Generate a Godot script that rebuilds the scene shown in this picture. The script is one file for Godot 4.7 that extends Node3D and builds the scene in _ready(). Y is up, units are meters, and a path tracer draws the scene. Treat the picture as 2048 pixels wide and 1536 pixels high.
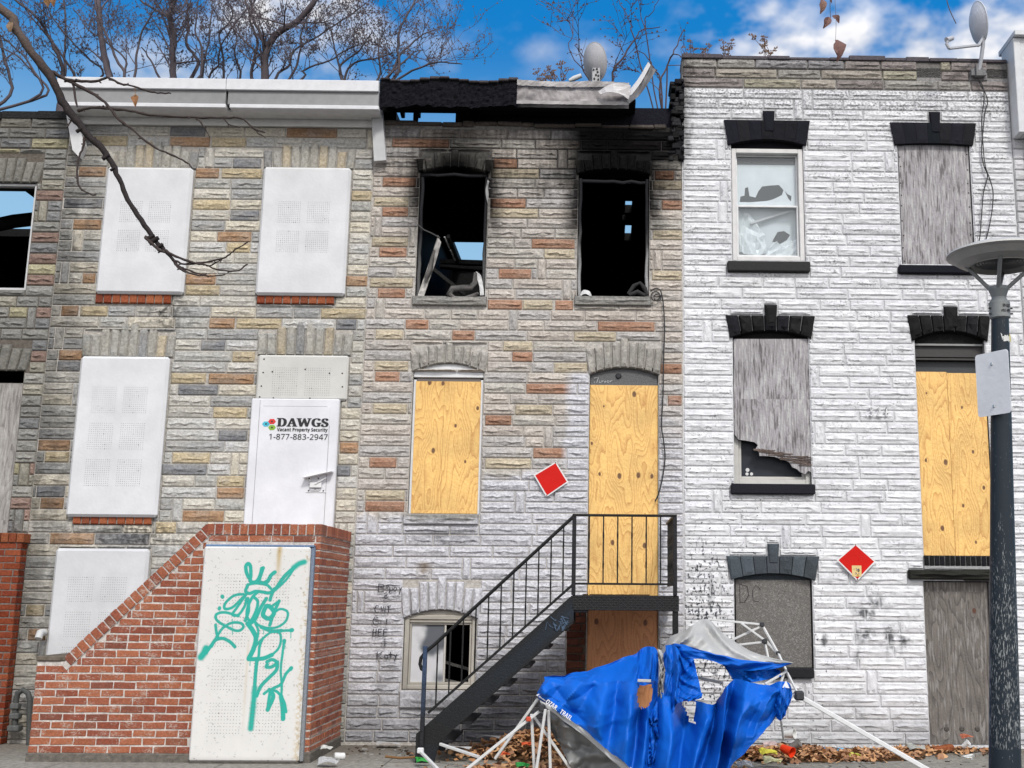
extends Node3D

# ---------------------------------------------------------------- camera numbers
const CAM := Vector3(0, 1.61, 13.4)
const FL := 2420.0
const CX := 1239.0
const CY := 699.0
const GROUND := 0.07
var view := Basis()
var none: Callable
var rng := RandomNumberGenerator.new()
var nz := FastNoiseLite.new()      # smooth fractal noise
var nf := FastNoiseLite.new()      # finer, other seed
var nc := FastNoiseLite.new()      # coarse, for cloth
var M := {}                        # materials
var T := {}                        # textures


# a point of the plane z that is seen at a pixel of the 2048 x 1536 photograph
func at(px: float, py: float, z := 0.0) -> Vector3:
	var d: Vector3 = view * Vector3((px - CX) / FL, -(py - CY) / FL, -1.0)
	return CAM + d * ((z - CAM.z) / d.z)


# ---------------------------------------------------------------- mesh builder
class B:
	var v := PackedVector3Array()
	var n := PackedVector3Array()
	var c := PackedColorArray()
	var u := PackedVector2Array()
	var w := PackedVector2Array()
	var col := Color(1, 1, 1)
	var r2 := Rect2(0, 0, 1, 1)     # world x, y rectangle that the second UV spans (y downwards from its top)
	var uoff := Vector2.ZERO
	var turn_uv := false
	var fn: Callable                # optional colour of a point
	var xf := Transform3D.IDENTITY

	func vert(p: Vector3, nn: Vector3) -> void:
		v.append(p)
		n.append(nn)
		c.append(fn.call(p, col) if fn.is_valid() else col)
		var a := nn.abs()
		var q := Vector2(p.x, -p.y)
		if a.x > a.y and a.x > a.z:
			q = Vector2(p.z, -p.y)
		elif a.y > a.z:
			q = Vector2(p.x, p.z)
		if turn_uv:
			q = Vector2(-q.y, q.x)
		u.append(q + uoff)
		w.append(Vector2((p.x - r2.position.x) / r2.size.x, (r2.position.y - p.y) / r2.size.y))

	func tri(a: Vector3, b: Vector3, d: Vector3) -> void:
		a = xf * a
		b = xf * b
		d = xf * d
		var nn := (b - a).cross(d - a)
		if nn.length_squared() < 1e-16:
			return
		nn = nn.normalized()
		vert(a, nn)
		vert(d, nn)
		vert(b, nn)

	func stri(a: Vector3, b: Vector3, d: Vector3, na: Vector3, nb: Vector3, nd: Vector3) -> void:
		vert(xf * a, (xf.basis * na).normalized())
		vert(xf * d, (xf.basis * nd).normalized())
		vert(xf * b, (xf.basis * nb).normalized())

	func quad(a: Vector3, b: Vector3, d: Vector3, e: Vector3) -> void:
		tri(a, b, d)
		tri(a, d, e)

	# box between two corners with chamfered edges
	func box(lo: Vector3, hi: Vector3, e := 0.0) -> void:
		var m := (lo + hi) / 2.0
		var h := (hi - lo).abs() / 2.0
		e = minf(e, minf(h.x, minf(h.y, h.z)) * 0.9)
		for ax in 3:
			for s in [-1.0, 1.0]:
				var d1 := (ax + 1) % 3
				var d2 := (ax + 2) % 3
				var p: Array[Vector3] = []
				for k in [[-1, -1], [1, -1], [1, 1], [-1, 1]]:
					var q := Vector3.ZERO
					q[ax] = s * h[ax]
					q[d1] = k[0] * (h[d1] - e)
					q[d2] = k[1] * (h[d2] - e)
					p.append(m + q)
				if s > 0:
					quad(p[0], p[1], p[2], p[3])
				else:
					quad(p[3], p[2], p[1], p[0])
		if e <= 0.0:
			return
		for ax in 3:
			var d1 := (ax + 1) % 3
			var d2 := (ax + 2) % 3
			for k in [[-1.0, -1.0], [1.0, -1.0], [1.0, 1.0], [-1.0, 1.0]]:
				var p: Array[Vector3] = []
				for g in [[-1, 0], [1, 0], [1, 1], [-1, 1]]:
					var q := Vector3.ZERO
					q[ax] = g[0] * (h[ax] - e)
					q[d1] = k[0] * (h[d1] - (e if g[1] == 1 else 0.0))
					q[d2] = k[1] * (h[d2] - (0.0 if g[1] == 1 else e))
					p.append(m + q)
				if k[0] * k[1] > 0:
					quad(p[0], p[3], p[2], p[1])
				else:
					quad(p[0], p[1], p[2], p[3])
		for sx in [-1.0, 1.0]:
			for sy in [-1.0, 1.0]:
				for sz in [-1.0, 1.0]:
					var a := m + Vector3(sx * h.x, sy * (h.y - e), sz * (h.z - e))
					var b := m + Vector3(sx * (h.x - e), sy * h.y, sz * (h.z - e))
					var d := m + Vector3(sx * (h.x - e), sy * (h.y - e), sz * h.z)
					if sx * sy * sz > 0:
						tri(a, b, d)
					else:
						tri(a, d, b)

	# round or flat tube along points; radii one per point (or one for all); flat < 1 squashes it across "up"
	func tube(p: Array, r: Array, sides := 6, cap := true) -> void:
		var up := Vector3.UP
		var prev: Array[Vector3] = []
		var pn: Array[Vector3] = []
		for i in p.size():
			var t: Vector3 = (p[mini(i + 1, p.size() - 1)] - p[maxi(i - 1, 0)]).normalized()
			if absf(t.dot(up)) > 0.95:
				up = Vector3(0.3, 0.1, 1).normalized()
			var x := t.cross(up).normalized()
			var y := t.cross(x).normalized()
			up = -y
			var rr: float = r[mini(i, r.size() - 1)]
			var ring: Array[Vector3] = []
			var rn: Array[Vector3] = []
			for k in sides:
				var a := TAU * k / sides
				var d := x * cos(a) + y * sin(a)
				ring.append(p[i] + d * rr)
				rn.append(d)
			if i > 0:
				for k in sides:
					var j := (k + 1) % sides
					stri(prev[k], prev[j], ring[j], pn[k], pn[j], rn[j])
					stri(prev[k], ring[j], ring[k], pn[k], rn[j], rn[k])
			if cap and (i == 0 or i == p.size() - 1):
				for k in range(1, sides - 1):
					if i == 0:
						tri(ring[0], ring[k + 1], ring[k])
					else:
						tri(ring[0], ring[k], ring[k + 1])
			prev = ring
			pn = rn

	# square bar from a to b
	func bar(a: Vector3, b: Vector3, wx: float, wy := -1.0, e := 0.0) -> void:
		if wy < 0:
			wy = wx
		var t := (b - a).normalized()
		var up := Vector3.UP if absf(t.y) < 0.95 else Vector3.BACK
		var x := t.cross(up).normalized()
		var y := x.cross(t)
		var keep := xf
		xf = xf * Transform3D(Basis(x, y, -t), (a + b) / 2.0)
		var l := (b - a).length() / 2.0
		box(Vector3(-wx / 2, -wy / 2, -l), Vector3(wx / 2, wy / 2, l), e)
		xf = keep

	# a surface turned about the y axis of xf: profile of (radius, height)
	func lathe(prof: Array, sides := 24) -> void:
		for i in prof.size() - 1:
			var a: Vector2 = prof[i]
			var b: Vector2 = prof[i + 1]
			var d := (b - a).normalized()
			var nn := Vector2(d.y, -d.x)
			for k in sides:
				var p := TAU * k / sides
				var q := TAU * (k + 1) / sides
				var e0 := Vector3(cos(p), 0, -sin(p))
				var e1 := Vector3(cos(q), 0, -sin(q))
				var up := Vector3.UP
				var n0 := e0 * nn.x + up * nn.y
				var n1 := e1 * nn.x + up * nn.y
				stri(e0 * a.x + up * a.y, e1 * a.x + up * a.y, e1 * b.x + up * b.y, n0, n1, n1)
				stri(e0 * a.x + up * a.y, e1 * b.x + up * b.y, e0 * b.x + up * b.y, n0, n1, n0)

	# prism of a polygon in x, y (counter-clockwise seen from +z) from z0 (back) to z1 (front)
	func prism(pts: PackedVector2Array, z0: float, z1: float) -> void:
		if Geometry2D.is_polygon_clockwise(pts):
			pts = pts.duplicate()
			pts.reverse()
		var ix := Geometry2D.triangulate_polygon(pts)
		for i in range(0, ix.size(), 3):
			var a := pts[ix[i]]
			var b := pts[ix[i + 1]]
			var d := pts[ix[i + 2]]
			if (b - a).cross(d - a) < 0:
				var t := b
				b = d
				d = t
			tri(Vector3(a.x, a.y, z1), Vector3(b.x, b.y, z1), Vector3(d.x, d.y, z1))
			tri(Vector3(a.x, a.y, z0), Vector3(d.x, d.y, z0), Vector3(b.x, b.y, z0))
		for i in pts.size():
			var a := pts[i]
			var b := pts[(i + 1) % pts.size()]
			quad(Vector3(a.x, a.y, z0), Vector3(b.x, b.y, z0), Vector3(b.x, b.y, z1), Vector3(a.x, a.y, z1))

	func mesh(off: Vector3) -> ArrayMesh:
		var arr := []
		arr.resize(Mesh.ARRAY_MAX)
		if off != Vector3.ZERO:
			for i in v.size():
				v[i] -= off
		arr[Mesh.ARRAY_VERTEX] = v
		arr[Mesh.ARRAY_NORMAL] = n
		arr[Mesh.ARRAY_COLOR] = c
		arr[Mesh.ARRAY_TEX_UV] = u
		arr[Mesh.ARRAY_TEX_UV2] = w
		var m := ArrayMesh.new()
		m.add_surface_from_arrays(Mesh.PRIMITIVE_TRIANGLES, arr)
		return m


# ---------------------------------------------------------------- nodes
func thing(called: String, label: String, category: String, base: Vector3, group := "") -> Node3D:
	var o := Node3D.new()
	o.name = called
	o.position = base
	add_child(o, true)
	o.set_meta("label", label)
	o.set_meta("category", category)
	if group:
		o.set_meta("group", group)
	return o


func base_of(o: Node) -> Vector3:
	var p := Vector3.ZERO
	while o is Node3D and o != self:
		p += (o as Node3D).position
		o = o.get_parent()
	return p


func part(called: String, b: B, m: Material, parent: Node, label := "", kind := "") -> MeshInstance3D:
	var o := MeshInstance3D.new()
	o.name = called
	o.mesh = b.mesh(base_of(parent))
	o.material_override = m
	parent.add_child(o, true)
	if label:
		o.set_meta("label", label)
	if kind:
		o.set_meta("kind", kind)
	return o


# a thing that is one mesh, its origin at base
func solo(called: String, label: String, category: String, b: B, m: Material, base: Vector3, group := "") -> MeshInstance3D:
	var o := MeshInstance3D.new()
	o.name = called
	o.mesh = b.mesh(base)
	o.material_override = m
	o.position = base
	add_child(o, true)
	o.set_meta("label", label)
	o.set_meta("category", category)
	if group:
		o.set_meta("group", group)
	return o


func letters(called: String, words: String, font: Font, height: float, at_: Vector3, m: Material, parent: Node, turn := Basis(), left := true) -> MeshInstance3D:
	var tm := TextMesh.new()
	tm.text = words
	tm.font = font
	tm.font_size = 64
	tm.pixel_size = height / 64.0
	tm.depth = 0.003
	tm.horizontal_alignment = HORIZONTAL_ALIGNMENT_LEFT if left else HORIZONTAL_ALIGNMENT_CENTER
	var o := MeshInstance3D.new()
	o.name = called
	o.mesh = tm
	o.material_override = m
	o.transform = Transform3D(turn, at_ - base_of(parent))
	parent.add_child(o, true)
	return o


func lin(r: float, g: float, b: float) -> Color:
	return Color(r, g, b).linear_to_srgb()


func mat(called: String, c: Color, rough := 0.8, metal := 0.0) -> StandardMaterial3D:
	var m := StandardMaterial3D.new()
	m.resource_name = called
	m.albedo_color = c.linear_to_srgb()
	m.roughness = rough
	m.metallic = metal
	M[called] = m
	return m


func tex(im: Image) -> ImageTexture:
	return ImageTexture.create_from_image(im)


# grey noise picture, tiling, as multiplier between lo and hi; freq in cycles per picture side
func noise_tex(size: int, freq: float, lo: float, hi: float, seed_: int, oct := 5, as_normal := 0.0) -> ImageTexture:
	var q := FastNoiseLite.new()
	q.seed = seed_
	q.frequency = freq / size
	q.fractal_octaves = oct
	q.fractal_gain = 0.6
	var im := q.get_seamless_image(size, size, false, false, 0.12, true)
	if as_normal > 0.0:
		im.convert(Image.FORMAT_RGBA8)
		im.bump_map_to_normal_map(as_normal)
		return tex(im)
	im.convert(Image.FORMAT_L8)
	var d := im.get_data()
	for i in d.size():
		d[i] = int(255.0 * clampf(lerpf(lo, hi, d[i] / 255.0), 0, 1))
	return tex(Image.create_from_data(size, size, false, Image.FORMAT_L8, d))


func surface_mat(called: String, c: Color, rough: float, grain: String, bumps: String, scale_: float, depth := 0.6, vertex := true) -> StandardMaterial3D:
	var m := mat(called, c, rough)
	m.vertex_color_use_as_albedo = vertex
	m.albedo_texture = T[grain]
	m.uv1_scale = Vector3(scale_, scale_, scale_)
	if bumps:
		m.normal_enabled = true
		m.normal_texture = T[bumps]
		m.normal_scale = depth
	return m


# per-pixel multiplier over a facade; fn(x, y) gives a linear colour
func stain(w: int, h: int, r: Rect2, fn: Callable) -> ImageTexture:
	var d := PackedByteArray()
	d.resize(w * h * 3)
	var k := 0
	for j in h:
		var y := r.position.y - r.size.y * (j + 0.5) / h
		for i in w:
			var c: Color = fn.call(r.position.x + r.size.x * (i + 0.5) / w, y)
			d[k] = int(255.0 * pow(clampf(c.r, 0, 1), 0.4545))
			d[k + 1] = int(255.0 * pow(clampf(c.g, 0, 1), 0.4545))
			d[k + 2] = int(255.0 * pow(clampf(c.b, 0, 1), 0.4545))
			k += 3
	return tex(Image.create_from_data(w, h, false, Image.FORMAT_RGB8, d))


func stained(m: StandardMaterial3D, t: Texture2D, blend := BaseMaterial3D.BLEND_MODE_MUL) -> StandardMaterial3D:
	m.detail_enabled = true
	m.detail_albedo = t
	m.detail_blend_mode = blend
	m.detail_uv_layer = BaseMaterial3D.DETAIL_UV_2
	return m


func sm(a: float, b: float, x: float) -> float:
	return smoothstep(a, b, x)


func jit(a: float) -> float:
	return rng.randf_range(-a, a)


# one dressed stone between four corners (counter-clockwise from below left), standing proud of z
func stone(b: B, a: Vector2, d: Vector2, e: Vector2, f: Vector2, z: float, pad: float, rough: float, upright := false, gap := 0.004, bev := 0.011, wave := 0.1) -> void:
	var wx := (a.distance_to(d) + f.distance_to(e)) / 2.0
	var hy := (a.distance_to(f) + d.distance_to(e)) / 2.0
	var ss: Array[float] = [gap / wx, (gap + bev) / wx]
	var ts: Array[float] = [gap / hy, (gap + bev) / hy]
	var nx := clampi(int(wx / 0.075), 1, 7)
	var ny := 3
	if upright:
		nx = 2
		ny = clampi(int(hy / 0.07), 2, 5)
	for i in nx:
		ss.append(lerpf(0.04, 0.96, (i + 0.5 + jit(0.3)) / nx) * (1 - 2 * ss[1]) + ss[1])
	for i in ny:
		ts.append(([0.28, 0.5, 0.72][i] if not upright else (i + 0.5) / ny) * (1 - 2 * ts[1]) + ts[1])
	ss.append_array([1.0 - (gap + bev) / wx, 1.0 - gap / wx])
	ts.append_array([1.0 - (gap + bev) / hy, 1.0 - gap / hy])
	var g := []
	for j in ts.size():
		var row := []
		for i in ss.size():
			var s: float = ss[i]
			var t: float = ts[j]
			var edge := i == 0 or j == 0 or i == ss.size() - 1 or j == ts.size() - 1
			var rim := i == 1 or j == 1 or i == ss.size() - 2 or j == ts.size() - 2
			var dep := 0.0
			if not edge:
				dep = pad
				if not rim:
					if upright:
						dep += rough * rng.randf_range(0.0, 1.0)
						s += jit(0.1)
					else:
						t += jit(wave)
						dep += rough * (rng.randf_range(0.5, 1.0) if j == 3 else rng.randf_range(-0.25, 0.5))
				elif rng.randf() < 0.3:
					dep += rough * rng.randf_range(-0.2, 0.12)
			var p := a.lerp(d, s).lerp(f.lerp(e, s), t)
			row.append(Vector3(p.x, p.y, z + dep))
		g.append(row)
	for j in ts.size() - 1:
		for i in ss.size() - 1:
			if (i + j) % 2 == 0:
				b.quad(g[j][i], g[j][i + 1], g[j + 1][i + 1], g[j + 1][i])
			else:
				b.quad(g[j][i + 1], g[j + 1][i + 1], g[j + 1][i], g[j][i])


# a wall slab (x0..x1, y0..y1, z0..z1) with rectangular openings Rect2(x, y, w, h)
func wall(b: B, x0: float, x1: float, y0: float, y1: float, z0: float, z1: float, holes: Array, inner = null) -> void:
	var xs: Array[float] = [x0, x1]
	var ys: Array[float] = [y0, y1]
	for h in holes:
		for x in [h.position.x, h.end.x]:
			if x > x0 and x < x1 and not xs.has(x):
				xs.append(x)
		for y in [h.position.y, h.end.y]:
			if y > y0 and y < y1 and not ys.has(y):
				ys.append(y)
	xs.sort()
	ys.sort()
	var solid := func(i: int, j: int) -> bool:
		if i < 0 or j < 0 or i >= xs.size() - 1 or j >= ys.size() - 1:
			return false
		var p := Vector2((xs[i] + xs[i + 1]) / 2, (ys[j] + ys[j + 1]) / 2)
		for h in holes:
			if h.has_point(p):
				return false
		return true
	var outer := b.col
	for i in xs.size() - 1:
		for j in ys.size() - 1:
			if not solid.call(i, j):
				continue
			var a := Vector2(xs[i], ys[j])
			var d := Vector2(xs[i + 1], ys[j + 1])
			b.col = outer
			b.quad(Vector3(a.x, a.y, z1), Vector3(d.x, a.y, z1), Vector3(d.x, d.y, z1), Vector3(a.x, d.y, z1))
			if inner != null:
				b.col = inner
			b.quad(Vector3(d.x, a.y, z0), Vector3(a.x, a.y, z0), Vector3(a.x, d.y, z0), Vector3(d.x, d.y, z0))
			if not solid.call(i - 1, j):
				b.quad(Vector3(a.x, a.y, z0), Vector3(a.x, a.y, z1), Vector3(a.x, d.y, z1), Vector3(a.x, d.y, z0))
			if not solid.call(i + 1, j):
				b.quad(Vector3(d.x, a.y, z1), Vector3(d.x, a.y, z0), Vector3(d.x, d.y, z0), Vector3(d.x, d.y, z1))
			if not solid.call(i, j - 1):
				b.quad(Vector3(a.x, a.y, z0), Vector3(d.x, a.y, z0), Vector3(d.x, a.y, z1), Vector3(a.x, a.y, z1))
			if not solid.call(i, j + 1):
				b.quad(Vector3(a.x, d.y, z1), Vector3(d.x, d.y, z1), Vector3(d.x, d.y, z0), Vector3(a.x, d.y, z0))
	b.col = outer


# courses of stones over a facade, each stone a part of the house; the 300 largest by themselves, the rest as one
# o: x0 x1 y0 y1 row pad rough long mat tone(Callable -> Color) shade(Callable: point, colour -> Color) rect2 fixed[[x0, x1, y, Color]] upright(share)
func clad(root: Node3D, o: Dictionary, blocked: Array) -> void:
	var rows := int(round((o.y1 - o.y0) / o.row))
	var rh: float = (o.y1 - o.y0) / rows
	var taken := blocked.duplicate()
	var out := []                       # [rect, colour, upright]
	for f in o.fixed:
		var j := clampi(int((o.y1 - f[2]) / rh), 0, rows - 1)
		var r := Rect2(f[0], o.y1 - (j + 1) * rh, f[1] - f[0], rh)
		var free := true
		for t in taken:
			if t.intersects(r.grow(-0.02)):
				free = false
		if free and r.position.x >= o.x0 and r.end.x <= o.x1 + 0.03:
			r = r.intersection(Rect2(o.x0, o.y0, o.x1 - o.x0, o.y1 - o.y0))
			taken.append(r)
			out.append([r, f[3], false])
	for j in rows - 1:
		for k in o.upright:
			if rng.randf() > 0.5:
				continue
			var ww := rng.randf_range(0.075, 0.12)
			var x := rng.randf_range(o.x0, o.x1 - ww)
			if rng.randf() < 0.55:         # uprights like to stand beside something
				var t: Rect2 = taken[rng.randi() % taken.size()]
				x = t.end.x if rng.randf() < 0.5 else t.position.x - ww
			var r := Rect2(x, o.y1 - (j + 2) * rh, ww, rh * 2)
			if r.position.x < o.x0 or r.end.x > o.x1:
				continue
			var free := true
			for t in taken:
				if t.intersects(r.grow(-0.004)):
					free = false
			if free:
				taken.append(r)
				out.append([r, o.tone.call(), true])
	for j in rows:
		var yt: float = o.y1 - j * rh
		var yb := yt - rh
		var xs: Array[float] = [o.x0, o.x1]
		var here := []
		for t in taken:
			if t.position.y < yt - 0.004 and t.end.y > yb + 0.004:
				here.append(t)
				xs.append(clampf(t.position.x, o.x0, o.x1))
				xs.append(clampf(t.end.x, o.x0, o.x1))
		xs.sort()
		var segs := []
		for i in xs.size() - 1:
			if xs[i + 1] - xs[i] < 0.004:
				continue
			var mid := (xs[i] + xs[i + 1]) / 2
			var lo := yb
			var hi := yt
			for t in here:
				if t.position.x < mid and t.end.x > mid:
					if t.position.y <= lo + 0.02:
						lo = maxf(lo, t.end.y)
					elif t.end.y >= hi - 0.02:
						hi = minf(hi, t.position.y)
					else:
						hi = lo
			if hi - lo < 0.035:
				continue
			if segs and absf(segs[-1][1] - xs[i]) < 0.002 and absf(segs[-1][2] - lo) < 0.01 and absf(segs[-1][3] - hi) < 0.01:
				segs[-1][1] = xs[i + 1]
			else:
				segs.append([xs[i], xs[i + 1], lo, hi])
		for s in segs:
			var x: float = s[0]
			while s[1] - x > 0.03:
				var l: float = o.long * rng.randf_range(0.62, 1.35)
				if s[1] - x - l < o.long * 0.42:
					l = s[1] - x if s[1] - x < o.long * 1.5 else (s[1] - x) * rng.randf_range(0.4, 0.6)
				out.append([Rect2(x, s[2], l, s[3] - s[2]), o.tone.call(), false])
				x += l
	out.sort_custom(func(p, q): return p[0].get_area() > q[0].get_area())
	var rest: B = null
	var count := 0
	for q in out:
		var r: Rect2 = q[0]
		var b: B
		count += 1
		if count <= 298:
			b = B.new()
		else:
			if rest == null:
				rest = B.new()
			b = rest
		b.col = q[1]
		b.fn = o.shade
		b.r2 = o.rect2
		b.uoff = Vector2(rng.randf(), rng.randf())
		var z: float = o.get("z", 0.0)
		stone(b, r.position, Vector2(r.end.x, r.position.y), r.end, Vector2(r.position.x, r.end.y), z, o.pad * rng.randf_range(0.8, 1.25), o.rough, q[2], 0.004, 0.011, o.get("wave", 0.1))
		if b != rest:
			part("stone", b, o.mat, root)
	if rest != null:
		part("small_stones", rest, o.mat, root, "", "stuff")


# a lintel of upright stones over an opening xa..xb: springing height ys, rise of the arch, top height
func lintel(root: Node3D, xa: float, xb: float, ys: float, rise: float, ytop: float, flare: float, count: int, tone: Callable, m: Material, o: Dictionary) -> void:
	for i in count:
		var t0 := float(i) / count
		var t1 := float(i + 1) / count
		var top := ytop
		var step: float = o.get("step", 0.0)
		if step > 0.0:
			var mid := absf((t0 + t1) / 2 - 0.5) * 2
			top = ytop - (0.0 if mid < 0.12 else step * 0.45 if mid < 0.55 else step)
		var p := Vector2(lerpf(xa, xb, t0), ys + rise * (1 - pow(2 * t0 - 1, 2)))
		var q := Vector2(lerpf(xa, xb, t1), ys + rise * (1 - pow(2 * t1 - 1, 2)))
		var r := Vector2(lerpf(xa - flare, xb + flare, t1), top)
		var s := Vector2(lerpf(xa - flare, xb + flare, t0), top)
		var b := B.new()
		b.col = tone.call()
		b.fn = o.shade
		b.r2 = o.rect2
		b.uoff = Vector2(rng.randf(), rng.randf())
		stone(b, p, q, r, s, o.get("z", 0.004), o.get("pad", 0.018), o.get("rough", 0.016), true, o.get("gap", 0.004), o.get("bev", 0.011))
		# the underside, down to the reveal
		b.quad(Vector3(p.x, p.y, -0.22), Vector3(q.x, q.y, -0.22), Vector3(q.x, q.y, 0.008), Vector3(p.x, p.y, 0.008))
		part("lintel_stone", b, m, root)


# a brick standing proud of a face: corner p, along u (length l), up v (height h), out n
func brick(b: B, p: Vector3, u: Vector3, v: Vector3, l: float, h: float, out_: float, rough := 0.002) -> void:
	var n := u.cross(v).normalized()
	var e := 0.004
	var q := []
	for k in [[0.0, 0.0, 0.0], [l, 0.0, 0.0], [l, h, 0.0], [0.0, h, 0.0]]:
		q.append(p + u * (k[0] + jit(rough)) + v * (k[1] + jit(rough)))
	var f := []
	var mid: Vector3 = (q[0] + q[2]) / 2
	for k in 4:
		var dir: Vector3 = mid - q[k]
		f.append(q[k] + u * (signf(dir.dot(u)) * e) + v * (signf(dir.dot(v)) * e) + n * (out_ + jit(rough * 0.6)))
	b.quad(f[0], f[1], f[2], f[3])
	for k in 4:
		var j := (k + 1) % 4
		b.quad(q[k], q[j], f[j], f[k])


func brick_tone() -> Color:
	var t := rng.randf()
	var c := Color(0.27, 0.068, 0.036)
	c = c.lerp(Color(0.43, 0.145, 0.07), t)
	if rng.randf() < 0.09:
		c = c.lerp(Color(0.13, 0.05, 0.04), 0.45)
	return c


func _ready() -> void:
	rng.seed = 7
	nz.seed = 3
	nz.frequency = 1.0
	nz.fractal_octaves = 4
	nf.seed = 11
	nf.frequency = 1.0
	nf.fractal_octaves = 3
	nf.fractal_gain = 0.6
	nc.seed = 5
	nc.frequency = 1.0
	nc.fractal_octaves = 2
	nc.fractal_gain = 0.35
	# camera
	view = Basis(Vector3.UP, deg_to_rad(-0.8)) * Basis(Vector3.RIGHT, deg_to_rad(11.6)) * Basis(Vector3.BACK, deg_to_rad(0.4))
	var cam := Camera3D.new()
	cam.name = "camera"
	cam.near = 0.05
	cam.far = 600.0
	cam.projection = Camera3D.PROJECTION_FRUSTUM
	cam.size = 2.0 * 768.0 / FL * cam.near
	cam.frustum_offset = Vector2((1024.0 - CX) / FL, -(768.0 - CY) / FL) * cam.near
	cam.transform = Transform3D(view, CAM)
	add_child(cam)
	cam.current = true
	# sky, sun, exposure
	var env := Environment.new()
	env.background_mode = Environment.BG_SKY
	env.tonemap_mode = Environment.TONE_MAPPER_LINEAR
	env.tonemap_exposure = 1.65
	env.sdfgi_enabled = true
	env.ssao_enabled = true
	env.ssil_enabled = true
	var sky := Sky.new()
	var pano := PanoramaSkyMaterial.new()
	pano.panorama = sky_picture()
	sky.sky_material = pano
	env.sky = sky
	var we := WorldEnvironment.new()
	we.name = "world_environment"
	we.environment = env
	add_child(we)
	var sun := DirectionalLight3D.new()
	sun.name = "sun"
	sun.light_color = Color(1.0, 0.985, 0.955)
	sun.light_energy = 0.5
	sun.light_angular_distance = 10.0
	sun.shadow_enabled = true
	sun.look_at_from_position(Vector3(3.0, 9.0, 8.5), Vector3.ZERO)
	add_child(sun)
	make_materials()
	ground()
	house_left()
	house_panels()
	house_burnt()
	house_white()
	house_right()
	stoop()
	stair()
	trees()
	lamp()
	tent()
	dishes()
	notices()
	cables()
	litter()
	branch()


# ---------------------------------------------------------------- sky
func sky_picture() -> ImageTexture:
	var q := FastNoiseLite.new()
	q.seed = 21
	q.frequency = 1.0
	q.fractal_octaves = 6
	q.fractal_gain = 0.6
	# broken cloud: bright banks in the part of the sky that the photograph shows
	var banks := [[at(600, 0, -50), 0.055, 0.9], [at(470, 60, -50), 0.03, 0.5], [at(735, 60, -50), 0.03, 0.55], [at(1560, 105, -50), 0.045, 0.7], [at(1700, 90, -50), 0.036, 0.8], [at(1840, 85, -50), 0.038, 0.7], [at(1980, 70, -50), 0.05, 0.75], [at(1540, 20, -50), 0.012, 0.5], [at(1190, 110, -50), 0.016, 0.4], [at(1080, 100, -50), 0.02, 0.2], [at(330, 150, -50), 0.03, 0.6], [at(880, 110, -50), 0.02, 0.3]]
	for b in banks:
		b[0] = (b[0] - CAM).normalized()
	# the whole dome at a coarse step, then the part the picture shows at a fine one: one and the same sky
	var im := sky_part(1024, 512, Rect2i(0, 0, 1024, 512), q, banks)
	im.resize(4096, 2048, Image.INTERPOLATE_BILINEAR)
	for r in [Rect2i(0, 620, 420, 240), Rect2i(4096 - 460, 620, 460, 240)]:
		im.blit_rect(sky_part(4096, 2048, r, q, banks), Rect2i(Vector2i.ZERO, r.size), r.position)
	return tex(im)


func sky_part(w: int, h: int, r: Rect2i, q: FastNoiseLite, banks: Array) -> Image:
	var d := PackedFloat32Array()
	d.resize(r.size.x * r.size.y * 3)
	var k := 0
	for j in range(r.position.y, r.end.y):
		var el := (0.5 - (j + 0.5) / h) * PI
		var cy := cos(el)
		var y := sin(el)
		for i in range(r.position.x, r.end.x):
			var az := ((i + 0.5) / w) * TAU
			var dir := Vector3(sin(az) * cy, y, -cos(az) * cy)
			if y < -0.03:
				d[k] = 0.16
				d[k + 1] = 0.155
				d[k + 2] = 0.15
				k += 3
				continue
			var up := clampf(y, 0.0, 1.0)
			var hz := pow(1.0 - up, 5.0)
			var c := Color(0.003, 0.125, 0.365).lerp(Color(0.05, 0.24, 0.42), hz).lerp(Color(0.21, 0.36, 0.50), 0.9 * smoothstep(0.45, 0.26, y))
			var p := dir / (up + 0.25)
			var n := q.get_noise_3d(p.x * 1.6, p.y * 1.6, p.z * 1.6)
			var n2 := q.get_noise_3d(dir.x * 14.0, dir.y * 26.0, dir.z * 14.0)
			# the clear gap is towards the back of the houses; the rest of the sky is mostly cloud
			var gap := smoothstep(0.55, -0.55, -dir.z * cy) * 0.9
			var a := clampf((n + gap * 1.5 - 0.55) * 1.6, 0.0, 1.0)
			if dir.z < -0.6 and y > 0.25 and y < 0.6:
				for b in banks:
					var dd: Vector3 = dir - b[0]
					dd.y *= 1.6
					var g: float = dd.length() / b[1]
					if g < 2.6:
						a = maxf(a, clampf(b[2] * (exp(-g * g) * 1.15 + n2 * 1.7 * exp(-g * g * 0.35)), 0, 1))
			# cloud is brighter on the side the light comes from
			var glow := smoothstep(-0.6, 0.9, dir.dot(Vector3(0.25, 0.72, 0.65)))
			var shade := (0.44 + 0.12 * n2 + 0.08 * n) * (1.0 + 1.3 * glow)
			c = c.lerp(Color(shade, shade, shade * 1.03), a)
			d[k] = c.r
			d[k + 1] = c.g
			d[k + 2] = c.b
			k += 3
	return Image.create_from_data(r.size.x, r.size.y, false, Image.FORMAT_RGBF, d.to_byte_array())


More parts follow.
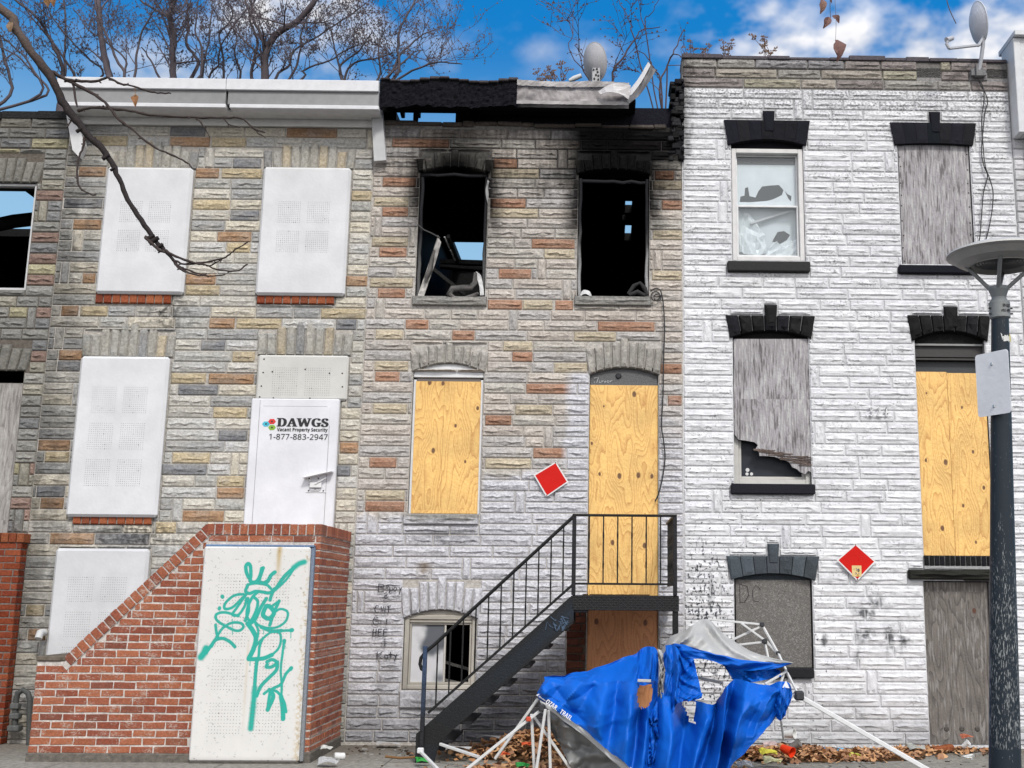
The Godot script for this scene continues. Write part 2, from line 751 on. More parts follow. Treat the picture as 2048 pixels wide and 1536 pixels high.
# ---------------------------------------------------------------- materials
# wood grain of a rotary-cut board: contour lines of a stretched field, bent round knots
func ply_tex(w: int, h: int, ww: float, hh: float, knots: Array, pale: Color, dark: Color, seed_: int, freq: float, wear := 0.0) -> ImageTexture:
	var q := FastNoiseLite.new()
	q.seed = seed_
	q.frequency = 1.0
	q.fractal_octaves = 3
	var d := PackedByteArray()
	d.resize(w * h * 3)
	var k := 0
	for j in h:
		var y := hh * j / h
		for i in w:
			var x := ww * i / w
			var f := q.get_noise_2d(x * 1.9, y * 0.42) + 0.06 * q.get_noise_2d(x * 9.0 + 40, y * 1.5)
			var kn := 0.0
			for s in knots:
				var dx: float = (x - s[0]) / s[2]
				var dy: float = (y - s[1]) / (s[2] * 1.5)
				var g := dx * dx + dy * dy
				if g < 30.0:
					f += 0.16 * exp(-g * 0.18)
				if g < 1.6:
					kn = maxf(kn, smoothstep(1.5, 0.6, g))
			var t := fposmod(f * freq, 1.0)
			var line := pow(t, 4.0) * 0.8 + 0.2 * t
			var fine := 0.5 + 0.5 * q.get_noise_2d(x * 130.0, y * 6.0)
			var c := pale.lerp(dark, clampf(line * 0.74 + fine * 0.2, 0, 1))
			c = c * (0.93 + 0.16 * q.get_noise_2d(x * 2.0 + 9, y * 2.0))
			if wear > 0.0:
				var o := q.get_noise_2d(x * 34.0, y * 3.2) + 0.5 * q.get_noise_2d(x * 5.0, y * 1.6 + 30)
				c = c.lerp(Color(0.06, 0.05, 0.05), wear * smoothstep(0.2, 0.6, o))
				c = c.lerp(Color(0.50, 0.49, 0.48), wear * smoothstep(0.15, 0.55, -o) * 0.8)
			if kn > 0:
				c = c.lerp(Color(0.085, 0.026, 0.01), kn * 0.9)
			d[k] = int(255.0 * pow(clampf(c.r, 0, 1), 0.4545))
			d[k + 1] = int(255.0 * pow(clampf(c.g, 0, 1), 0.4545))
			d[k + 2] = int(255.0 * pow(clampf(c.b, 0, 1), 0.4545))
			k += 3
	return tex(Image.create_from_data(w, h, false, Image.FORMAT_RGB8, d))


func board_mat(called: String, t: Texture2D, ww: float, hh: float, rough: float) -> StandardMaterial3D:
	var m := mat(called, Color(1, 1, 1), rough)
	m.albedo_texture = t
	m.uv1_scale = Vector3(1.0 / ww, 1.0 / hh, 1.0)
	m.normal_enabled = true
	m.normal_texture = T.fine_bump
	m.normal_scale = 0.25
	return m


func make_materials() -> void:
	T.grain = noise_tex(512, 10, 0.74, 1.0, 5)
	T.soft = noise_tex(512, 4, 0.92, 1.0, 6)
	T.bump = noise_tex(512, 14, 0, 1, 8, 5, 6.0)
	T.fine_bump = noise_tex(512, 40, 0, 1, 9, 4, 4.0)
	surface_mat("brick", Color(1, 1, 1), 0.88, "grain", "bump", 3.0, 0.7)
	surface_mat("mortar", Color(1, 1, 1), 0.95, "grain", "bump", 2.0, 0.7)
	surface_mat("concrete", Color(1, 1, 1), 0.92, "grain", "bump", 1.3, 0.6)
	surface_mat("char", Color(1, 1, 1), 0.62, "grain", "bump", 2.2, 1.0)
	surface_mat("paint", Color(1, 1, 1), 0.62, "soft", "fine_bump", 1.5, 0.25)
	surface_mat("panel", Color(1, 1, 1), 0.38, "soft", "fine_bump", 0.5, 0.06)
	surface_mat("iron", Color(1, 1, 1), 0.5, "grain", "bump", 3.0, 0.6)
	surface_mat("bark", Color(1, 1, 1), 0.9, "grain", "bump", 4.0, 0.8)
	surface_mat("rough_paint", Color(1, 1, 1), 0.7, "grain", "bump", 5.0, 1.1)
	for k in ["char", "rough_paint", "bark", "mortar", "brick", "concrete"]:
		M[k].metallic_specular = 0.18
	M.iron.metallic_specular = 0.35
	M.panel.metallic_specular = 0.3
	mat("hole", Color(0.16, 0.16, 0.16), 0.9)
	mat("ink", Color(0.008, 0.008, 0.012), 0.6)
	M.hole.metallic_specular = 0.1
	mat("dark_room", Color(0.012, 0.012, 0.013), 0.95)
	mat("black_wire", Color(0.012, 0.012, 0.014), 0.5)
	mat("white_plastic", Color(0.75, 0.75, 0.76), 0.45)
	mat("steel", Color(0.5, 0.51, 0.52), 0.35, 0.85)
	mat("aluminium", Color(0.62, 0.62, 0.62), 0.42, 0.35)
	var glass := mat("glass", Color(0.85, 0.92, 0.95), 0.04)
	glass.transparency = BaseMaterial3D.TRANSPARENCY_ALPHA
	glass.albedo_color.a = 0.12
	var yk := [[0.16, 0.24, 0.009], [0.5, 0.10, 0.022], [0.03, 0.66, 0.012], [0.12, 1.0, 0.014], [0.34, 1.02, 0.022], [0.55, 1.01, 0.022], [0.7, 1.02, 0.018], [0.27, 1.75, 0.02], [0.62, 1.78, 0.02], [0.9, 0.4, 0.012], [1.0, 0.9, 0.014], [0.86, 1.5, 0.014], [1.1, 1.3, 0.016], [0.98, 1.9, 0.012]]
	board_mat("plywood", ply_tex(512, 1024, 1.22, 2.44, yk, Color(0.83, 0.54, 0.18), Color(0.48, 0.215, 0.05), 4, 9.0), 1.22, 2.44, 0.6)
	board_mat("brown_ply", ply_tex(256, 512, 1.22, 1.44, [[0.1, 0.14, 0.022], [0.63, 0.15, 0.022]], Color(0.56, 0.25, 0.10), Color(0.33, 0.125, 0.045), 14, 7.0), 1.22, 1.44, 0.6)
	board_mat("grey_ply", ply_tex(512, 512, 1.22, 1.8, [], Color(0.34, 0.325, 0.34), Color(0.22, 0.205, 0.21), 15, 7.0, 0.75), 1.22, 1.8, 0.85)
	board_mat("dark_ply", ply_tex(256, 512, 1.0, 1.9, [[0.28, 0.2, 0.02], [0.5, 0.3, 0.015]], Color(0.17, 0.15, 0.135), Color(0.05, 0.045, 0.04), 17, 6.0, 0.3), 1.0, 1.9, 0.85)
	board_mat("old_boards", ply_tex(256, 512, 1.0, 2.4, [], Color(0.36, 0.34, 0.32), Color(0.22, 0.2, 0.19), 19, 5.0, 0.5), 1.0, 2.4, 0.85)
	# flaked board: short strokes in every direction
	var chip := Image.create(512, 512, false, Image.FORMAT_RGB8)
	chip.fill(Color(0.12, 0.112, 0.105).linear_to_srgb())
	for i in 5200:
		var p := Vector2(rng.randf(), rng.randf()) * 512
		var a := rng.randf() * PI
		var l := rng.randf_range(4, 15)
		var g := rng.randf_range(0.05, 0.27)
		var cc := Color(g, g * 0.95, g * 0.9).linear_to_srgb()
		for s in int(l):
			var x := int(p.x + cos(a) * s) % 512
			var y := int(p.y + sin(a) * s) % 512
			chip.fill_rect(Rect2i(posmod(x, 512), posmod(y, 512), 2, 2), cc)
	var cm := mat("chipboard", Color(1, 1, 1), 0.9)
	cm.albedo_texture = tex(chip)
	cm.uv1_scale = Vector3(1.1, 1.1, 1)


# ---------------------------------------------------------------- ground
func ground() -> void:
	var b := B.new()
	b.col = Color(0.14, 0.12, 0.09)
	b.box(Vector3(-300, -1, -300), Vector3(300, GROUND - 0.15, 300))
	var o := part("ground", b, M.concrete, self, "", "structure")
	o = null
	b = B.new()
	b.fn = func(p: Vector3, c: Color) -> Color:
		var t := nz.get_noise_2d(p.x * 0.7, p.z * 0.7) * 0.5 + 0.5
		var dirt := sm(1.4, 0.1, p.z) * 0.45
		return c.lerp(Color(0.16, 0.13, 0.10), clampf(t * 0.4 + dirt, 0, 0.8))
	b.col = Color(0.40, 0.385, 0.345)
	# pavement as slabs with joints
	var pv := Node3D.new()
	pv.name = "pavement"
	add_child(pv)
	pv.set_meta("kind", "structure")
	var x := -14.0
	while x < 16.0:
		var z := 0.02
		for k in 4:
			var s := B.new()
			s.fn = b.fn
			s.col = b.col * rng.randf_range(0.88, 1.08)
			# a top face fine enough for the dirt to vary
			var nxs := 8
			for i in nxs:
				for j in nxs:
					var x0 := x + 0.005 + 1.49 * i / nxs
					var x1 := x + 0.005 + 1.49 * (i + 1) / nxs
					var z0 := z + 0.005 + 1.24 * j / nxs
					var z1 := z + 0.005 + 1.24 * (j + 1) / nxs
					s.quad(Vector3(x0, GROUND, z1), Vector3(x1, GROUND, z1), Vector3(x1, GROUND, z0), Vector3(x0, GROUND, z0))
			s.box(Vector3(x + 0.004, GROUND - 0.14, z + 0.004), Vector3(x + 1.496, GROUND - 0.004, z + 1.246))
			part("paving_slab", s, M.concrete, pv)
			z += 1.25
		x += 1.5
	b = B.new()
	b.col = Color(0.3, 0.29, 0.27)
	var kerb := Node3D.new()
	kerb.name = "kerb"
	add_child(kerb)
	kerb.set_meta("kind", "structure")
	for i in 10:
		var s := B.new()
		s.col = Color(0.3, 0.29, 0.27)
		s.box(Vector3(-15 + 3.0 * i + 0.004, GROUND - 0.15, 5.03), Vector3(-12 + 3.0 * i - 0.004, GROUND, 5.2), 0.02)
		part("kerb_stone", s, M.concrete, kerb)
	b = B.new()
	b.col = Color(0.05, 0.05, 0.052)
	b.box(Vector3(-120, GROUND - 0.3, 5.2), Vector3(120, GROUND - 0.13, 13.0))
	part("road", b, M.concrete, self, "", "structure")


# ---------------------------------------------------------------- helpers for houses
# side walls, back wall, floors and roof behind a front; roof_holes are Rect2(x, z) on the roof
func shell(root: Node3D, x0: float, x1: float, top: float, depth: float, roof_holes: Array, m: Material, c: Color, back_top := -1.0, upper := true) -> void:
	if back_top < 0:
		back_top = top - 0.2
	var b := B.new()
	b.col = c
	b.box(Vector3(x0 + 0.003, GROUND - 0.2, -depth), Vector3(x0 + 0.12, top, -0.303))
	b.box(Vector3(x1 - 0.12, GROUND - 0.2, -depth), Vector3(x1 - 0.003, top, -0.303))
	part("party_walls", b, m, root)
	b = B.new()
	b.col = c
	b.box(Vector3(x0 + 0.003, GROUND - 0.2, -depth - 0.2), Vector3(x1 - 0.003, back_top, -depth - 0.003))
	part("back_wall", b, m, root)
	b = B.new()
	b.col = c
	b.box(Vector3(x0 + 0.123, 1.35, -depth + 0.003), Vector3(x1 - 0.123, 1.55, -0.303))
	if upper:
		b.box(Vector3(x0 + 0.123, 4.35, -depth + 0.003), Vector3(x1 - 0.123, 4.55, -0.303))
	part("floors", b, m, root)
	b = B.new()
	b.col = c
	# the roof is a wall slab laid flat: x stays, y becomes -z
	b.xf = Transform3D(Basis(Vector3(1, 0, 0), Vector3(0, -0.012, -1), Vector3(0, 1, 0)), Vector3(0, top - 0.06, 0))
	wall(b, x0 + 0.004, x1 - 0.004, 0.0, depth + 0.15, -0.06, 0.06, roof_holes)
	part("roof", b, m, root)


# a sheet-steel security cover with patches of punched holes
func cover(root: Node3D, p: Rect2, z: float, cols: int, rows: int, c: Color, called := "security_panel", patch := Rect2(0.17, 0.12, 0.66, 0.74), each := 12) -> MeshInstance3D:
	var b := B.new()
	b.col = c
	b.box(Vector3(p.position.x, p.position.y, 0.004), Vector3(p.end.x, p.end.y, z), 0.028)
	var o := part(called, b, M.panel, root)
	var h := B.new()
	for i in cols:
		for j in rows:
			var cw := patch.size.x / cols
			var ch := patch.size.y / rows
			var q := Rect2(p.position.x + p.size.x * (patch.position.x + cw * i + cw * 0.08), p.position.y + p.size.y * (patch.position.y + ch * j + ch * 0.1), p.size.x * cw * 0.8, p.size.y * ch * 0.76)
			var n := maxi(4, int(q.size.y / (q.size.x / each)))
			for s in each:
				for t in n:
					var x := q.position.x + q.size.x * (s + 0.5) / each
					var y := q.position.y + q.size.y * (t + 0.5) / n
					var r := 0.0036 + 0.0012 * rng.randf()
					if rng.randf() < 0.02:
						r *= 1.7
					for k in 4:
						var a0 := TAU * k / 4
						var a1 := TAU * (k + 1) / 4
						h.tri(Vector3(x, y, z + 0.0012), Vector3(x + r * cos(a0), y + r * sin(a0), z + 0.0012), Vector3(x + r * cos(a1), y + r * sin(a1), z + 0.0012))
	part("punched_holes", h, M.hole, o, "", "stuff")
	return o


func px_rect(x0: float, y0: float, x1: float, y1: float, z := 0.0) -> Rect2:
	var a := at((x0 + x1) / 2, y1, z)
	var d := at((x0 + x1) / 2, y0, z)
	var l := at(x0, (y0 + y1) / 2, z)
	var r := at(x1, (y0 + y1) / 2, z)
	return Rect2(l.x, a.y, r.x - l.x, d.y - a.y)


func slab(c: Color, r: Rect2, z0: float, z1: float, e := 0.004) -> B:
	var b := B.new()
	b.col = c
	b.box(Vector3(r.position.x, r.position.y, z0), Vector3(r.end.x, r.end.y, z1), e)
	return b


# four mitred bars round a rectangle
func frame(b: B, r: Rect2, t: float, z0: float, z1: float, e := 0.004) -> void:
	b.box(Vector3(r.position.x, r.position.y, z0), Vector3(r.position.x + t, r.end.y, z1), e)
	b.box(Vector3(r.end.x - t, r.position.y, z0), Vector3(r.end.x, r.end.y, z1), e)
	b.box(Vector3(r.position.x + t, r.position.y, z0), Vector3(r.end.x - t, r.position.y + t, z1 - 0.002), e)
	b.box(Vector3(r.position.x + t, r.end.y - t, z0), Vector3(r.end.x - t, r.end.y, z1 - 0.002), e)


func fixed_from(list: Array, c: Color, out: Array) -> void:
	for k in range(0, list.size(), 3):
		var a := at(list[k], list[k + 2])
		var d := at(list[k + 1], list[k + 2])
		out.append([a.x, d.x, a.y, c * rng.randf_range(0.88, 1.12)])


func rowlock(root: Node3D, r: Rect2, z1: float, count: int, called := "sill_brick", tone := Color(0, 0, 0), backing := Color(0.34, 0.31, 0.28)) -> void:
	var m := slab(backing, r, -0.05, z1 - 0.008, 0.0)
	part("sill_mortar", m, M.mortar, root)
	for i in count:
		var b := B.new()
		b.col = brick_tone() if tone == Color(0, 0, 0) else tone * rng.randf_range(0.8, 1.2)
		var w := r.size.x / count
		brick(b, Vector3(r.position.x + i * w + 0.005, r.position.y + 0.002, z1 - 0.008), Vector3.RIGHT, Vector3.UP, w - 0.010, r.size.y - 0.004, 0.012)
		# its underside and top
		var x0 := r.position.x + i * w + 0.008
		b.box(Vector3(x0, r.position.y - 0.003, -0.04), Vector3(x0 + w - 0.016, r.position.y + 0.01, z1 - 0.007))
		part(called, b, M.brick, root)


func hand(b: B, strokes: Array, org: Vector3, sx: float, sy: float, r: float) -> void:
	for s in strokes:
		var p := []
		for k in range(0, s.size(), 2):
			p.append(org + Vector3(s[k] * sx, s[k + 1] * sy, 0.0))
		b.tube(p, [r], 5)


# ---------------------------------------------------------------- the house at the far left
func house_left() -> void:
	var x0 := -9.75
	var x1 := -6.235
	var top := 7.12
	var t := thing("row_house", "leftmost stone row house, cut by the photo's edge, with an empty upper window", "house", Vector3(-7.2, GROUND, 0), "row houses")
	var up := Rect2(-7.6, 4.96, 1.02, 1.22)
	up.size.x = at(62, 480).x + 7.6
	up.position.y = at(30, 580).y
	up.size.y = at(30, 366).y - up.position.y
	var low := Rect2(-7.6, 1.5, 1.0, 2.7)
	low.size.x = at(32, 900).x + 7.6
	low.size.y = at(20, 742).y - 1.5
	var b := B.new()
	b.col = Color(0.16, 0.14, 0.12)
	wall(b, x0, x1, GROUND - 0.2, top, -0.3, 0.0, [up, low], Color(0.05, 0.05, 0.05))
	part("wall", b, M.mortar, t)
	shell(t, x0, x1, top - 0.02, 8.0, [Rect2(-9.6, 2.0, 1.75, 2.4)], M.char, Color(0.012, 0.012, 0.014))
	var fx := []
	fixed_from([225, 300, 718, 0, 60, 668, 95, 135, 540], Color(0.25, 0.16, 0.13), fx)
	fx.clear()
	var tones := [Color(0.34, 0.33, 0.30), Color(0.28, 0.275, 0.255), Color(0.38, 0.355, 0.29), Color(0.32, 0.215, 0.175), Color(0.44, 0.40, 0.26), Color(0.24, 0.24, 0.24)]
	var tone := func() -> Color: return tones[[0, 0, 1, 2, 3, 3, 4, 5, 1][rng.randi() % 9]] * rng.randf_range(0.8, 1.15)
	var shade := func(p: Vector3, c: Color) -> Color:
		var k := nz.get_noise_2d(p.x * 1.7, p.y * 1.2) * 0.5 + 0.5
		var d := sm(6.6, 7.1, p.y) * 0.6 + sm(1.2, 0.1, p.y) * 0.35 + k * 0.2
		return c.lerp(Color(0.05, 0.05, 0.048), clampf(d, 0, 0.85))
	var r2 := Rect2(x0, top, x1 - x0, top)
	surface_mat("left_stone", Color(1, 1, 1), 0.9, "grain", "bump", 2.4, 0.8)
	var heads := [Rect2(up.position.x - 0.05, up.end.y, up.size.x + 0.1, 0.36), Rect2(low.position.x - 0.05, low.end.y, low.size.x + 0.1, 0.36)]
	clad(t, {"x0": x0, "x1": x1, "y0": 0.12, "y1": 7.05, "row": 0.125, "pad": 0.016, "rough": 0.024, "long": 0.36, "mat": M.left_stone, "tone": tone, "shade": shade, "rect2": r2, "fixed": fx, "upright": 1}, [up, low] + heads)
	var grey := func() -> Color: return Color(0.26, 0.25, 0.22) * rng.randf_range(0.75, 1.15)
	lintel(t, up.position.x - 0.04, up.end.x + 0.02, up.end.y, 0.0, up.end.y + 0.34, 0.06, 11, grey, M.left_stone, {"shade": shade, "rect2": r2, "step": 0.08})
	lintel(t, low.position.x - 0.04, low.end.x + 0.02, low.end.y, 0.0, low.end.y + 0.34, 0.06, 11, grey, M.left_stone, {"shade": shade, "rect2": r2, "step": 0.08})
	b = B.new()
	b.col = Color(0.55, 0.55, 0.55)
	frame(b, up.grow(0.004), 0.035, -0.1, -0.02)
	part("window_frame", b, M.paint, t)
	# a fallen roof beam behind the empty window
	b = B.new()
	b.col = Color(0.03, 0.03, 0.032)
	var bend := []
	for i in 9:
		var s := i / 8.0
		bend.append(Vector3(-8.1 + 1.5 * s, 5.75 + 0.32 * s + 0.25 * sin(s * 2.6), -0.9 - 0.5 * s))
	b.tube(bend, [0.09], 8)
	part("fallen_pipe", b, M.char, t)
	b = slab(Color(1, 1, 1), Rect2(low.position.x, low.position.y, low.size.x - 0.004, low.size.y - 0.12), -0.14, -0.1)
	part("window_board", b, M.old_boards, t, "grey weathered board over the lower window")
	b = B.new()
	b.col = Color(0.03, 0.03, 0.03)
	var px := x0
	while px < x1 - 0.05:
		var l := minf(rng.randf_range(0.25, 0.5), x1 - px)
		b.box(Vector3(px, 7.03 + jit(0.012), -0.35), Vector3(px + l, 7.13 + jit(0.012), 0.03 + jit(0.01)), 0.006)
		px += l
	part("roof_flashing", b, M.char, t)
	# its own brick stoop
	var s := thing("brick_stoop", "dark red brick stoop cut by the photo's left edge", "stoop", Vector3(-6.9, GROUND, 0.5), "brick stoops")
	var front := 0.17
	var right := at(44, 1085, front).x
	var high := at(20, 1066, front).y
	b = slab(Color(0.2, 0.17, 0.15), Rect2(-8.2, GROUND - 0.1, right + 8.2 - 0.012, high - GROUND + 0.1 - 0.1), 0.005, front - 0.012, 0.0)
	part("core", b, M.mortar, s)
	brickwork(s, Vector3(-8.2, GROUND, front - 0.012), Vector3.RIGHT, right + 8.2, high - 0.1 - GROUND, none, Color(0.72, 0.6, 0.6))
	brickwork(s, Vector3(right - 0.012, GROUND, front), Vector3.FORWARD, front - 0.02, high - 0.1 - GROUND, none, Color(0.72, 0.6, 0.6))
	var n := 24
	for i in n:
		var k := B.new()
		k.col = brick_tone() * 0.7
		var w := (right + 8.22) / n
		k.box(Vector3(-8.2 + i * w + 0.004, high - 0.1, 0.01), Vector3(-8.2 + (i + 1) * w - 0.004, high + jit(0.004), front + 0.01), 0.006)
		part("coping_brick", k, M.brick, s)


# running-bond bricks on a face; keep(x, y) says whether the brick from x to x1 at height y stays: returns [x0, x1] or null
func brickwork(root: Node3D, org: Vector3, u: Vector3, len_: float, high: float, keep: Callable, tint: Color, limit := 290, course := 0.0715, long := 0.215) -> void:
	var n := int(high / course)
	var ch := high / n
	var made := 0
	var rest: B = null
	for j in range(n - 1, -1, -1):
		var x := -long / 2 * (j % 2) - rng.randf() * 0.03
		var header := rng.randf() < 0.1
		while x < len_:
			var l := long if not header else long / 2
			var a := maxf(x, 0.0) + 0.005
			var d := minf(x + l, len_) - 0.005
			x += l
			if keep.is_valid():
				var k: Array = keep.call(a, d, j * ch, ch)
				a = k[0]
				d = k[1]
			if d - a < 0.03:
				continue
			var b: B
			made += 1
			if made <= limit:
				b = B.new()
			else:
				if rest == null:
					rest = B.new()
				b = rest
			b.col = brick_tone() * tint
			b.uoff = Vector2(rng.randf(), rng.randf())
			brick(b, org + u * a + Vector3.UP * (j * ch + 0.0065), u, Vector3.UP, d - a, ch - 0.013, 0.0055, 0.004)
			if b != rest:
				part("brick", b, M.stoop_brick if M.has("stoop_brick") else M.brick, root)
	if rest != null:
		part("small_bricks", rest, M.stoop_brick if M.has("stoop_brick") else M.brick, root, "", "stuff")


# ---------------------------------------------------------------- the house with white steel covers
func house_panels() -> void:
	var x0 := -6.235
	var x1 := -2.69
	var top := 6.97
	var t := thing("row_house", "grey and tan stone row house with white steel covers over its windows", "house", Vector3(-4.46, GROUND, 0), "row houses")
	var b := B.new()
	b.col = Color(0.52, 0.49, 0.445)
	wall(b, x0, x1, GROUND - 0.2, top + 0.4, -0.3, 0.0, [], Color(0.1, 0.1, 0.1))
	part("wall", b, M.mortar, t)
	shell(t, x0, x1, top + 0.38, 8.0, [], M.char, Color(0.1, 0.1, 0.1))
	var p := [px_rect(203, 335, 377, 588, 0.06), px_rect(519, 335, 696, 591, 0.06), px_rect(147, 713, 327, 1034, 0.06), px_rect(513, 710, 695, 800, 0.05), px_rect(494, 797, 672, 1060, 0.08), px_rect(101, 1097, 290, 1330, 0.06)]
	var base := Rect2(x0, 0.0, x1 - x0, 0.1)
	var sills := [px_rect(190, 588, 343, 606, 0.03), px_rect(513, 590, 669, 607, 0.03), px_rect(145, 1033, 304, 1048, 0.03)]
	var heads := []
	for i in [0, 1, 2, 3]:
		heads.append(Rect2(p[i].position.x - 0.02, p[i].end.y, p[i].size.x + 0.04, 0.26 if i < 2 else 0.3))
	var fx := []
	var orange := Color(0.45, 0.275, 0.165)
	var tan := Color(0.58, 0.48, 0.32)
	var slate := Color(0.25, 0.255, 0.275)
	fixed_from([340, 421, 281, 158, 213, 336, 390, 438, 355, 147, 204, 439, 434, 503, 476, 165, 192, 553, 371, 432, 558, 702, 737, 338, 692, 738, 556, 573, 675, 264, 419, 471, 636, 121, 157, 630, 312, 361, 674, 508, 562, 676, 116, 165, 719, 416, 508, 766, 698, 729, 725, 76, 141, 888, 679, 717, 897, 81, 129, 998, 434, 489, 977, 364, 448, 1038, 100, 190, 1072, 56, 93, 1262], orange, fx)
	fixed_from([186, 256, 279, 423, 493, 280, 442, 524, 356, 384, 460, 414, 453, 501, 495, 703, 745, 382, 371, 440, 578, 473, 564, 637, 159, 215, 633, 642, 733, 618, 464, 510, 721, 341, 412, 764, 425, 494, 836, 345, 421, 906, 434, 490, 953, 88, 138, 925, 310, 352, 1062, 52, 90, 1215], tan, fx)
	fixed_from([161, 245, 613, 475, 530, 613, 672, 714, 642, 401, 451, 697, 113, 160, 743, 355, 436, 789, 437, 496, 862, 324, 415, 930, 73, 131, 978, 673, 701, 951, 460, 519, 434, 466, 524, 319, 340, 412, 263, 128, 206, 401, 190, 300, 1074, 672, 712, 800], slate, fx)
	var greys := [Color(0.54, 0.52, 0.485), Color(0.47, 0.465, 0.445), Color(0.60, 0.57, 0.515), Color(0.39, 0.39, 0.39), Color(0.63, 0.58, 0.49), Color(0.55, 0.545, 0.535)]
	var tone := func() -> Color:
		var c: Color = greys[rng.randi() % greys.size()]
		return c * rng.randf_range(0.98, 1.18)
	var shade := func(q: Vector3, c: Color) -> Color: return c.lerp(Color(0.60, 0.53, 0.43), clampf(0.28 * nz.get_noise_2d(q.x * 3.0 + 70, q.y * 5.0) + 0.08, 0, 0.4)).lerp(Color(0.40, 0.41, 0.43), clampf(0.5 * nf.get_noise_2d(q.x * 3.0, q.y * 7.0 + 40), 0, 0.35))
	var r2 := Rect2(x0, top, x1 - x0, top)
	var st := stain(420, 820, r2, func(x: float, y: float) -> Color:
		var n := nz.get_noise_2d(x * 2.2, y * 1.1)
		var f := nf.get_noise_2d(x * 14.0, y * 9.0)
		var v := 0.99 + 0.08 * n
		v *= 1.0 - 0.62 * sm(-5.45, -6.2, x + 0.25 * n) * sm(-0.25, 0.4, n + 0.35) * sm(0.4, 1.4, y)      # dark run below the end of the gutter
		v *= 1.0 - 0.75 * exp(-pow((x + 4.95) / 0.25, 2)) * sm(4.95, 4.8, y) * sm(4.3, 4.75, y) * sm(-0.3, 0.3, f + n)   # drips below the sill
		v *= 1.0 - 0.6 * exp(-pow((x + 5.0) / 0.5, 2)) * sm(2.42, 2.3, y) * sm(1.9, 2.25, y) * sm(-0.2, 0.3, f + 0.1)
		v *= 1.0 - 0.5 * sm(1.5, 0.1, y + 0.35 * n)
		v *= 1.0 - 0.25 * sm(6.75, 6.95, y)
		v *= 1.0 - 0.14 * sm(0.28, 0.5, f)
		return Color(v, v, v * 0.985))
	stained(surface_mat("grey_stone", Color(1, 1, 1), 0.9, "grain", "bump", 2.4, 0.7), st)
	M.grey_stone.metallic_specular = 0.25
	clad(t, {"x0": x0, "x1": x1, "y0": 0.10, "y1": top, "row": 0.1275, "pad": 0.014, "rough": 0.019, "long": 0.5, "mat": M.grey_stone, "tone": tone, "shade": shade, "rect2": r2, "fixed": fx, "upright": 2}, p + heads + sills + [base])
	for i in [0, 1, 2, 3]:
		lintel(t, heads[i].position.x, heads[i].end.x, heads[i].position.y, 0.0, heads[i].end.y + 0.1, 0.02, 10, func() -> Color:
			return [Color(0.43, 0.42, 0.39), Color(0.46, 0.44, 0.40), Color(0.34, 0.34, 0.345), Color(0.54, 0.46, 0.34)][[0, 0, 1, 1, 2, 3][rng.randi() % 6]] * rng.randf_range(0.85, 1.1), M.grey_stone, {"shade": shade, "rect2": r2, "step": 0.14})
	for i in 3:
		rowlock(t, sills[i], 0.035, 9)
	var white := Color(0.63, 0.635, 0.65)
	var k := cover(t, p[0], 0.085, 2, 2, white, "security_panel", Rect2(0.17, 0.3, 0.66, 0.46))
	k.set_meta("label", "white steel cover behind the bare branch")
	k = cover(t, p[1], 0.085, 2, 2, white, "security_panel", Rect2(0.17, 0.3, 0.66, 0.46))
	k.set_meta("label", "white steel cover right of the bare branch")
	k = cover(t, p[2], 0.085, 2, 3, white, "security_panel", Rect2(0.14, 0.16, 0.7, 0.68))
	k.set_meta("label", "tall white steel cover with six punched patches")
	k = cover(t, p[5], 0.085, 2, 3, white * 0.9, "security_panel", Rect2(0.14, -0.1, 0.7, 0.9))
	k.set_meta("label", "white steel cover partly behind the brick stoop")
	k = cover(t, p[3], 0.05, 2, 1, Color(0.56, 0.55, 0.525), "transom_panel", Rect2(0.14, 0.0, 0.72, 0.85))
	for q in [[0.07, 0.9], [0.07, 0.6], [0.06, 0.3], [0.05, 0.06], [0.94, 0.6], [0.95, 0.3], [0.2, 0.04], [0.6, 0.04], [0.17, 0.62], [0.53, 0.68], [0.8, 0.6]]:
		var d := B.new()
		var c := Vector3(p[3].position.x + p[3].size.x * q[0], p[3].position.y + p[3].size.y * q[1], 0.051)
		d.box(c - Vector3(0.008, 0.008, 0.003), c + Vector3(0.008, 0.008, 0.004), 0.003)
		part("rivet", d, M.ink, k)
	# the steel door
	var r: Rect2 = p[4]
	b = slab(Color(0.67, 0.67, 0.70), r, 0.004, 0.075, 0.012)
	b.box(Vector3(r.position.x + 0.10, r.position.y + 0.004, 0.076), Vector3(r.end.x - 0.10, r.end.y - 0.09, 0.081), 0.003)
	var seam_b := B.new()
	var door := part("steel_door", b, M.panel, t, "white steel door with printed lettering above the brick stoop")
	seam_b.box(Vector3(r.position.x + 0.095, r.position.y + 0.01, 0.0755), Vector3(r.position.x + 0.0985, r.end.y - 0.02, 0.0765))
	seam_b.box(Vector3(r.end.x - 0.0985, r.position.y + 0.01, 0.0755), Vector3(r.end.x - 0.095, r.end.y - 0.3, 0.0765))
	seam_b.box(Vector3(r.position.x + 0.13, r.end.y - 0.088, 0.0755), Vector3(r.end.x - 0.13, r.end.y - 0.085, 0.0765))
	part("door_gap", seam_b, mat("gap", Color(0.2, 0.2, 0.2), 0.9), door)
	var serif := SystemFont.new()
	serif.font_names = PackedStringArray(["Droid Serif"])
	serif.font_weight = 700
	var sans := SystemFont.new()
	sans.font_names = PackedStringArray(["Droid Sans"])
	var bold := SystemFont.new()
	bold.font_names = PackedStringArray(["Droid Sans"])
	bold.font_weight = 700
	var z := 0.083
	var a := at(555, 845, z)
	var o = letters("lettering", "DAWGS", serif, 0.15, a, M.ink, door)
	fit(o, at(554, 853, z), at(656, 853, z).x - at(554, 853, z).x, at(600, 836, z).y - at(600, 853, z).y)
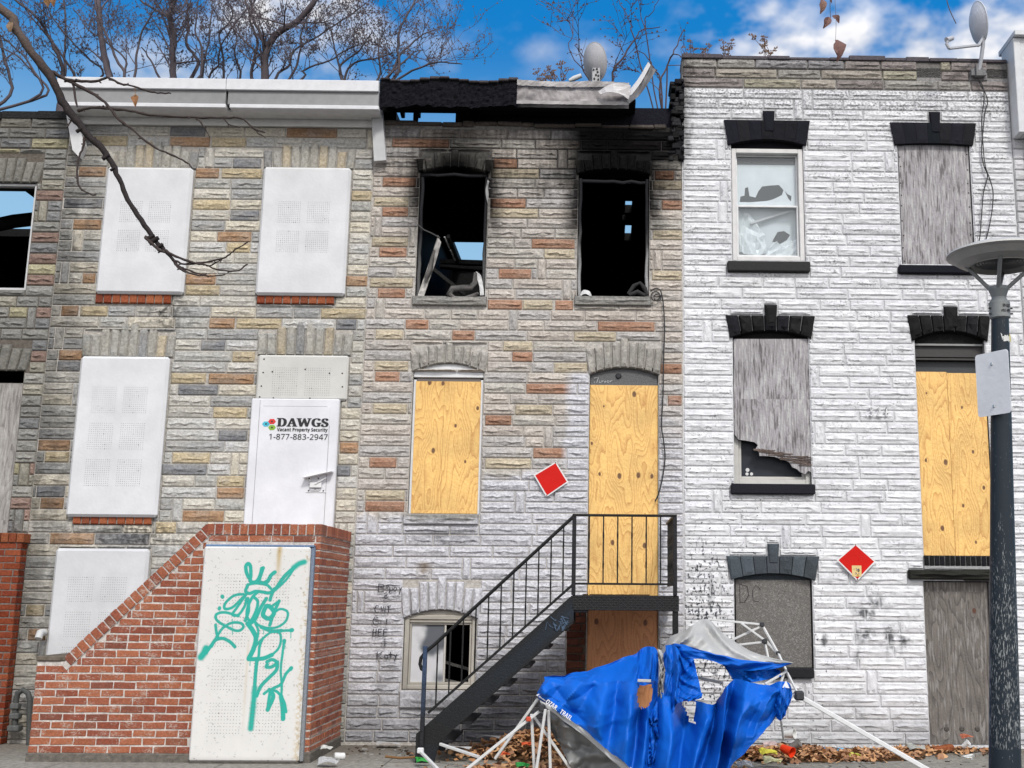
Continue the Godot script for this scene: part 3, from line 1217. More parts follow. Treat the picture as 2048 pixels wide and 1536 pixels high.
	for k2 in 2:
		var o2 := letters("lettering", "DAWGS", serif, 0.15, a, M.ink, door)
		var sh := Vector3(-0.005 if k2 == 0 else 0.005, 0.0, -0.0004 * (k2 + 1))
		fit(o2, at(554, 853, z) + sh, at(656, 853, z).x - at(554, 853, z).x, at(600, 836, z).y - at(600, 853, z).y)
	o = letters("lettering", "Vacant Property Security", bold, 0.06, a, M.ink, door)
	fit(o, at(554, 864.5, z), at(655, 863, z).x - at(554, 863, z).x, at(600, 855, z).y - at(600, 864.5, z).y)
	o = letters("lettering", "1-877-883-2947", sans, 0.08, a, M.ink, door)
	fit(o, at(538, 879, z), at(655, 879, z).x - at(538, 879, z).x, at(600, 867.5, z).y - at(600, 879, z).y)
	var hexes := [[544, 843, Color(0.62, 0.03, 0.02)], [532, 848, Color(0.05, 0.42, 0.55)], [544, 855, Color(0.22, 0.42, 0.04)]]
	for q in hexes:
		var c := at(q[0], q[1], z)
		var g := B.new()
		var pts := PackedVector2Array()
		var dot := PackedVector2Array()
		for i in 6:
			pts.append(Vector2(c.x + 0.043 * cos(TAU * i / 6), c.y + 0.033 * sin(TAU * i / 6)))
			dot.append(Vector2(c.x + 0.011 * cos(TAU * i / 6), c.y + 0.011 * sin(TAU * i / 6)))
		g.col = q[2]
		g.prism(pts, 0.0815, 0.083)
		g.col = Color(0.02, 0.02, 0.02)
		g.prism(dot, 0.0832, 0.0842)
		part("emblem_hexagon", g, M.paint, door)
	# hasp under its rain hood
	var lk := B.new()
	lk.col = Color(0.7, 0.7, 0.71)
	var h0 := at(609, 957, 0.08)
	var h1 := at(667, 944, 0.08)
	lk.bar(h0 + Vector3(0, 0, 0.05), h1 + Vector3(0, 0.0, 0.05), 0.1, 0.008, 0.002)
	part("lock_hood", lk, M.panel, door)
	lk = B.new()
	lk.col = Color(0.68, 0.68, 0.69)
	var c0 := at(612, 985, 0.08)
	lk.box(Vector3(c0.x, c0.y, 0.081), Vector3(c0.x + 0.22, c0.y + 0.012, 0.088), 0.002)
	lk.box(Vector3(c0.x + 0.04, c0.y + 0.05, 0.081), Vector3(c0.x + 0.17, c0.y + 0.11, 0.115), 0.006)
	lk.box(Vector3(c0.x + 0.02, c0.y + 0.12, 0.081), Vector3(c0.x + 0.05, c0.y + 0.17, 0.095), 0.004)
	lk.box(Vector3(c0.x + 0.05, c0.y + 0.02, 0.081), Vector3(c0.x + 0.15, c0.y + 0.03, 0.1), 0.002)
	lk.bar(Vector3(c0.x + 0.1, c0.y + 0.09, 0.122), Vector3(c0.x + 0.22, c0.y + 0.16, 0.122), 0.01)
	part("door_lock", lk, M.panel, door)
	lk = B.new()
	for q in [[0.03, 0.02], [0.1, 0.035], [0.19, 0.02], [0.03, 0.15], [0.035, 0.085], [0.13, 0.155], [0.19, 0.15]]:
		var cc := Vector3(c0.x + q[0], c0.y + q[1], 0.088)
		lk.box(cc - Vector3(0.006, 0.006, 0.006), cc + Vector3(0.006, 0.006, 0.012), 0.002)
	part("lock_screws", lk, M.ink, door)
	# cornice: crown, fascia, lower lip, soffit, frieze and the two end brackets
	var f := 0.36
	var gl := at(116, 163, f).x
	var gr := at(759, 157, f).x
	var y_a := at(440, 159, f).y
	var y_b := at(440, 181, f).y
	var y_c := at(440, 208, f).y
	var y_d := at(440, 216, f).y
	var seam := at(452, 190, f).x
	for q in [[gl, seam - 0.002], [seam + 0.002, gr]]:
		b = B.new()
		b.col = Color(0.64, 0.64, 0.66)
		b.box(Vector3(q[0], y_b, f - 0.10), Vector3(q[1], y_a, f + 0.03), 0.006)
		part("gutter_crown", b, M.paint, t)
		b = B.new()
		b.col = Color(0.30, 0.30, 0.305)
		b.fn = func(pp: Vector3, c: Color) -> Color: return c * (0.85 + 0.3 * nz.get_noise_2d(pp.x * 3.0, pp.y * 2.0))
		b.box(Vector3(q[0] + 0.02, y_c, f - 0.10), Vector3(q[1], y_b, f - 0.004), 0.004)
		part("gutter_fascia", b, M.stained_metal if M.has("stained_metal") else M.paint, t)
		b = B.new()
		b.col = Color(0.62, 0.62, 0.64)
		b.box(Vector3(q[0] + 0.05, y_d, f - 0.12), Vector3(q[1] + 0.01, y_c, f + 0.012), 0.006)
		part("gutter_lip", b, M.paint, t)
	b = B.new()
	b.col = Color(0.62, 0.62, 0.61)
	b.box(Vector3(gl + 0.06, y_d + 0.004, -0.25), Vector3(gr, y_d + 0.03, f - 0.12))
	part("soffit", b, M.paint, t)
	b = B.new()
	b.col = Color(0.66, 0.66, 0.64)
	b.box(Vector3(x0 + 0.02, top, -0.02), Vector3(gr - 0.05, y_d + 0.003, 0.05), 0.004)
	part("frieze", b, M.paint, t)
	b = B.new()
	b.col = Color(0.10, 0.10, 0.1)
	b.box(Vector3(gl + 0.06, y_d + 0.05, -8.0), Vector3(x1 - 0.01, y_a - 0.03, f - 0.105))
	part("roof_edge", b, M.char, t)
	var ends := [[[130, 215], [152, 216], [168, 290], [158, 314], [145, 300]], [[742, 218], [764, 220], [772, 320], [748, 322]]]
	for i in 2:
		b = B.new()
		b.col = [Color(0.6, 0.6, 0.61), Color(0.46, 0.46, 0.47)][i]
		var zf := 0.12
		var pts := PackedVector2Array()
		for q in ends[i]:
			var w3 := at(q[0], q[1], zf)
			pts.append(Vector2(w3.x, w3.y))
		b.prism(pts, 0.02, zf)
		part("cornice_bracket", b, M.paint, t)
	# gas meter pipes at its foot
	var pipe := thing("gas_pipe", "grey gas pipe with a bend and valve left of the brick stairs", "pipe", at(60, 1480, 0.2) * Vector3(1, 0, 1) + Vector3(0, GROUND, 0))
	b = B.new()
	b.col = Color(0.08, 0.085, 0.08)
	var pp := []
	for q in [[30, 1450], [32, 1400], [36, 1386], [46, 1380], [56, 1386], [60, 1400], [58, 1500]]:
		pp.append(at(q[0], q[1], 0.16))
	b.tube(pp, [0.03], 8)
	part("bent_pipe", b, M.iron, pipe)
	b = B.new()
	b.col = Color(0.12, 0.125, 0.12)
	for q in [[31, 1412, 0.045], [31, 1432, 0.05], [30, 1456, 0.06]]:
		var c := at(q[0], q[1], 0.16)
		b.box(c - Vector3(q[2], 0.03, q[2]), c + Vector3(q[2], 0.03, q[2]), 0.01)
	part("valve", b, M.iron, pipe)
	b = B.new()
	b.col = Color(0.5, 0.5, 0.5)
	var v0 := at(88, 1265, 0.08)
	b.tube([v0, v0 + Vector3(0, 0.0, 0.09), v0 + Vector3(0, -0.06, 0.12)], [0.04], 8)
	solo("vent_hood", "small pale vent pipe end beside the lowest white steel cover", "vent", b, M.paint, v0)


# stretch a text so that it spans a width and a capital height from its lower left corner
func fit(o: MeshInstance3D, corner: Vector3, wide: float, high: float) -> void:
	var bb: AABB = (o.mesh as TextMesh).get_aabb()
	var s := Vector3(wide / bb.size.x, high / bb.size.y, 1.0)
	o.transform = Transform3D(Basis.from_scale(s), corner - base_of(o.get_parent()) - bb.position * s)
	o.position.z = corner.z - base_of(o.get_parent()).z - bb.position.z


# ---------------------------------------------------------------- the burnt house
func soot(x: float, y: float) -> float:
	var n := nz.get_noise_2d(x * 3.0 + 5, y * 1.3)
	var f := nf.get_noise_2d(x * 14.0, y * 3.0)
	var s := sm(6.66, 7.0, y + 0.12 * n) * lerpf(0.62, 0.85, sm(-1.4, 0.4, x))
	s = maxf(s, exp(-pow((x + 1.75) / 0.66, 2)) * sm(6.0, 6.45, y + 0.15 * n) * lerpf(1.02, 0.8, sm(6.5, 6.9, y)))
	s = maxf(s, exp(-pow((x - 0.12) / 0.85, 2)) * sm(6.0, 6.36, y + 0.12 * n) * 1.25)
	s = maxf(s, exp(-pow((x - 0.35) / 1.0, 2)) * sm(6.3, 6.7, y) * 1.2)
	s = maxf(s, sm(0.5, 0.95, x + 0.2 * n) * sm(6.3, 6.75, y) * 0.95)
	# licks beside the two windows
	for w in [[-2.16, -1.34], [-0.32, 0.53]]:
		var d: float = maxf(w[0] - x, x - w[1])
		if d > -0.05 and y > 5.2 and y < 6.6:
			s = maxf(s, sm(0.26, 0.0, d + 0.06 * f) * sm(5.35, 6.1, y + 0.3 * n) * 0.98)
	return clampf(s + 0.55 * f * sm(0.03, 0.4, s) * (1.0 - s), 0.0, 1.0)


func painted(x: float, y: float) -> float:
	var n := nz.get_noise_2d(x * 2.0 + 30, y * 2.0) * 0.16 + nf.get_noise_2d(x * 12.0, y * 12.0) * 0.05
	var p := sm(2.5, 2.42, y + n * 0.7)
	p = maxf(p, sm(-1.36, -1.28, x) * sm(2.98, 2.86, y + n))
	p = maxf(p, sm(-0.42, -0.34, x + n * 0.5) * sm(-0.1, -0.15, x) * sm(4.12, 4.06, y))
	p = maxf(p, sm(0.6, 0.62, x) * sm(4.0, 2.9, y + n * 2.0) * 0.8)
	return clampf(p, 0, 1)


func house_burnt() -> void:
	var x0 := -2.69
	var x1 := 0.905
	var top := 7.03
	var t := thing("row_house", "burnt-out stone row house with two soot-blackened upper windows and charred roof edge", "house", Vector3(-0.9, GROUND, 0), "row houses")
	var wa := Rect2(-2.145, 4.96, 0.795, 1.44)
	var wb := Rect2(-0.305, 4.98, 0.825, 1.42)
	var pw := Rect2(-2.125, 2.5, 0.79, 1.56)
	var dr := Rect2(-0.145, 0.12, 0.772, 4.02)
	var bw := px_rect(806, 1222, 952, 1380)
	bw.size.y -= 0.04
	var bl := 0.013
	var b := B.new()
	b.fn = func(p: Vector3, c: Color) -> Color:
		var s := soot(p.x, p.y)
		if p.z < -0.001 and p.y > 4.9:
			s = 1.0
		return c.lerp(Color(0.012, 0.012, 0.013), s)
	b.col = Color(0.57, 0.54, 0.5)
	var springs := [wa.end.y + 0.035, wb.end.y + 0.03, 4.07, 4.06, bw.end.y - 0.05]
	var rises := [0.07, 0.07, 0.11, 0.09, 0.1]
	var gaps := []
	for k in 5:
		var g: Rect2 = [wa, wb, pw, dr, bw][k]
		gaps.append(Rect2(g.position.x, g.position.y, g.size.x, springs[k] + rises[k] + 0.004 - g.position.y))
	wall(b, x0, x1, GROUND - 0.2, top, -0.3, 0.0, gaps, Color(0.15, 0.14, 0.13))
	part("wall", b, M.mortar, t)
	shell(t, x0, x1, 7.30, 6.6, [Rect2(-2.5, -0.1, 0.97, 1.15), Rect2(-2.42, 5.1, 0.95, 1.42), Rect2(0.30, 3.05, 0.1, 0.5), Rect2(0.32, 4.15, 0.1, 0.75), Rect2(0.27, 3.65, 0.05, 0.25), Rect2(0.2, -0.1, 0.6, 1.4)], M.char, Color(bl, bl, bl * 1.15), 7.2, false)
	# stones
	var fx := []
	var brick_red := Color(0.47, 0.27, 0.185)
	var yellow := Color(0.60, 0.52, 0.39)
	fixed_from([986, 1035, 322, 765, 833, 359, 764, 817, 419, 758, 814, 500, 980, 1052, 400, 1063, 1150, 482, 997, 1063, 540, 1323, 1367, 403, 1309, 1349, 343, 786, 866, 301, 784, 899, 285, 755, 811, 583, 975, 1045, 602, 1110, 1147, 604, 811, 858, 641, 1195, 1310, 646, 904, 950, 663, 1024, 1066, 705, 750, 800, 746, 1052, 1155, 769, 1320, 1364, 731, 1335, 1364, 795, 970, 1024, 830, 1066, 1133, 898, 738, 794, 919, 730, 810, 1007], brick_red, fx)
	fixed_from([982, 1079, 343, 747, 818, 397, 980, 1077, 419, 743, 817, 479, 1088, 1150, 499, 1305, 1367, 379, 1305, 1365, 461, 1303, 1364, 541, 739, 827, 560, 1045, 1106, 600, 751, 808, 660, 1006, 1066, 685, 1147, 1232, 668, 749, 818, 723, 1108, 1176, 726, 745, 815, 812, 1030, 1105, 811, 970, 1063, 919, 730, 811, 983], yellow, fx)
	var greys := [Color(0.57, 0.515, 0.465), Color(0.53, 0.49, 0.455), Color(0.61, 0.555, 0.50), Color(0.55, 0.52, 0.475), Color(0.51, 0.49, 0.475)]
	var tone := func() -> Color: return greys[rng.randi() % greys.size()] * rng.randf_range(1.0, 1.15)
	var shade := func(p: Vector3, c: Color) -> Color:
		return c.lerp(Color(0.60, 0.52, 0.44), clampf(0.3 * nz.get_noise_2d(p.x * 3.0 + 70, p.y * 5.0) + 0.05, 0, 0.35)).lerp(Color(0.70, 0.70, 0.745), painted(p.x, p.y) * 0.93)
	var r2 := Rect2(x0, top + 0.02, x1 - x0, top)
	var st := stain(520, 1024, r2, func(x: float, y: float) -> Color:
		var s := soot(x, y)
		var n := nz.get_noise_2d(x * 2.0, y * 1.5)
		var f := nf.get_noise_2d(x * 15.0, y * 15.0)
		var v := 0.96 + 0.08 * n
		v *= 1.0 - 0.14 * sm(0.3, 0.5, f)
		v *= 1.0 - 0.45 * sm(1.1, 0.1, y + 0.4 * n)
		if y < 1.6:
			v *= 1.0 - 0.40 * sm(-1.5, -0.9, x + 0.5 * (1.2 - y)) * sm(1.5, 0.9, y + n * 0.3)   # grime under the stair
		var c := Color(v, v, v)
		c = c.lerp(Color(0.012, 0.012, 0.014), s)
		# rust below the window sill
		var q := exp(-pow((x + 1.92) / 0.07, 2)) * sm(2.0, 1.95, y) * sm(1.78, 1.9, y + f * 0.05)
		c = c.lerp(Color(0.3, 0.2, 0.08), q * 0.7)
		q = exp(-pow((x + 1.72) / 0.42, 2)) * sm(2.36, 2.3, y) * sm(2.14, 2.27, y + f * 0.1)
		return c * (1.0 - 0.5 * q))
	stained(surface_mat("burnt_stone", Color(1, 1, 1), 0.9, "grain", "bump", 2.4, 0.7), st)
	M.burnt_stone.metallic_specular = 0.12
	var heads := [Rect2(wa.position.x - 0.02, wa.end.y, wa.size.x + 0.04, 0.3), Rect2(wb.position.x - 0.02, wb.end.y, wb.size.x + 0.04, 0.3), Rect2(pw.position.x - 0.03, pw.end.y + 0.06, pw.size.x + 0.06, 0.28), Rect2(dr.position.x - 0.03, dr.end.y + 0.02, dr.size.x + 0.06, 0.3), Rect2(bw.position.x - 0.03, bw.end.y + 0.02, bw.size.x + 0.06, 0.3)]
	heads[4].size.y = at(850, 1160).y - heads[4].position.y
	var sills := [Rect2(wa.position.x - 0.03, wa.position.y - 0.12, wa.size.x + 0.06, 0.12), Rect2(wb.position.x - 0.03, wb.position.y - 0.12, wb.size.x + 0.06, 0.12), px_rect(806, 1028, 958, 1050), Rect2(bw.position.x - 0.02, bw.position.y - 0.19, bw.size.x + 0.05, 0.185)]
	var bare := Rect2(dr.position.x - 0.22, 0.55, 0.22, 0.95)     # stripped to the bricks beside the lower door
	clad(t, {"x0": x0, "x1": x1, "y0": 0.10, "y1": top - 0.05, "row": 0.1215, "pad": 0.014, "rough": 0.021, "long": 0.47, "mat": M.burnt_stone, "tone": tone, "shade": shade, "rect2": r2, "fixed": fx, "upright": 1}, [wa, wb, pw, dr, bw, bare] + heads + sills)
	var lt := func() -> Color: return Color(0.44, 0.42, 0.385) * rng.randf_range(0.88, 1.1)
	var o := {"shade": shade, "rect2": r2, "step": 0.12, "pad": 0.02, "rough": 0.02}
	for k in 5:
		var q: Rect2 = [wa, wb, pw, dr, bw][k]
		var h: Rect2 = heads[k]
		var spring: float = springs[k]
		lintel(t, q.position.x - 0.02, q.end.x + 0.02, spring, rises[k], h.end.y + 0.04, 0.04, 9, lt, M.burnt_stone, o)
	for q in sills:
		b = B.new()
		b.col = Color(0.31, 0.305, 0.29)
		b.fn = shade
		b.r2 = r2
		stone(b, q.position, Vector2(q.end.x, q.position.y), q.end, Vector2(q.position.x, q.end.y), 0.012, 0.035, 0.02)
		b.box(Vector3(q.position.x + 0.01, q.end.y - 0.03, -0.2), Vector3(q.end.x - 0.01, q.end.y - 0.004, 0.02))
		part("window_sill", b, M.burnt_stone, t)
	var holes := [bare]
	b = slab(Color(0.1, 0.075, 0.06), Rect2(bare.position.x + 0.004, bare.position.y, bare.size.x - 0.008, bare.size.y), -0.06, 0.002)
	part("bare_mortar", b, M.mortar, t)
	for j in 12:
		var x := bare.position.x + 0.006 - (0.06 if j % 2 else 0.0) + jit(0.02)
		while x < bare.end.x - 0.03:
			var l := minf(0.2, bare.end.x - 0.006 - x)
			var k := B.new()
			k.col = Color(0.12, 0.045, 0.03) * rng.randf_range(0.6, 1.3)
			brick(k, Vector3(maxf(x, bare.position.x + 0.006), bare.position.y + j * 0.0785 + 0.006, 0.003 - rng.randf() * 0.0005), Vector3.RIGHT, Vector3.UP, l - 0.012 - maxf(0.0, bare.position.x + 0.006 - x), 0.066, 0.012 + jit(0.006), 0.006)
			part("brick", k, M.brick, t)
			x += l
	# charred top of the wall
	b = B.new()
	b.fn = func(p: Vector3, c: Color) -> Color: return c * (0.5 + 1.2 * clampf(nf.get_noise_2d(p.x * 5.0, p.z * 5.0 + p.y * 9.0) + 0.3, 0, 1))
	b.col = Color(0.10, 0.085, 0.075)
	var x := x0 + 0.1
	while x < x1 - 0.2:
		var l := rng.randf_range(0.12, 0.5)
		b.box(Vector3(x, top - 0.02 + jit(0.012), -0.28), Vector3(minf(x + l, x1 - 0.1), top + 0.035 + jit(0.018), 0.03 + jit(0.015)), 0.012)
		x += l
	part("charred_plate", b, M.char, t)
	# charred roof edge: fascia, boards behind, rafters
	var f := 0.34
	b = B.new()
	b.col = Color(0.009, 0.010, 0.013)
	var n := 14
	var xa := at(760, 185, f).x
	var xb := at(1036, 185, f).x
	var hi_e := []
	var lo_e := []
	for i in 24:
		var q := lerpf(760, 1036, i / 23.0)
		hi_e.append(at(q, 158.0 + 4.0 * sin(i * 0.5) + 5.0 * i / 23.0 + jit(1.2), f))
		lo_e.append(at(q, 213.0 + 2.0 * sin(i * 0.5 + 1.0) + jit(2.6), f - 0.01))
	sheet(b, hi_e, lo_e, 92, 12, 0.022, 0.03)
	part("charred_fascia", b, M.char, t)
	b = B.new()
	b.col = Color(0.09, 0.075, 0.08)
	for i in n:
		var p0 := lerpf(xa, xb, float(i) / n)
		var p1 := lerpf(xa, xb, float(i + 1) / n)
		var yt := at(lerpf(760, 1036, (i + 0.5) / n), 156.0 + 4.0 * sin(i * 0.8) + 5.0 * i / n, f).y
		b.box(Vector3(p0, yt - 0.026, f - 0.1), Vector3(p1, yt + jit(0.01), f + 0.03 + jit(0.008)), 0.008)
	part("scorched_drip_edge", b, M.char, t)
	# what is left of the white gutter
	var ga := at(1034, 185, f).x
	var gb := at(1258, 185, f).x
	var y0 := at(1150, 207, f).y
	var y1 := at(1150, 164, f).y
	b = B.new()
	b.fn = func(p: Vector3, c: Color) -> Color:
		var g := nf.get_noise_2d(p.x * 4.0, p.y * 9.0)
		return c.lerp(Color(0.05, 0.04, 0.045), clampf(0.38 + g * 0.7 + sm(ga + 0.5, ga, p.x) * 0.35, 0, 0.9))
	b.col = Color(0.42, 0.39, 0.385)
	sheet(b, [Vector3(ga, y1 - 0.05, f), Vector3(lerpf(ga, gb, 0.4), y1 - 0.055, f - 0.01), Vector3(gb, y1 - 0.05, f)], [Vector3(ga, y0 + 0.02, f), Vector3(lerpf(ga, gb, 0.5), y0 + 0.02, f + 0.01), Vector3(gb, y0 + 0.02, f)], 40, 5, 0.014, 0.02)
	part("gutter_face", b, M.paint, t)
	b = B.new()
	b.col = Color(0.50, 0.475, 0.47)
	b.fn = func(p: Vector3, c: Color) -> Color: return c * (0.75 + 0.35 * nf.get_noise_2d(p.x * 5.0, p.y * 3.0))
	sheet(b, [Vector3(ga, y1 + 0.005, f + 0.035), Vector3(lerpf(ga, gb, 0.35), y1 - 0.01, f + 0.03), Vector3(lerpf(ga, gb, 0.7), y1 - 0.004, f + 0.045), Vector3(gb, y1 - 0.015, f + 0.03)], [Vector3(ga, y1 - 0.055, f + 0.03), Vector3(lerpf(ga, gb, 0.5), y1 - 0.07, f + 0.03), Vector3(gb, y1 - 0.06, f + 0.03)], 50, 2, 0.012, 0.12)
	var rim_col := b.fn
	part("gutter_rim", b, M.paint, t)
	b = B.new()
	b.col = Color(0.50, 0.475, 0.47)
	b.fn = rim_col
	sheet(b, [Vector3(ga, y0 + 0.022, f + 0.02), Vector3(lerpf(ga, gb, 0.5), y0 + 0.018, f + 0.025), Vector3(gb, y0 + 0.024, f + 0.02)], [Vector3(ga, y0 - 0.018, f + 0.02), Vector3(lerpf(ga, gb, 0.5), y0 - 0.02, f + 0.02), Vector3(gb, y0 - 0.02, f + 0.02)], 40, 1, 0.006, 0.1)
	part("gutter_rim", b, M.paint, t)
	# crumpled flap and the end bent up into the air
	b = B.new()
	b.col = Color(0.55, 0.53, 0.53)
	sheet(b, [at(1196, 183, f + 0.05), at(1225, 168, f + 0.12), at(1262, 170, f + 0.08)], [at(1200, 188, f + 0.08), at(1228, 184, f + 0.16), at(1258, 200, f + 0.06)], 8, 4, 0.02)
	part("torn_gutter_flap", b, M.paint, t)
	b = B.new()
	b.col = Color(0.16, 0.155, 0.16)
	b.fn = func(p: Vector3, c: Color) -> Color: return c * (0.8 + 0.6 * nf.get_noise_2d(p.x * 6.0, p.y * 6.0))
	sheet(b, [at(1250, 192, f), at(1278, 160, f + 0.05), at(1297, 124, f + 0.08)], [at(1258, 208, f + 0.12), at(1285, 183, f + 0.14), at(1312, 141, f + 0.1)], 8, 5, 0.03)
	part("bent_gutter_end", b, M.paint, t)
	b = B.new()
	b.col = Color(0.66, 0.65, 0.65)
	sheet(b, [at(1250, 190, f + 0.01), at(1276, 158, f + 0.06), at(1296, 124, f + 0.1)], [at(1258, 196, f + 0.05), at(1282, 165, f + 0.1), at(1301, 130, f + 0.12)], 8, 2, 0.01)
	part("bent_gutter_rim", b, M.paint, t)
	# boards between roof edge and wall; two gaps let the sky through
	var zb := -0.06
	for q in [[758, 793, 205], [826, 837, 205], [911, 985, 205], [985, 1060, 205], [1060, 1150, 205], [1150, 1264, 205], [1262, 1345, 216]]:
		b = B.new()
		b.col = Color(0.012, 0.012, 0.016) * rng.randf_range(0.8, 1.4)
		var l0 := at(q[0], 230, zb).x
		var l1 := at(q[1], 230, zb).x
		b.box(Vector3(l0, top - 0.03, zb - 0.03), Vector3(l1 - 0.003, at(q[0], q[2], zb).y, zb + jit(0.012)), 0.006)
		part("charred_board", b, M.char, t)
	for q in [775, 800, 832, 915, 1000, 1085, 1170, 1258]:
		b = B.new()
		b.col = Color(0.014, 0.014, 0.017)
		var p0: Vector3 = at(q, 212, 0.0)
		b.bar(Vector3(p0.x, p0.y - 0.02, -0.25), Vector3(p0.x + 0.02, p0.y + 0.03, f - 0.06), 0.045, 0.07, 0.006)
		part("rafter_end", b, M.char, t)
	b = B.new()
	b.col = Color(0.012, 0.012, 0.015)
	b.box(Vector3(xa + 0.05, at(900, 214, 0.1).y, -0.1), Vector3(gb + 0.08, at(900, 205, 0.1).y, f - 0.06), 0.01)
	part("scorched_soffit", b, M.char, t)
	# raw burnt edge against the white house
	for i in 60:
		b = B.new()
		b.col = Color(0.02, 0.02, 0.022) * rng.randf_range(0.6, 2.0)
		var py := 160 + (i % 30) * 5.3 + jit(3.0)
		var wx := 4.0 + rng.randf() * (24.0 + 6.0 * sin(i * 0.9))
		var a := at(1368 - wx, py + 6 + rng.randf() * 8, 0.0)
		var d := at(1368 - maxf(0.0, wx - 8.0 - rng.randf() * 12.0), py, 0.0)
		b.xf = Transform3D(Basis(Vector3.BACK, jit(0.12)), a) * Transform3D(Basis(), -a)
		b.box(Vector3(a.x, a.y, -0.3), Vector3(d.x, d.y - 0.005, 0.02 + rng.randf() * 0.07), 0.01)
		part("charred_brick", b, M.char, t)
	# --- burnt windows
	for i in 2:
		var q: Rect2 = [wa, wb][i]
		b = B.new()
		b.col = Color(0.03, 0.03, 0.032)
		b.fn = func(p: Vector3, c: Color) -> Color:
			var k := sm(5.8, 5.2, p.y + 0.3 * nf.get_noise_2d(p.y * 7.0, p.x * 9.0)) * (1.0 if p.x > 0.4 or p.x < -0.2 else 0.5)
			return c.lerp(Color(0.5, 0.5, 0.5), k * (0.9 if i == 1 else 0.25))
		var pts := []
		for s in 12:
			pts.append(Vector3(q.position.x + 0.022 + jit(0.006), q.position.y + q.size.y * s / 11.0, -0.05 + jit(0.01)))
		b.tube(pts, [0.024], 5)
		pts = []
		for s in 12:
			pts.append(Vector3(q.end.x - 0.022 + jit(0.006), q.position.y + q.size.y * s / 11.0, -0.05 + jit(0.01)))
		b.tube(pts, [0.024], 5)
		pts = []
		for s in 9:
			pts.append(Vector3(q.position.x + q.size.x * s / 8.0, q.end.y + (0.06 if i == 0 else 0.0) - 0.03 + jit(0.01), -0.06 + jit(0.01)))
		b.tube(pts, [0.022], 5)
		part("scorched_frame", b, M.rough_paint, t)
	# melted vinyl in the left window
	b = B.new()
	b.col = Color(0.42, 0.40, 0.38)
	b.fn = func(p: Vector3, c: Color) -> Color: return c.lerp(Color(0.03, 0.03, 0.03), clampf(0.25 + 1.2 * nf.get_noise_2d(p.x * 20.0, p.y * 12.0), 0, 0.9) if p.y > 5.1 else 0.0)
	var zi := -0.03
	sheet(b, [at(876, 470, zi), at(860, 520, zi), at(846, 560, zi), at(835, 592, zi)], [at(882, 485, zi), at(871, 525, zi), at(856, 568, zi), at(848, 592, zi)], 14, 3, 0.02)
	part("melted_frame_strip", b, M.paint, t)
	b = B.new()
	b.col = Color(0.22, 0.21, 0.2)
	b.fn = func(p: Vector3, c: Color) -> Color: return c.lerp(Color(0.02, 0.02, 0.02), clampf(0.4 + 1.3 * nf.get_noise_2d(p.x * 22.0, p.y * 22.0), 0, 0.95))
	var lump := []
	for q in [[951, 545], [950, 565], [942, 575], [925, 576], [905, 578], [898, 588], [908, 597], [928, 598], [948, 592], [956, 586]]:
		lump.append(at(q[0], q[1], 0.03 + jit(0.03)))
	b.tube(lump, [0.018, 0.03, 0.036, 0.036, 0.042, 0.036, 0.032, 0.028, 0.03, 0.016], 7)
	var lump_fn := b.fn
	part("melted_lump", b, M.rough_paint, t)
	b = B.new()
	b.col = Color(0.22, 0.21, 0.2)
	b.fn = lump_fn
	var lump2 := []
	for q in [[868, 500], [864, 520], [860, 540], [853, 555], [851, 566]]:
		lump2.append(at(q[0], q[1], 0.0))
	b.tube(lump2, [0.012, 0.024, 0.03, 0.024, 0.01], 6)
	part("melted_lump", b, M.rough_paint, t)
	b = B.new()
	b.col = Color(0.6, 0.6, 0.6)
	sheet(b, [at(952, 543, 0), at(962, 552, 0), at(966, 570, 0), at(968, 590, 0)], [at(950, 552, 0), at(955, 560, 0), at(959, 575, 0), at(960, 591, 0)], 10, 3, 0.012)
	part("melted_frame_strip", b, M.paint, t)
	b = B.new()
	b.col = Color(0.25, 0.25, 0.25)
	sheet(b, [at(975, 360, 0), at(971, 385, 0), at(976, 408, 0)], [at(981, 360, 0), at(980, 385, 0), at(980, 404, 0)], 8, 2, 0.02)
	part("curled_strip", b, M.paint, t)
	b = B.new()
	b.col = Color(0.09, 0.09, 0.09)
	b.tube([at(836, 450, 0), at(848, 460, 0), at(862, 466, -0.02), at(880, 476, -0.03)], [0.009], 5)
	part("hanging_wire", b, M.char, t)
	# fallen joists seen in the room behind
	b = B.new()
	b.col = Color(0.035, 0.033, 0.034)
	b.bar(at(880, 524, -1.2), at(980, 527, -1.2), 0.09, 0.06, 0.006)
	part("fallen_joist", b, M.char, t)
	b = B.new()
	b.col = Color(0.035, 0.033, 0.034)
	b.bar(at(880, 533, -1.0), at(980, 541, -1.0), 0.12, 0.04, 0.006)
	part("fallen_joist", b, M.char, t)
	b = B.new()
	b.col = Color(0.035, 0.033, 0.034)
	b.bar(at(896, 472, -0.6), at(916, 528, -1.1), 0.04, 0.06, 0.006)
	part("fallen_joist", b, M.char, t)
	b = B.new()
	b.col = Color(0.035, 0.033, 0.034)
	b.bar(at(862, 535, -0.5), at(930, 590, -0.7), 0.03, 0.05, 0.006)
	part("fallen_joist", b, M.char, t)
	b = B.new()
	b.col = Color(0.6, 0.6, 0.6)
	b.bar(at(889, 474, -0.55), at(899, 497, -0.75), 0.014)
	part("splintered_edge", b, M.paint, t)
	b = B.new()
	b.col = Color(0.6, 0.6, 0.6)
	b.bar(at(901, 500, -0.75), at(910, 521, -0.95), 0.014)
	part("splintered_edge", b, M.paint, t)
	b = B.new()
	b.col = Color(0.55, 0.55, 0.55)
	sheet(b, [at(1160, 590, 0), at(1166, 580, 0), at(1178, 582, 0), at(1184, 590, 0)], [at(1162, 592, 0.02), at(1168, 588, 0.03), at(1176, 590, 0.03), at(1180, 592, 0.02)], 8, 3, 0.012)
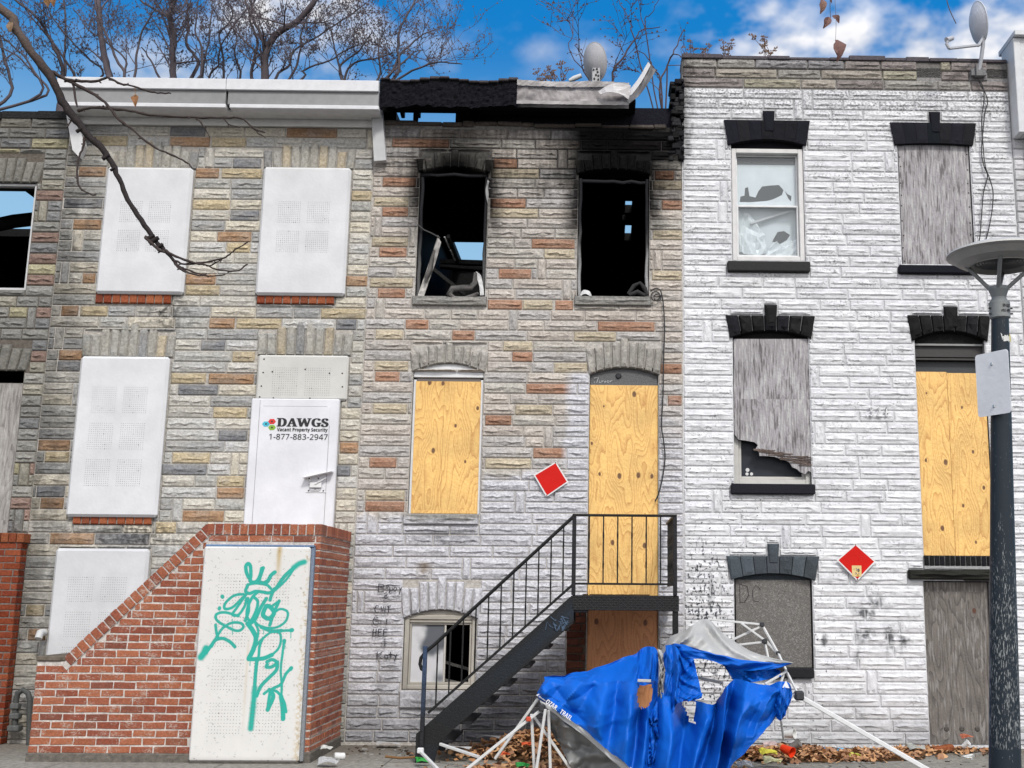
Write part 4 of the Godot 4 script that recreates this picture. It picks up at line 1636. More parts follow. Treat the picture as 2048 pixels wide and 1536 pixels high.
	part("melted_scrap", b, M.paint, t)
	b = B.new()
	b.col = Color(0.05, 0.05, 0.05)
	b.tube([at(1256, 588, 0), at(1268, 572, 0), at(1280, 566, 0), at(1290, 578, 0), at(1294, 590, 0)], [0.02, 0.028, 0.022, 0.03, 0.02], 6)
	b.tube([at(1258, 590, 0.02), at(1275, 584, 0.03), at(1290, 591, 0.02)], [0.02, 0.03, 0.02], 6)
	part("melted_scrap", b, M.rough_paint, t)
	# --- boarded window of the raised ground floor
	var win := thing_part("boarded_window", t)
	b = B.new()
	b.col = Color(0.72, 0.72, 0.73)
	b.box(Vector3(pw.position.x + 0.002, pw.end.y - 0.035, -0.12), Vector3(pw.end.x - 0.002, pw.end.y + 0.12, -0.02), 0.004)
	b.box(Vector3(pw.position.x + 0.002, pw.position.y, -0.12), Vector3(pw.position.x + 0.035, pw.end.y - 0.06, -0.03), 0.004)
	b.box(Vector3(pw.end.x - 0.035, pw.position.y, -0.12), Vector3(pw.end.x - 0.002, pw.end.y - 0.06, -0.03), 0.004)
	part("frame", b, M.paint, win)
	b = slab(Color(0.13, 0.115, 0.11), Rect2(pw.position.x + 0.036, pw.end.y - 0.08, pw.size.x - 0.072, 0.043), -0.1, -0.04)
	part("head_strip", b, M.paint, win)
	for i in 2:
		var half = (pw.size.x - 0.06) * [0.44, 0.56][i]
		var bx := pw.position.x + 0.03 + (0.0 if i == 0 else (pw.size.x - 0.06) * 0.44)
		b = slab(Color(1, 1, 1), Rect2(bx, pw.position.y + 0.005, half - (0.0015 if i == 0 else 0.0), pw.size.y - 0.085), -0.045, -0.022, 0.001)
		b.uoff = Vector2(0.4 - bx, 0.3)
		for k in b.u.size():
			b.u[k] += Vector2(0.4 - bx + (0.0 if i == 0 else half * 0.79), 0.1)
		part("plywood_board", b, M.plywood, win)
	# --- door, boarded from head to foot
	var door := thing_part("boarded_door", t)
	b = slab(Color(0.17, 0.17, 0.175), Rect2(dr.position.x + 0.003, 3.93, dr.size.x - 0.006, 0.225), -0.12, -0.035)
	b.box(Vector3(dr.position.x + 0.003, 3.94, -0.034), Vector3(dr.end.x - 0.003, 3.985, -0.022), 0.004)
	part("transom", b, M.rough_paint, door)
	b = B.new()
	b.col = Color(0.02, 0.02, 0.02)
	var ce := at(1237, 752, -0.034)
	b.xf = Transform3D(Basis(Vector3.RIGHT, PI / 2), ce)
	b.lathe([Vector2(0.0, 0.02), Vector2(0.025, 0.02), Vector2(0.035, 0.0)], 12)
	part("lamp_hole", b, M.ink, door)
	b = B.new()
	hand(b, [[0, 1, 0.5, 1.1, 0.3, 0.0, 0.0, -0.1, 0.1, 0.3], [0.6, 0.5, 0.6, 0.1, 0.8, 0.1, 0.85, 0.5], [0.95, 0.5, 0.95, 0.1, 1.0, 0.4, 1.15, 0.45, 1.2, 0.1], [1.3, 0.5, 1.3, 0.1], [1.45, 0.3, 1.6, 0.5, 1.75, 0.3, 1.6, 0.1, 1.45, 0.3], [1.85, 0.5, 1.85, 0.1, 1.9, 0.4, 2.1, 0.5]], at(1188, 766, -0.026), 0.098, 0.055, 0.004)
	part("scratched_name", b, mat("chalk", Color(0.45, 0.45, 0.45), 0.9), door)
	var y_land := 1.62
	b = slab(Color(1, 1, 1), Rect2(dr.position.x + 0.004, y_land, dr.size.x - 0.008, 3.955 - y_land), -0.045, -0.02, 0.002)
	for k in b.u.size():
		b.u[k] += Vector2(0.145, 3.955)
	part("plywood_board", b, M.plywood, door)
	b = slab(Color(1, 1, 1), Rect2(dr.position.x + 0.004, 0.13, dr.size.x - 0.008, 1.36), -0.045, -0.02, 0.002)
	for k in b.u.size():
		b.u[k] += Vector2(0.145, 1.5)
	part("brown_board", b, M.brown_ply, door, "brown plywood board under the landing")
	b = slab(Color(0.2, 0.15, 0.1), Rect2(dr.position.x + 0.004, 1.495, dr.size.x - 0.008, 0.12), -0.05, -0.02)
	part("threshold", b, M.mortar, door)
	# --- basement window
	var cel := thing_part("basement_window", t)
	b = B.new()
	b.col = Color(0.47, 0.44, 0.385)
	b.fn = func(p: Vector3, c: Color) -> Color: return c * (0.85 + 0.5 * nf.get_noise_2d(p.x * 9.0, p.y * 9.0))
	frame(b, bw.grow(-0.003), 0.05, -0.1, -0.02, 0.006)
	b.box(Vector3(bw.position.x + 0.003, bw.end.y - 0.004, -0.1), Vector3(bw.end.x - 0.003, bw.end.y + 0.09, -0.03), 0.006)
	var inn := Rect2(bw.position.x + 0.056, bw.position.y + 0.056, bw.size.x - 0.112, bw.size.y - 0.14)
	b.box(Vector3(inn.position.x, inn.end.y, -0.1), Vector3(inn.end.x, bw.end.y - 0.056, -0.035), 0.004)
	frame(b, inn, 0.022, -0.12, -0.05, 0.003)
	part("frame", b, M.paint, cel)
	var split := at(886, 1300).x
	b = B.new()
	b.col = Color(0.6, 0.6, 0.62)
	b.fn = func(p: Vector3, c: Color) -> Color:
		var nn := nz.get_noise_2d(p.x * 3.0 + 8, p.y * 2.5) * 0.25
		var d := sm(0.0, 0.1, p.y + nn * 0.6 - 1.0) * sm(0.0, 0.1, p.x + 1.98 + nn * 0.4)
		d = maxf(d, exp(-pow((p.x + 1.72) / 0.06, 2) - pow((p.y - 0.75) / 0.06, 2)) * 0.9)
		return c.lerp(Color(0.11, 0.12, 0.135), clampf(d, 0, 1))
	var gx := 26
	for i in gx:
		for j in gx:
			var a := Vector2(lerpf(inn.position.x + 0.02, split, float(i) / gx), lerpf(inn.position.y + 0.02, inn.end.y - 0.02, float(j) / gx))
			var d := Vector2(lerpf(inn.position.x + 0.02, split, float(i + 1) / gx), lerpf(inn.position.y + 0.02, inn.end.y - 0.02, float(j + 1) / gx))
			b.quad(Vector3(a.x, a.y, -0.075), Vector3(d.x, a.y, -0.075), Vector3(d.x, d.y, -0.075), Vector3(a.x, d.y, -0.075))
	b.fn = none
	b.box(Vector3(inn.position.x + 0.02, inn.position.y + 0.02, -0.09), Vector3(split, inn.end.y - 0.02, -0.0765))
	part("whitewashed_pane", b, M.panel, cel)
	b = slab(Color(0.5, 0.48, 0.44), Rect2(split, inn.position.y + 0.02, 0.02, inn.size.y - 0.04), -0.1, -0.06)
	part("meeting_stile", b, M.paint, cel)
	b = B.new()
	b.col = Color(0.16, 0.15, 0.14)
	b.bar(at(884, 1322, -0.5), at(950, 1342, -0.5), 0.03)
	part("broken_sash", b, M.paint, cel)
	b = B.new()
	b.col = Color(0.16, 0.15, 0.14)
	b.bar(at(884, 1358, -0.4), at(950, 1372, -0.4), 0.05, 0.02)
	part("broken_sash", b, M.paint, cel)
	b = B.new()
	b.col = Color(0.16, 0.15, 0.14)
	b.bar(at(884, 1372, -0.3), at(950, 1366, -0.5), 0.06, 0.02)
	part("broken_sash", b, M.paint, cel)
	# pencilled words beside it
	b = B.new()
	var zz := 0.045
	var big := [[0, 1, 0, 0], [0, 1, 0.5, 0.95, 0.55, 0.6, 0.1, 0.5, 0.6, 0.4, 0.55, 0.05, 0, 0], [0.8, 0.8, 1.0, 0.9, 1.1, 0.7, 0.9, 0.55, 0.8, 0.8], [1.2, 0.6, 1.2, -0.1, 1.2, 0.5, 1.5, 0.55, 1.5, 0.15, 1.2, 0.15], [1.7, 0.6, 1.6, 0.3, 1.75, 0.1, 1.95, 0.3, 1.9, 0.55, 1.7, 0.6], [2.2, 0.6, 2.3, 0.3, 2.5, 0.6, 2.3, 0.2, 2.25, -0.3]]
	hand(b, big, at(757, 1184, zz), 0.1, 0.085, 0.005)
	hand(b, [[0.1, 0.8, 0.4, 1.0, 0.5, 0.7, 0.1, 0.3, 0.3, 0.1, 0.6, 0.2]], at(766, 1198, zz), 0.09, 0.07, 0.005)
	hand(b, [[0.6, 0.9, 0.2, 1.0, 0, 0.5, 0.2, 0.05, 0.6, 0.1], [0.9, 0.9, 1.1, 0.2, 1.3, 0.9], [1.5, 0.9, 1.5, 0.1], [1.7, 0.9, 2.3, 0.95], [2.0, 0.9, 2.0, 0.1]], at(749, 1226, zz), 0.075, 0.08, 0.005)
	hand(b, [[0.6, 0.9, 0.2, 1.0, 0, 0.5, 0.2, 0.05, 0.6, 0.1, 0.6, 0.45, 0.3, 0.45], [0.9, 0.6, 0.9, -0.1, 0.9, 0.6, 1.2, 0.6, 1.2, 0.2, 0.9, 0.2], [1.5, 0.8, 1.5, 0.05]], at(745, 1250, zz), 0.1, 0.085, 0.005)
	hand(b, [[0, 0.9, 0, 0.0], [0.4, 0.9, 0.4, 0.0], [0, 0.45, 0.4, 0.45], [0.7, 0.85, 1.2, 0.85], [0.7, 0.85, 0.7, 0.05, 1.2, 0.05], [0.7, 0.45, 1.1, 0.45], [1.4, 0.85, 1.9, 0.85], [1.4, 0.85, 1.4, 0.05, 1.9, 0.05], [1.4, 0.45, 1.8, 0.45]], at(746, 1273, zz), 0.08, 0.09, 0.005)
	hand(b, [[0.5, 0.0, 0.5, 1.0, 0.1, 0.35, 0.7, 0.35]], at(760, 1292, zz), 0.1, 0.075, 0.005)
	hand(b, [[0, 0.9, 0, 0.0], [0.5, 0.9, 0.0, 0.45, 0.5, 0.0], [1.0, 0.5, 0.75, 0.5, 0.7, 0.15, 1.0, 0.1, 1.0, 0.5, 1.05, 0.05], [1.3, 0.9, 1.3, 0.1], [1.1, 0.6, 1.5, 0.6], [1.6, 0.6, 1.75, 0.25, 1.9, 0.6, 1.7, -0.2]], at(754, 1318, zz), 0.11, 0.085, 0.005)
	part("pencilled_words", b, mat("pencil", Color(0.035, 0.035, 0.045), 0.8), t)


# a part that groups sub-parts
func thing_part(called: String, root: Node3D) -> Node3D:
	var o := Node3D.new()
	o.name = called
	root.add_child(o, true)
	return o


# a thin crumpled sheet between two rows of points, with thickness
func sheet(b: B, top: Array, bot: Array, nu: int, nv: int, rough: float, thick := 0.004) -> void:
	var g := []
	for j in nv + 1:
		var row := []
		for i in nu + 1:
			var s := float(i) / nu
			var p := along(top, s).lerp(along(bot, s), float(j) / nv)
			p += Vector3(0.4, 0.4, 1.0) * rough * nf.get_noise_3d(p.x * 13.0, p.y * 13.0, p.z * 13.0)
			row.append(p)
		g.append(row)
	for j in nv:
		for i in nu:
			b.quad(g[j + 1][i], g[j + 1][i + 1], g[j][i + 1], g[j][i])
			var o := Vector3(0, 0, -thick)
			b.quad(g[j][i] + o, g[j][i + 1] + o, g[j + 1][i + 1] + o, g[j + 1][i] + o)


# a point along a smooth line through points, s from 0 to 1
func along(p: Array, s: float) -> Vector3:
	var f := clampf(s, 0, 1) * (p.size() - 1)
	var i := mini(int(f), p.size() - 2)
	var a: Vector3 = p[maxi(i - 1, 0)]
	var d: Vector3 = p[mini(i + 2, p.size() - 1)]
	var q: Vector3 = p[i]
	return q.cubic_interpolate(p[i + 1], a, d, f - i)


# ---------------------------------------------------------------- the white house
func house_white() -> void:
	var x0 := 0.905
	var x1 := 4.79
	var top := 7.92
	var z := 0.012
	var t := thing("row_house", "white painted stone row house with black window lintels and a bare stone top", "house", Vector3(2.85, GROUND, 0), "row houses")
	var w1 := Rect2(1.478, 5.42, 0.845, 1.44)
	var w2 := Rect2(3.435, 5.40, 0.85, 1.47)
	var w3 := px_rect(1467, 664, 1620, 968)
	var dr := px_rect(1838, 672, 1980, 1112)
	var w4 := px_rect(1469, 1152, 1626, 1337)
	var ld := px_rect(1853, 1162, 1988, 1482)
	ld.position.y = GROUND + 0.03
	ld.size.y = at(1920, 1162).y - ld.position.y
	var b := B.new()
	b.col = Color(0.74, 0.74, 0.76)
	b.fn = func(p: Vector3, c: Color) -> Color: return Color(0.2, 0.19, 0.18) if p.y > 7.5 else c
	shell(t, x0, x1, top - 0.1, 8.0, [], M.char, Color(0.06, 0.06, 0.065))
	var lint := [px_rect(1456, 243, 1613, 292), px_rect(1788, 248, 1948, 292), px_rect(1460, 631, 1623, 678), px_rect(1823, 631, 1983, 684), px_rect(1458, 1112, 1634, 1160)]
	var keys := [px_rect(1524, 223, 1550, 262), px_rect(1856, 225, 1881, 264), px_rect(1527, 610, 1555, 650), px_rect(1885, 614, 1916, 652), px_rect(1533, 1087, 1559, 1122)]
	var rises := [0.07, 0.02, 0.09, 0.12, 0.07]
	var gaps := [ld]
	for i in 5:
		var g: Rect2 = [w1, w2, w3, dr, w4][i]
		gaps.append(Rect2(g.position.x, g.position.y, g.size.x, lint[i].position.y + rises[i] + 0.004 - g.position.y))
	wall(b, x0, x1, GROUND - 0.2, top - 0.02, -0.3, 0.0, gaps, Color(0.3, 0.3, 0.31))
	part("wall", b, M.mortar, t)
	var sills := [px_rect(1455, 523, 1620, 543, 0.05), px_rect(1798, 531, 1952, 547, 0.05), px_rect(1462, 968, 1630, 988, 0.05), px_rect(1496, 1336, 1628, 1356, 0.05)]
	var brow := px_rect(1847, 1112, 1982, 1131)
	var ledge := px_rect(1818, 1139, 1984, 1160, 0.06)
	var r2 := Rect2(x0, top, x1 - x0, top)
	var white := [Color(0.69, 0.69, 0.71), Color(0.72, 0.72, 0.735), Color(0.70, 0.70, 0.715), Color(0.67, 0.67, 0.69)]
	var tone := func() -> Color: return white[rng.randi() % 4] * rng.randf_range(0.96, 1.04)
	var shade := func(p: Vector3, c: Color) -> Color: return c
	var st := stain(560, 1120, r2, func(x: float, y: float) -> Color:
		var n := nz.get_noise_2d(x * 1.6, y * 1.1)
		var f := nf.get_noise_2d(x * 26.0, y * 30.0)
		var g := nf.get_noise_2d(x * 9.0 + 30, y * 7.0)
		var v := 0.96 + 0.05 * n
		# mildew specks in patches, more of them high up
		var m := sm(-0.15, 0.55, nz.get_noise_2d(x * 2.6 + 9, y * 6.0) + 0.16 * (y - 4.6) / 3.0)
		v *= 1.0 - 0.62 * m * sm(0.16, 0.42, f)
		v *= 1.0 - 0.14 * sm(0.1, 0.5, g)
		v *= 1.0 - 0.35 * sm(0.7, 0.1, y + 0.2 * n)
		if y > 7.05 and y < 7.53:
			v *= 1.0 - 0.4 * sm(0.0, 0.35, f + 0.1) * sm(7.05, 7.35, y)
		# grime run beside the burnt house
		v *= 1.0 - 0.6 * sm(1.08, 0.92, x + 0.12 * g) * sm(6.2, 6.9, y + 0.4 * n)
		var c := Color(v, v, v * 1.005)
		# black paint: flecks, spatter and runs
		var near := exp(-pow((x - 1.12) / 0.28, 2)) * sm(0.55, 1.0, y) * sm(2.7, 1.7, y)
		near = maxf(near, exp(-pow((x - 1.25) / 0.35, 2)) * exp(-pow((y - 0.85) / 0.5, 2)))
		near = maxf(near, 0.36 * sm(2.9, 2.0, y) * sm(3.3, 1.6, x))
		near = maxf(near, 0.22 * sm(3.9, 3.0, y) * sm(3.5, 1.2, x))
		var q := nf.get_noise_2d(x * 21.0 + 80, y * 21.0)
		var run := nf.get_noise_2d(x * 30.0, y * 5.0 + 60)
		var ink := sm(0.62 - 0.34 * near, 0.66 - 0.34 * near, q) * sm(0.05, 0.2, near)
		ink = maxf(ink, sm(0.40, 0.45, run) * sm(0.30, 0.6, near))
		# sprayed smudges right of the cellar window
		for s in [[2.87, 1.47, 0.10, 0.05], [2.86, 1.24, 0.09, 0.06], [3.13, 1.22, 0.07, 0.1], [3.27, 1.16, 0.06, 0.07], [2.42, 1.16, 0.025, 0.06], [2.77, 1.03, 0.025, 0.07], [3.6, 1.2, 0.04, 0.08], [2.96, 1.58, 0.1, 0.04], [1.19, 1.64, 0.03, 0.09]]:
			var d := pow((x - s[0]) / s[2], 2) + pow((y - s[1]) / s[3], 2)
			if d < 4.0:
				ink = maxf(ink, clampf(exp(-d) * 0.75 + (g * 0.9 + q * 0.5) * exp(-d * 0.5), 0, 0.85))
		return c.lerp(Color(0.03, 0.035, 0.045), clampf(ink, 0, 1)))
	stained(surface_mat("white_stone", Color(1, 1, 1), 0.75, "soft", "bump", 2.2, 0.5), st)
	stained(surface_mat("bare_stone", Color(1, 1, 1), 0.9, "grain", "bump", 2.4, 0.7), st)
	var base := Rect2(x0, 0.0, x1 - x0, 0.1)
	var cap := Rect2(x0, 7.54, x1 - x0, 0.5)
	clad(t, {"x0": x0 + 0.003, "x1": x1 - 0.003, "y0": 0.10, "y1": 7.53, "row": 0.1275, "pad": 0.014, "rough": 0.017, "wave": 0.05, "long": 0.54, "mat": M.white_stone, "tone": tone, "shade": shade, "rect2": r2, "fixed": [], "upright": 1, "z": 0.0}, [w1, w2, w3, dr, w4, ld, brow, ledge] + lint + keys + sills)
	# three courses of bare stone along the top, a piece missing at the right
	var bare := [Color(0.38, 0.36, 0.33), Color(0.32, 0.28, 0.265), Color(0.43, 0.385, 0.33), Color(0.31, 0.30, 0.305), Color(0.43, 0.40, 0.31)]
	var chipped := [Rect2(at(1834, 150).x, 7.665, 0.28, 0.24), Rect2(at(1975, 150).x, 7.665, 0.24, 0.24)]
	for j in 3:
		var x := x0 + 0.003
		var yb := 7.535 + j * 0.124
		while x < x1 - 0.05:
			var l := minf(rng.randf_range(0.38, 0.75), x1 - 0.003 - x)
			if x1 - x - l < 0.25:
				l = x1 - 0.003 - x
			var r := Rect2(x, yb, l, 0.122)
			for g in chipped:
				if j > 0 and r.intersects(g):
					if x < g.position.x - 0.05:
						r.size.x = g.position.x - x
						l = r.size.x
					else:
						r.position.x = minf(g.end.x, x1)
						r.size.x = maxf(0.0, x + l - r.position.x)
			x += l
			if r.size.x < 0.06:
				continue
			b = B.new()
			b.col = bare[rng.randi() % bare.size()] * rng.randf_range(0.9, 1.1)
			b.uoff = Vector2(rng.randf(), rng.randf())
			b.r2 = r2
			stone(b, r.position, Vector2(r.end.x, r.position.y), r.end, Vector2(r.position.x, r.end.y), 0.0, 0.018, 0.022)
			part("bare_stone", b, M.bare_stone, t)
	b = B.new()
	b.col = Color(0.11, 0.10, 0.11)
	var x := x0
	while x < x1:
		var l := minf(rng.randf_range(0.15, 0.6), x1 - x)
		b.box(Vector3(x, top - 0.025, -0.4), Vector3(x + l - 0.002, top + 0.025 + jit(0.014), 0.035 + jit(0.012)), 0.008)
		x += l
	part("roof_flashing", b, M.char, t)
	# lintels with a keystone
	var black := Color(0.018, 0.019, 0.024)
	for i in 5:
		var q: Rect2 = [w1, w2, w3, dr, w4][i]
		var L: Rect2 = lint[i]
		var c: Color = [black, black, Color(0.022, 0.022, 0.023), Color(0.022, 0.022, 0.023), Color(0.085, 0.10, 0.115)][i]
		var tn := func() -> Color: return c * rng.randf_range(0.8, 1.25)
		var ru: float = [0.01, 0.01, 0.03, 0.03, 0.014][i]
		lintel(t, q.position.x - 0.035, q.end.x + 0.035, L.position.y, rises[i], L.end.y, 0.05, 7, tn, M.rough_paint, {"shade": shade, "rect2": r2, "z": 0.012, "pad": 0.03, "rough": ru, "gap": [0.0003, 0.0003, 0.003, 0.003, 0.001][i], "bev": [0.001, 0.001, 0.008, 0.008, 0.003][i]})
		var k: Rect2 = keys[i]
		b = B.new()
		b.col = c
		stone(b, Vector2(k.position.x + 0.02, k.position.y - 0.03), Vector2(k.end.x - 0.02, k.position.y - 0.03), k.end, Vector2(k.position.x, k.end.y), 0.025, 0.03, ru * 0.7, true)
		part("keystone", b, M.rough_paint, t)
		b = slab(c * 0.8, Rect2(q.position.x + 0.002, L.position.y - 0.03, q.size.x - 0.004, 0.16), -0.16, -0.05, 0.004)
		part("lintel_infill", b, M.rough_paint, t)
	for i in 4:
		b = B.new()
		b.col = [Color(0.05, 0.05, 0.048), black, Color(0.025, 0.027, 0.032), Color(0.03, 0.03, 0.032)][i]
		var s: Rect2 = sills[i]
		b.box(Vector3(s.position.x, s.position.y, -0.2), Vector3(s.end.x, s.end.y, 0.075), 0.01)
		part("window_sill", b, M.rough_paint, t)
	# --- glazed window with torn sheeting behind the panes
	var win := thing_part("sash_window", t)
	var fr := Rect2(w1.position.x + 0.004, w1.position.y + 0.002, w1.size.x - 0.008, at(1530, 297).y - w1.position.y)
	b = B.new()
	b.col = Color(0.62, 0.61, 0.60)
	frame(b, fr, 0.055, -0.12, -0.01, 0.006)
	part("frame", b, M.paint, win)
	b = B.new()
	b.col = Color(0.70, 0.70, 0.70)
	var inn := fr.grow(-0.057)
	var ym := at(1536, 408).y
	frame(b, Rect2(inn.position.x, inn.position.y, inn.size.x, ym - inn.position.y), 0.022, -0.11, -0.05, 0.003)
	frame(b, Rect2(inn.position.x, ym - 0.01, inn.size.x, inn.end.y - ym + 0.01), 0.016, -0.13, -0.075, 0.003)
	part("sash", b, M.paint, win)
	b = B.new()
	b.col = Color(1, 1, 1)
	b.quad(Vector3(inn.position.x + 0.01, inn.position.y + 0.01, -0.085), Vector3(inn.end.x - 0.01, inn.position.y + 0.01, -0.085), Vector3(inn.end.x - 0.01, ym - 0.012, -0.085), Vector3(inn.position.x + 0.01, ym - 0.012, -0.085))
	part("pane", b, M.glass, win)
	b = B.new()
	b.quad(Vector3(inn.position.x + 0.01, ym, -0.1), Vector3(inn.end.x - 0.01, ym, -0.1), Vector3(inn.end.x - 0.01, inn.end.y - 0.01, -0.1), Vector3(inn.position.x + 0.01, inn.end.y - 0.01, -0.1))
	part("pane", b, M.glass, win)
	b = slab(Color(0.02, 0.02, 0.022), Rect2(inn.position.x + 0.017, inn.end.y - 0.09, inn.size.x - 0.034, 0.07), -0.16, -0.11)
	part("rolled_blind", b, M.paint, win)
	# torn film: a polygon with the hole cut out of it
	var film := PackedVector2Array([Vector2(inn.position.x, ym - 0.03), Vector2(inn.end.x, ym - 0.03), Vector2(inn.end.x, inn.end.y - 0.1), Vector2(inn.position.x, inn.end.y - 0.1)])
	var cut := PackedVector2Array()
	for q in [[1479, 404], [1481, 393], [1489, 391], [1490, 376], [1496, 374], [1499, 392], [1511, 395], [1517, 382], [1524, 373], [1540, 371], [1558, 370], [1567, 380], [1564, 390], [1556, 394], [1545, 399], [1533, 402], [1500, 404.5]]:
		var p := at(q[0], q[1], -0.13)
		cut.append(Vector2(p.x, p.y))
	var cut2 := PackedVector2Array()
	for q in [[1569, 381], [1575, 388], [1583, 392], [1582, 403], [1577, 398]]:
		var p := at(q[0], q[1], -0.13)
		cut2.append(Vector2(p.x, p.y))
	var sheet_col := Color(0.50, 0.565, 0.60)
	var pm := surface_mat("plastic_film", Color(1, 1, 1), 0.35, "soft", "fine_bump", 0.8, 0.1)
	var left: Array = Geometry2D.clip_polygons(film, cut)
	var done := []
	for p in left:
		for q in Geometry2D.clip_polygons(p, cut2):
			if not Geometry2D.is_polygon_clockwise(q):
				done.append(q)
	b = B.new()
	b.col = sheet_col
	# a hole wholly inside leaves an outer ring and an inner one: cut the sheet into strips so that none is enclosed
	var strips := 60
	for i in strips:
		var sx0 := lerpf(inn.position.x, inn.end.x, float(i) / strips)
		var sx1 := lerpf(inn.position.x, inn.end.x, float(i + 1) / strips)
		for half in 2:
			var ya := ym - 0.03 if half == 0 else ym + 0.12
			var yb := ym + 0.12 if half == 0 else inn.end.y - 0.1
			var piece: Array = [PackedVector2Array([Vector2(sx0, ya), Vector2(sx1, ya), Vector2(sx1, yb), Vector2(sx0, yb)])]
			for hole in [cut, cut2]:
				var nxt := []
				for pc in piece:
					nxt.append_array(Geometry2D.clip_polygons(pc, hole))
				piece = nxt
			for pc in piece:
				if pc.size() > 2:
					b.prism(pc, -0.135, -0.13)
	part("torn_sheeting", b, pm, win)
	b = B.new()
	b.col = Color(0.45, 0.52, 0.555)
	var hole3 := PackedVector2Array()
	for q in [[1541, 497], [1546, 480], [1555, 464], [1568, 462], [1580, 470], [1574, 480], [1560, 488]]:
		var p := at(q[0], q[1], -0.2)
		hole3.append(Vector2(p.x, p.y))
	for i in strips:
		var sx0 := lerpf(inn.position.x - 0.02, inn.end.x + 0.02, float(i) / strips)
		var sx1 := lerpf(inn.position.x - 0.02, inn.end.x + 0.02, float(i + 1) / strips)
		for half in 2:
			var ya := inn.position.y if half == 0 else 5.62
			var yb := 5.62 if half == 0 else ym + 0.02
			for pc in Geometry2D.clip_polygons(PackedVector2Array([Vector2(sx0, ya), Vector2(sx1, ya), Vector2(sx1, yb), Vector2(sx0, yb)]), hole3):
				if pc.size() > 2:
					b.prism(pc, -0.205, -0.2)
	part("torn_sheeting", b, pm, win)
	b = B.new()
	b.col = Color(0.56, 0.63, 0.66)
	sheet(b, [at(1476, 425, -0.17), at(1500, 430, -0.16), at(1530, 470, -0.17)], [at(1478, 505, -0.18), at(1510, 510, -0.16), at(1532, 506, -0.18)], 10, 6, 0.05)
	sheet(b, [at(1545, 485, -0.16), at(1562, 486, -0.15), at(1594, 478, -0.16)], [at(1530, 512, -0.16), at(1565, 512, -0.15), at(1594, 510, -0.16)], 8, 4, 0.04)
	part("crumpled_sheeting", b, pm, win)
	b = B.new()
	b.col = Color(0.36, 0.39, 0.41)
	b.bar(at(1500, 448, -0.15), at(1590, 419, -0.15), 0.035, 0.03, 0.006)
	part("fallen_rail", b, M.paint, win)
	# --- weathered boards
	b = slab(Color(1, 1, 1), Rect2(w2.position.x + 0.012, w2.position.y + 0.004, w2.size.x - 0.02, w2.size.y - 0.01), -0.06, -0.02, 0.003)
	part("grey_board", b, M.grey_ply, t, "grey weathered board in the upper right window")
	b = B.new()
	b.col = Color(0.07, 0.07, 0.07)
	b.box(Vector3(w2.position.x + 0.001, w2.position.y, -0.1), Vector3(w2.position.x + 0.011, w2.end.y, -0.01))
	b.box(Vector3(w2.end.x - 0.007, w2.position.y, -0.1), Vector3(w2.end.x - 0.001, w2.end.y, -0.01))
	for i in 9:
		for s in [w2.position.x + 0.03, w2.end.x - 0.03]:
			var c := Vector3(s + jit(0.006), w2.position.y + 0.05 + i * 0.16 + jit(0.03), -0.02)
			b.box(c - Vector3(0.007, 0.007, 0.004), c + Vector3(0.007, 0.007, 0.005), 0.002)
	part("edge_nails", b, M.ink, t)
	# the board whose lower left corner has rotted away
	var rag := PackedVector2Array()
	for q in [[1467, 677], [1617, 677], [1618, 760], [1622, 860], [1625, 925], [1628, 946], [1617, 941], [1610, 948], [1600, 944], [1594, 938], [1585, 935], [1580, 925], [1572, 921], [1560, 917], [1550, 913], [1530, 911], [1520, 911], [1517, 900], [1511, 897], [1516, 890], [1509, 884], [1490, 881], [1478, 880], [1473, 873], [1469, 868], [1468, 800]]:
		var p := at(q[0], q[1], 0.0)
		rag.append(Vector2(p.x + jit(0.004), p.y + jit(0.004)))
	b = B.new()
	b.col = Color(1, 1, 1)
	b.prism(rag, -0.035, -0.008)
	for k in b.u.size():
		b.u[k] += Vector2(0.33, 0.21)
	part("rotten_board", b, M.grey_ply, t, "grey weathered board rotted away at its lower left")
	b = B.new()
	b.fn = func(p: Vector3, c: Color) -> Color: return c * (0.35 + 1.1 * clampf(nf.get_noise_2d(p.x * 14.0, p.y * 30.0) + 0.5, 0, 1))
	b.col = Color(0.20, 0.155, 0.135)
	for i in 60:
		var s := rng.randf()
		var p := at(lerpf(1520, 1618, s), lerpf(898, 938, s) - rng.randf() * 26 * s, 0.0)
		var l := rng.randf_range(0.05, 0.22)
		b.bar(Vector3(p.x - l / 2, p.y + jit(0.01), -0.006), Vector3(p.x + l / 2, p.y + jit(0.012) - 0.01, -0.004 + jit(0.003)), 0.008 + rng.randf() * 0.008, 0.006)
	part("splintered_plies", b, M.bark, t)
	b = B.new()
	b.col = Color(0.50, 0.49, 0.46)
	frame(b, Rect2(w3.position.x + 0.003, w3.position.y + 0.003, w3.size.x - 0.006, w3.size.y - 0.2), 0.055, -0.13, -0.06, 0.005)
	frame(b, Rect2(w3.position.x + 0.06, w3.position.y + 0.06, w3.size.x - 0.12, w3.size.y - 0.32), 0.03, -0.14, -0.09, 0.004)
	part("window_frame", b, M.paint, t)
	b = B.new()
	b.col = Color(0.03, 0.035, 0.04)
	b.box(Vector3(w3.position.x + 0.06, w3.position.y + 0.06, -0.16), Vector3(w3.end.x - 0.06, w3.end.y - 0.25, -0.145))
	part("dark_pane", b, M.panel, t)
	b = B.new()
	b.col = Color(0.6, 0.6, 0.6)
	for q in [[1495, 940, 0.022], [1494, 948, 0.018], [1503, 948, 0.018]]:
		b.xf = Transform3D(Basis(Vector3.RIGHT, PI / 2), at(q[0], q[1], -0.144))
		b.lathe([Vector2(0.0, 0.003), Vector2(q[2], 0.002), Vector2(q[2], 0.0)], 10)
	part("stickers", b, M.paint, t)
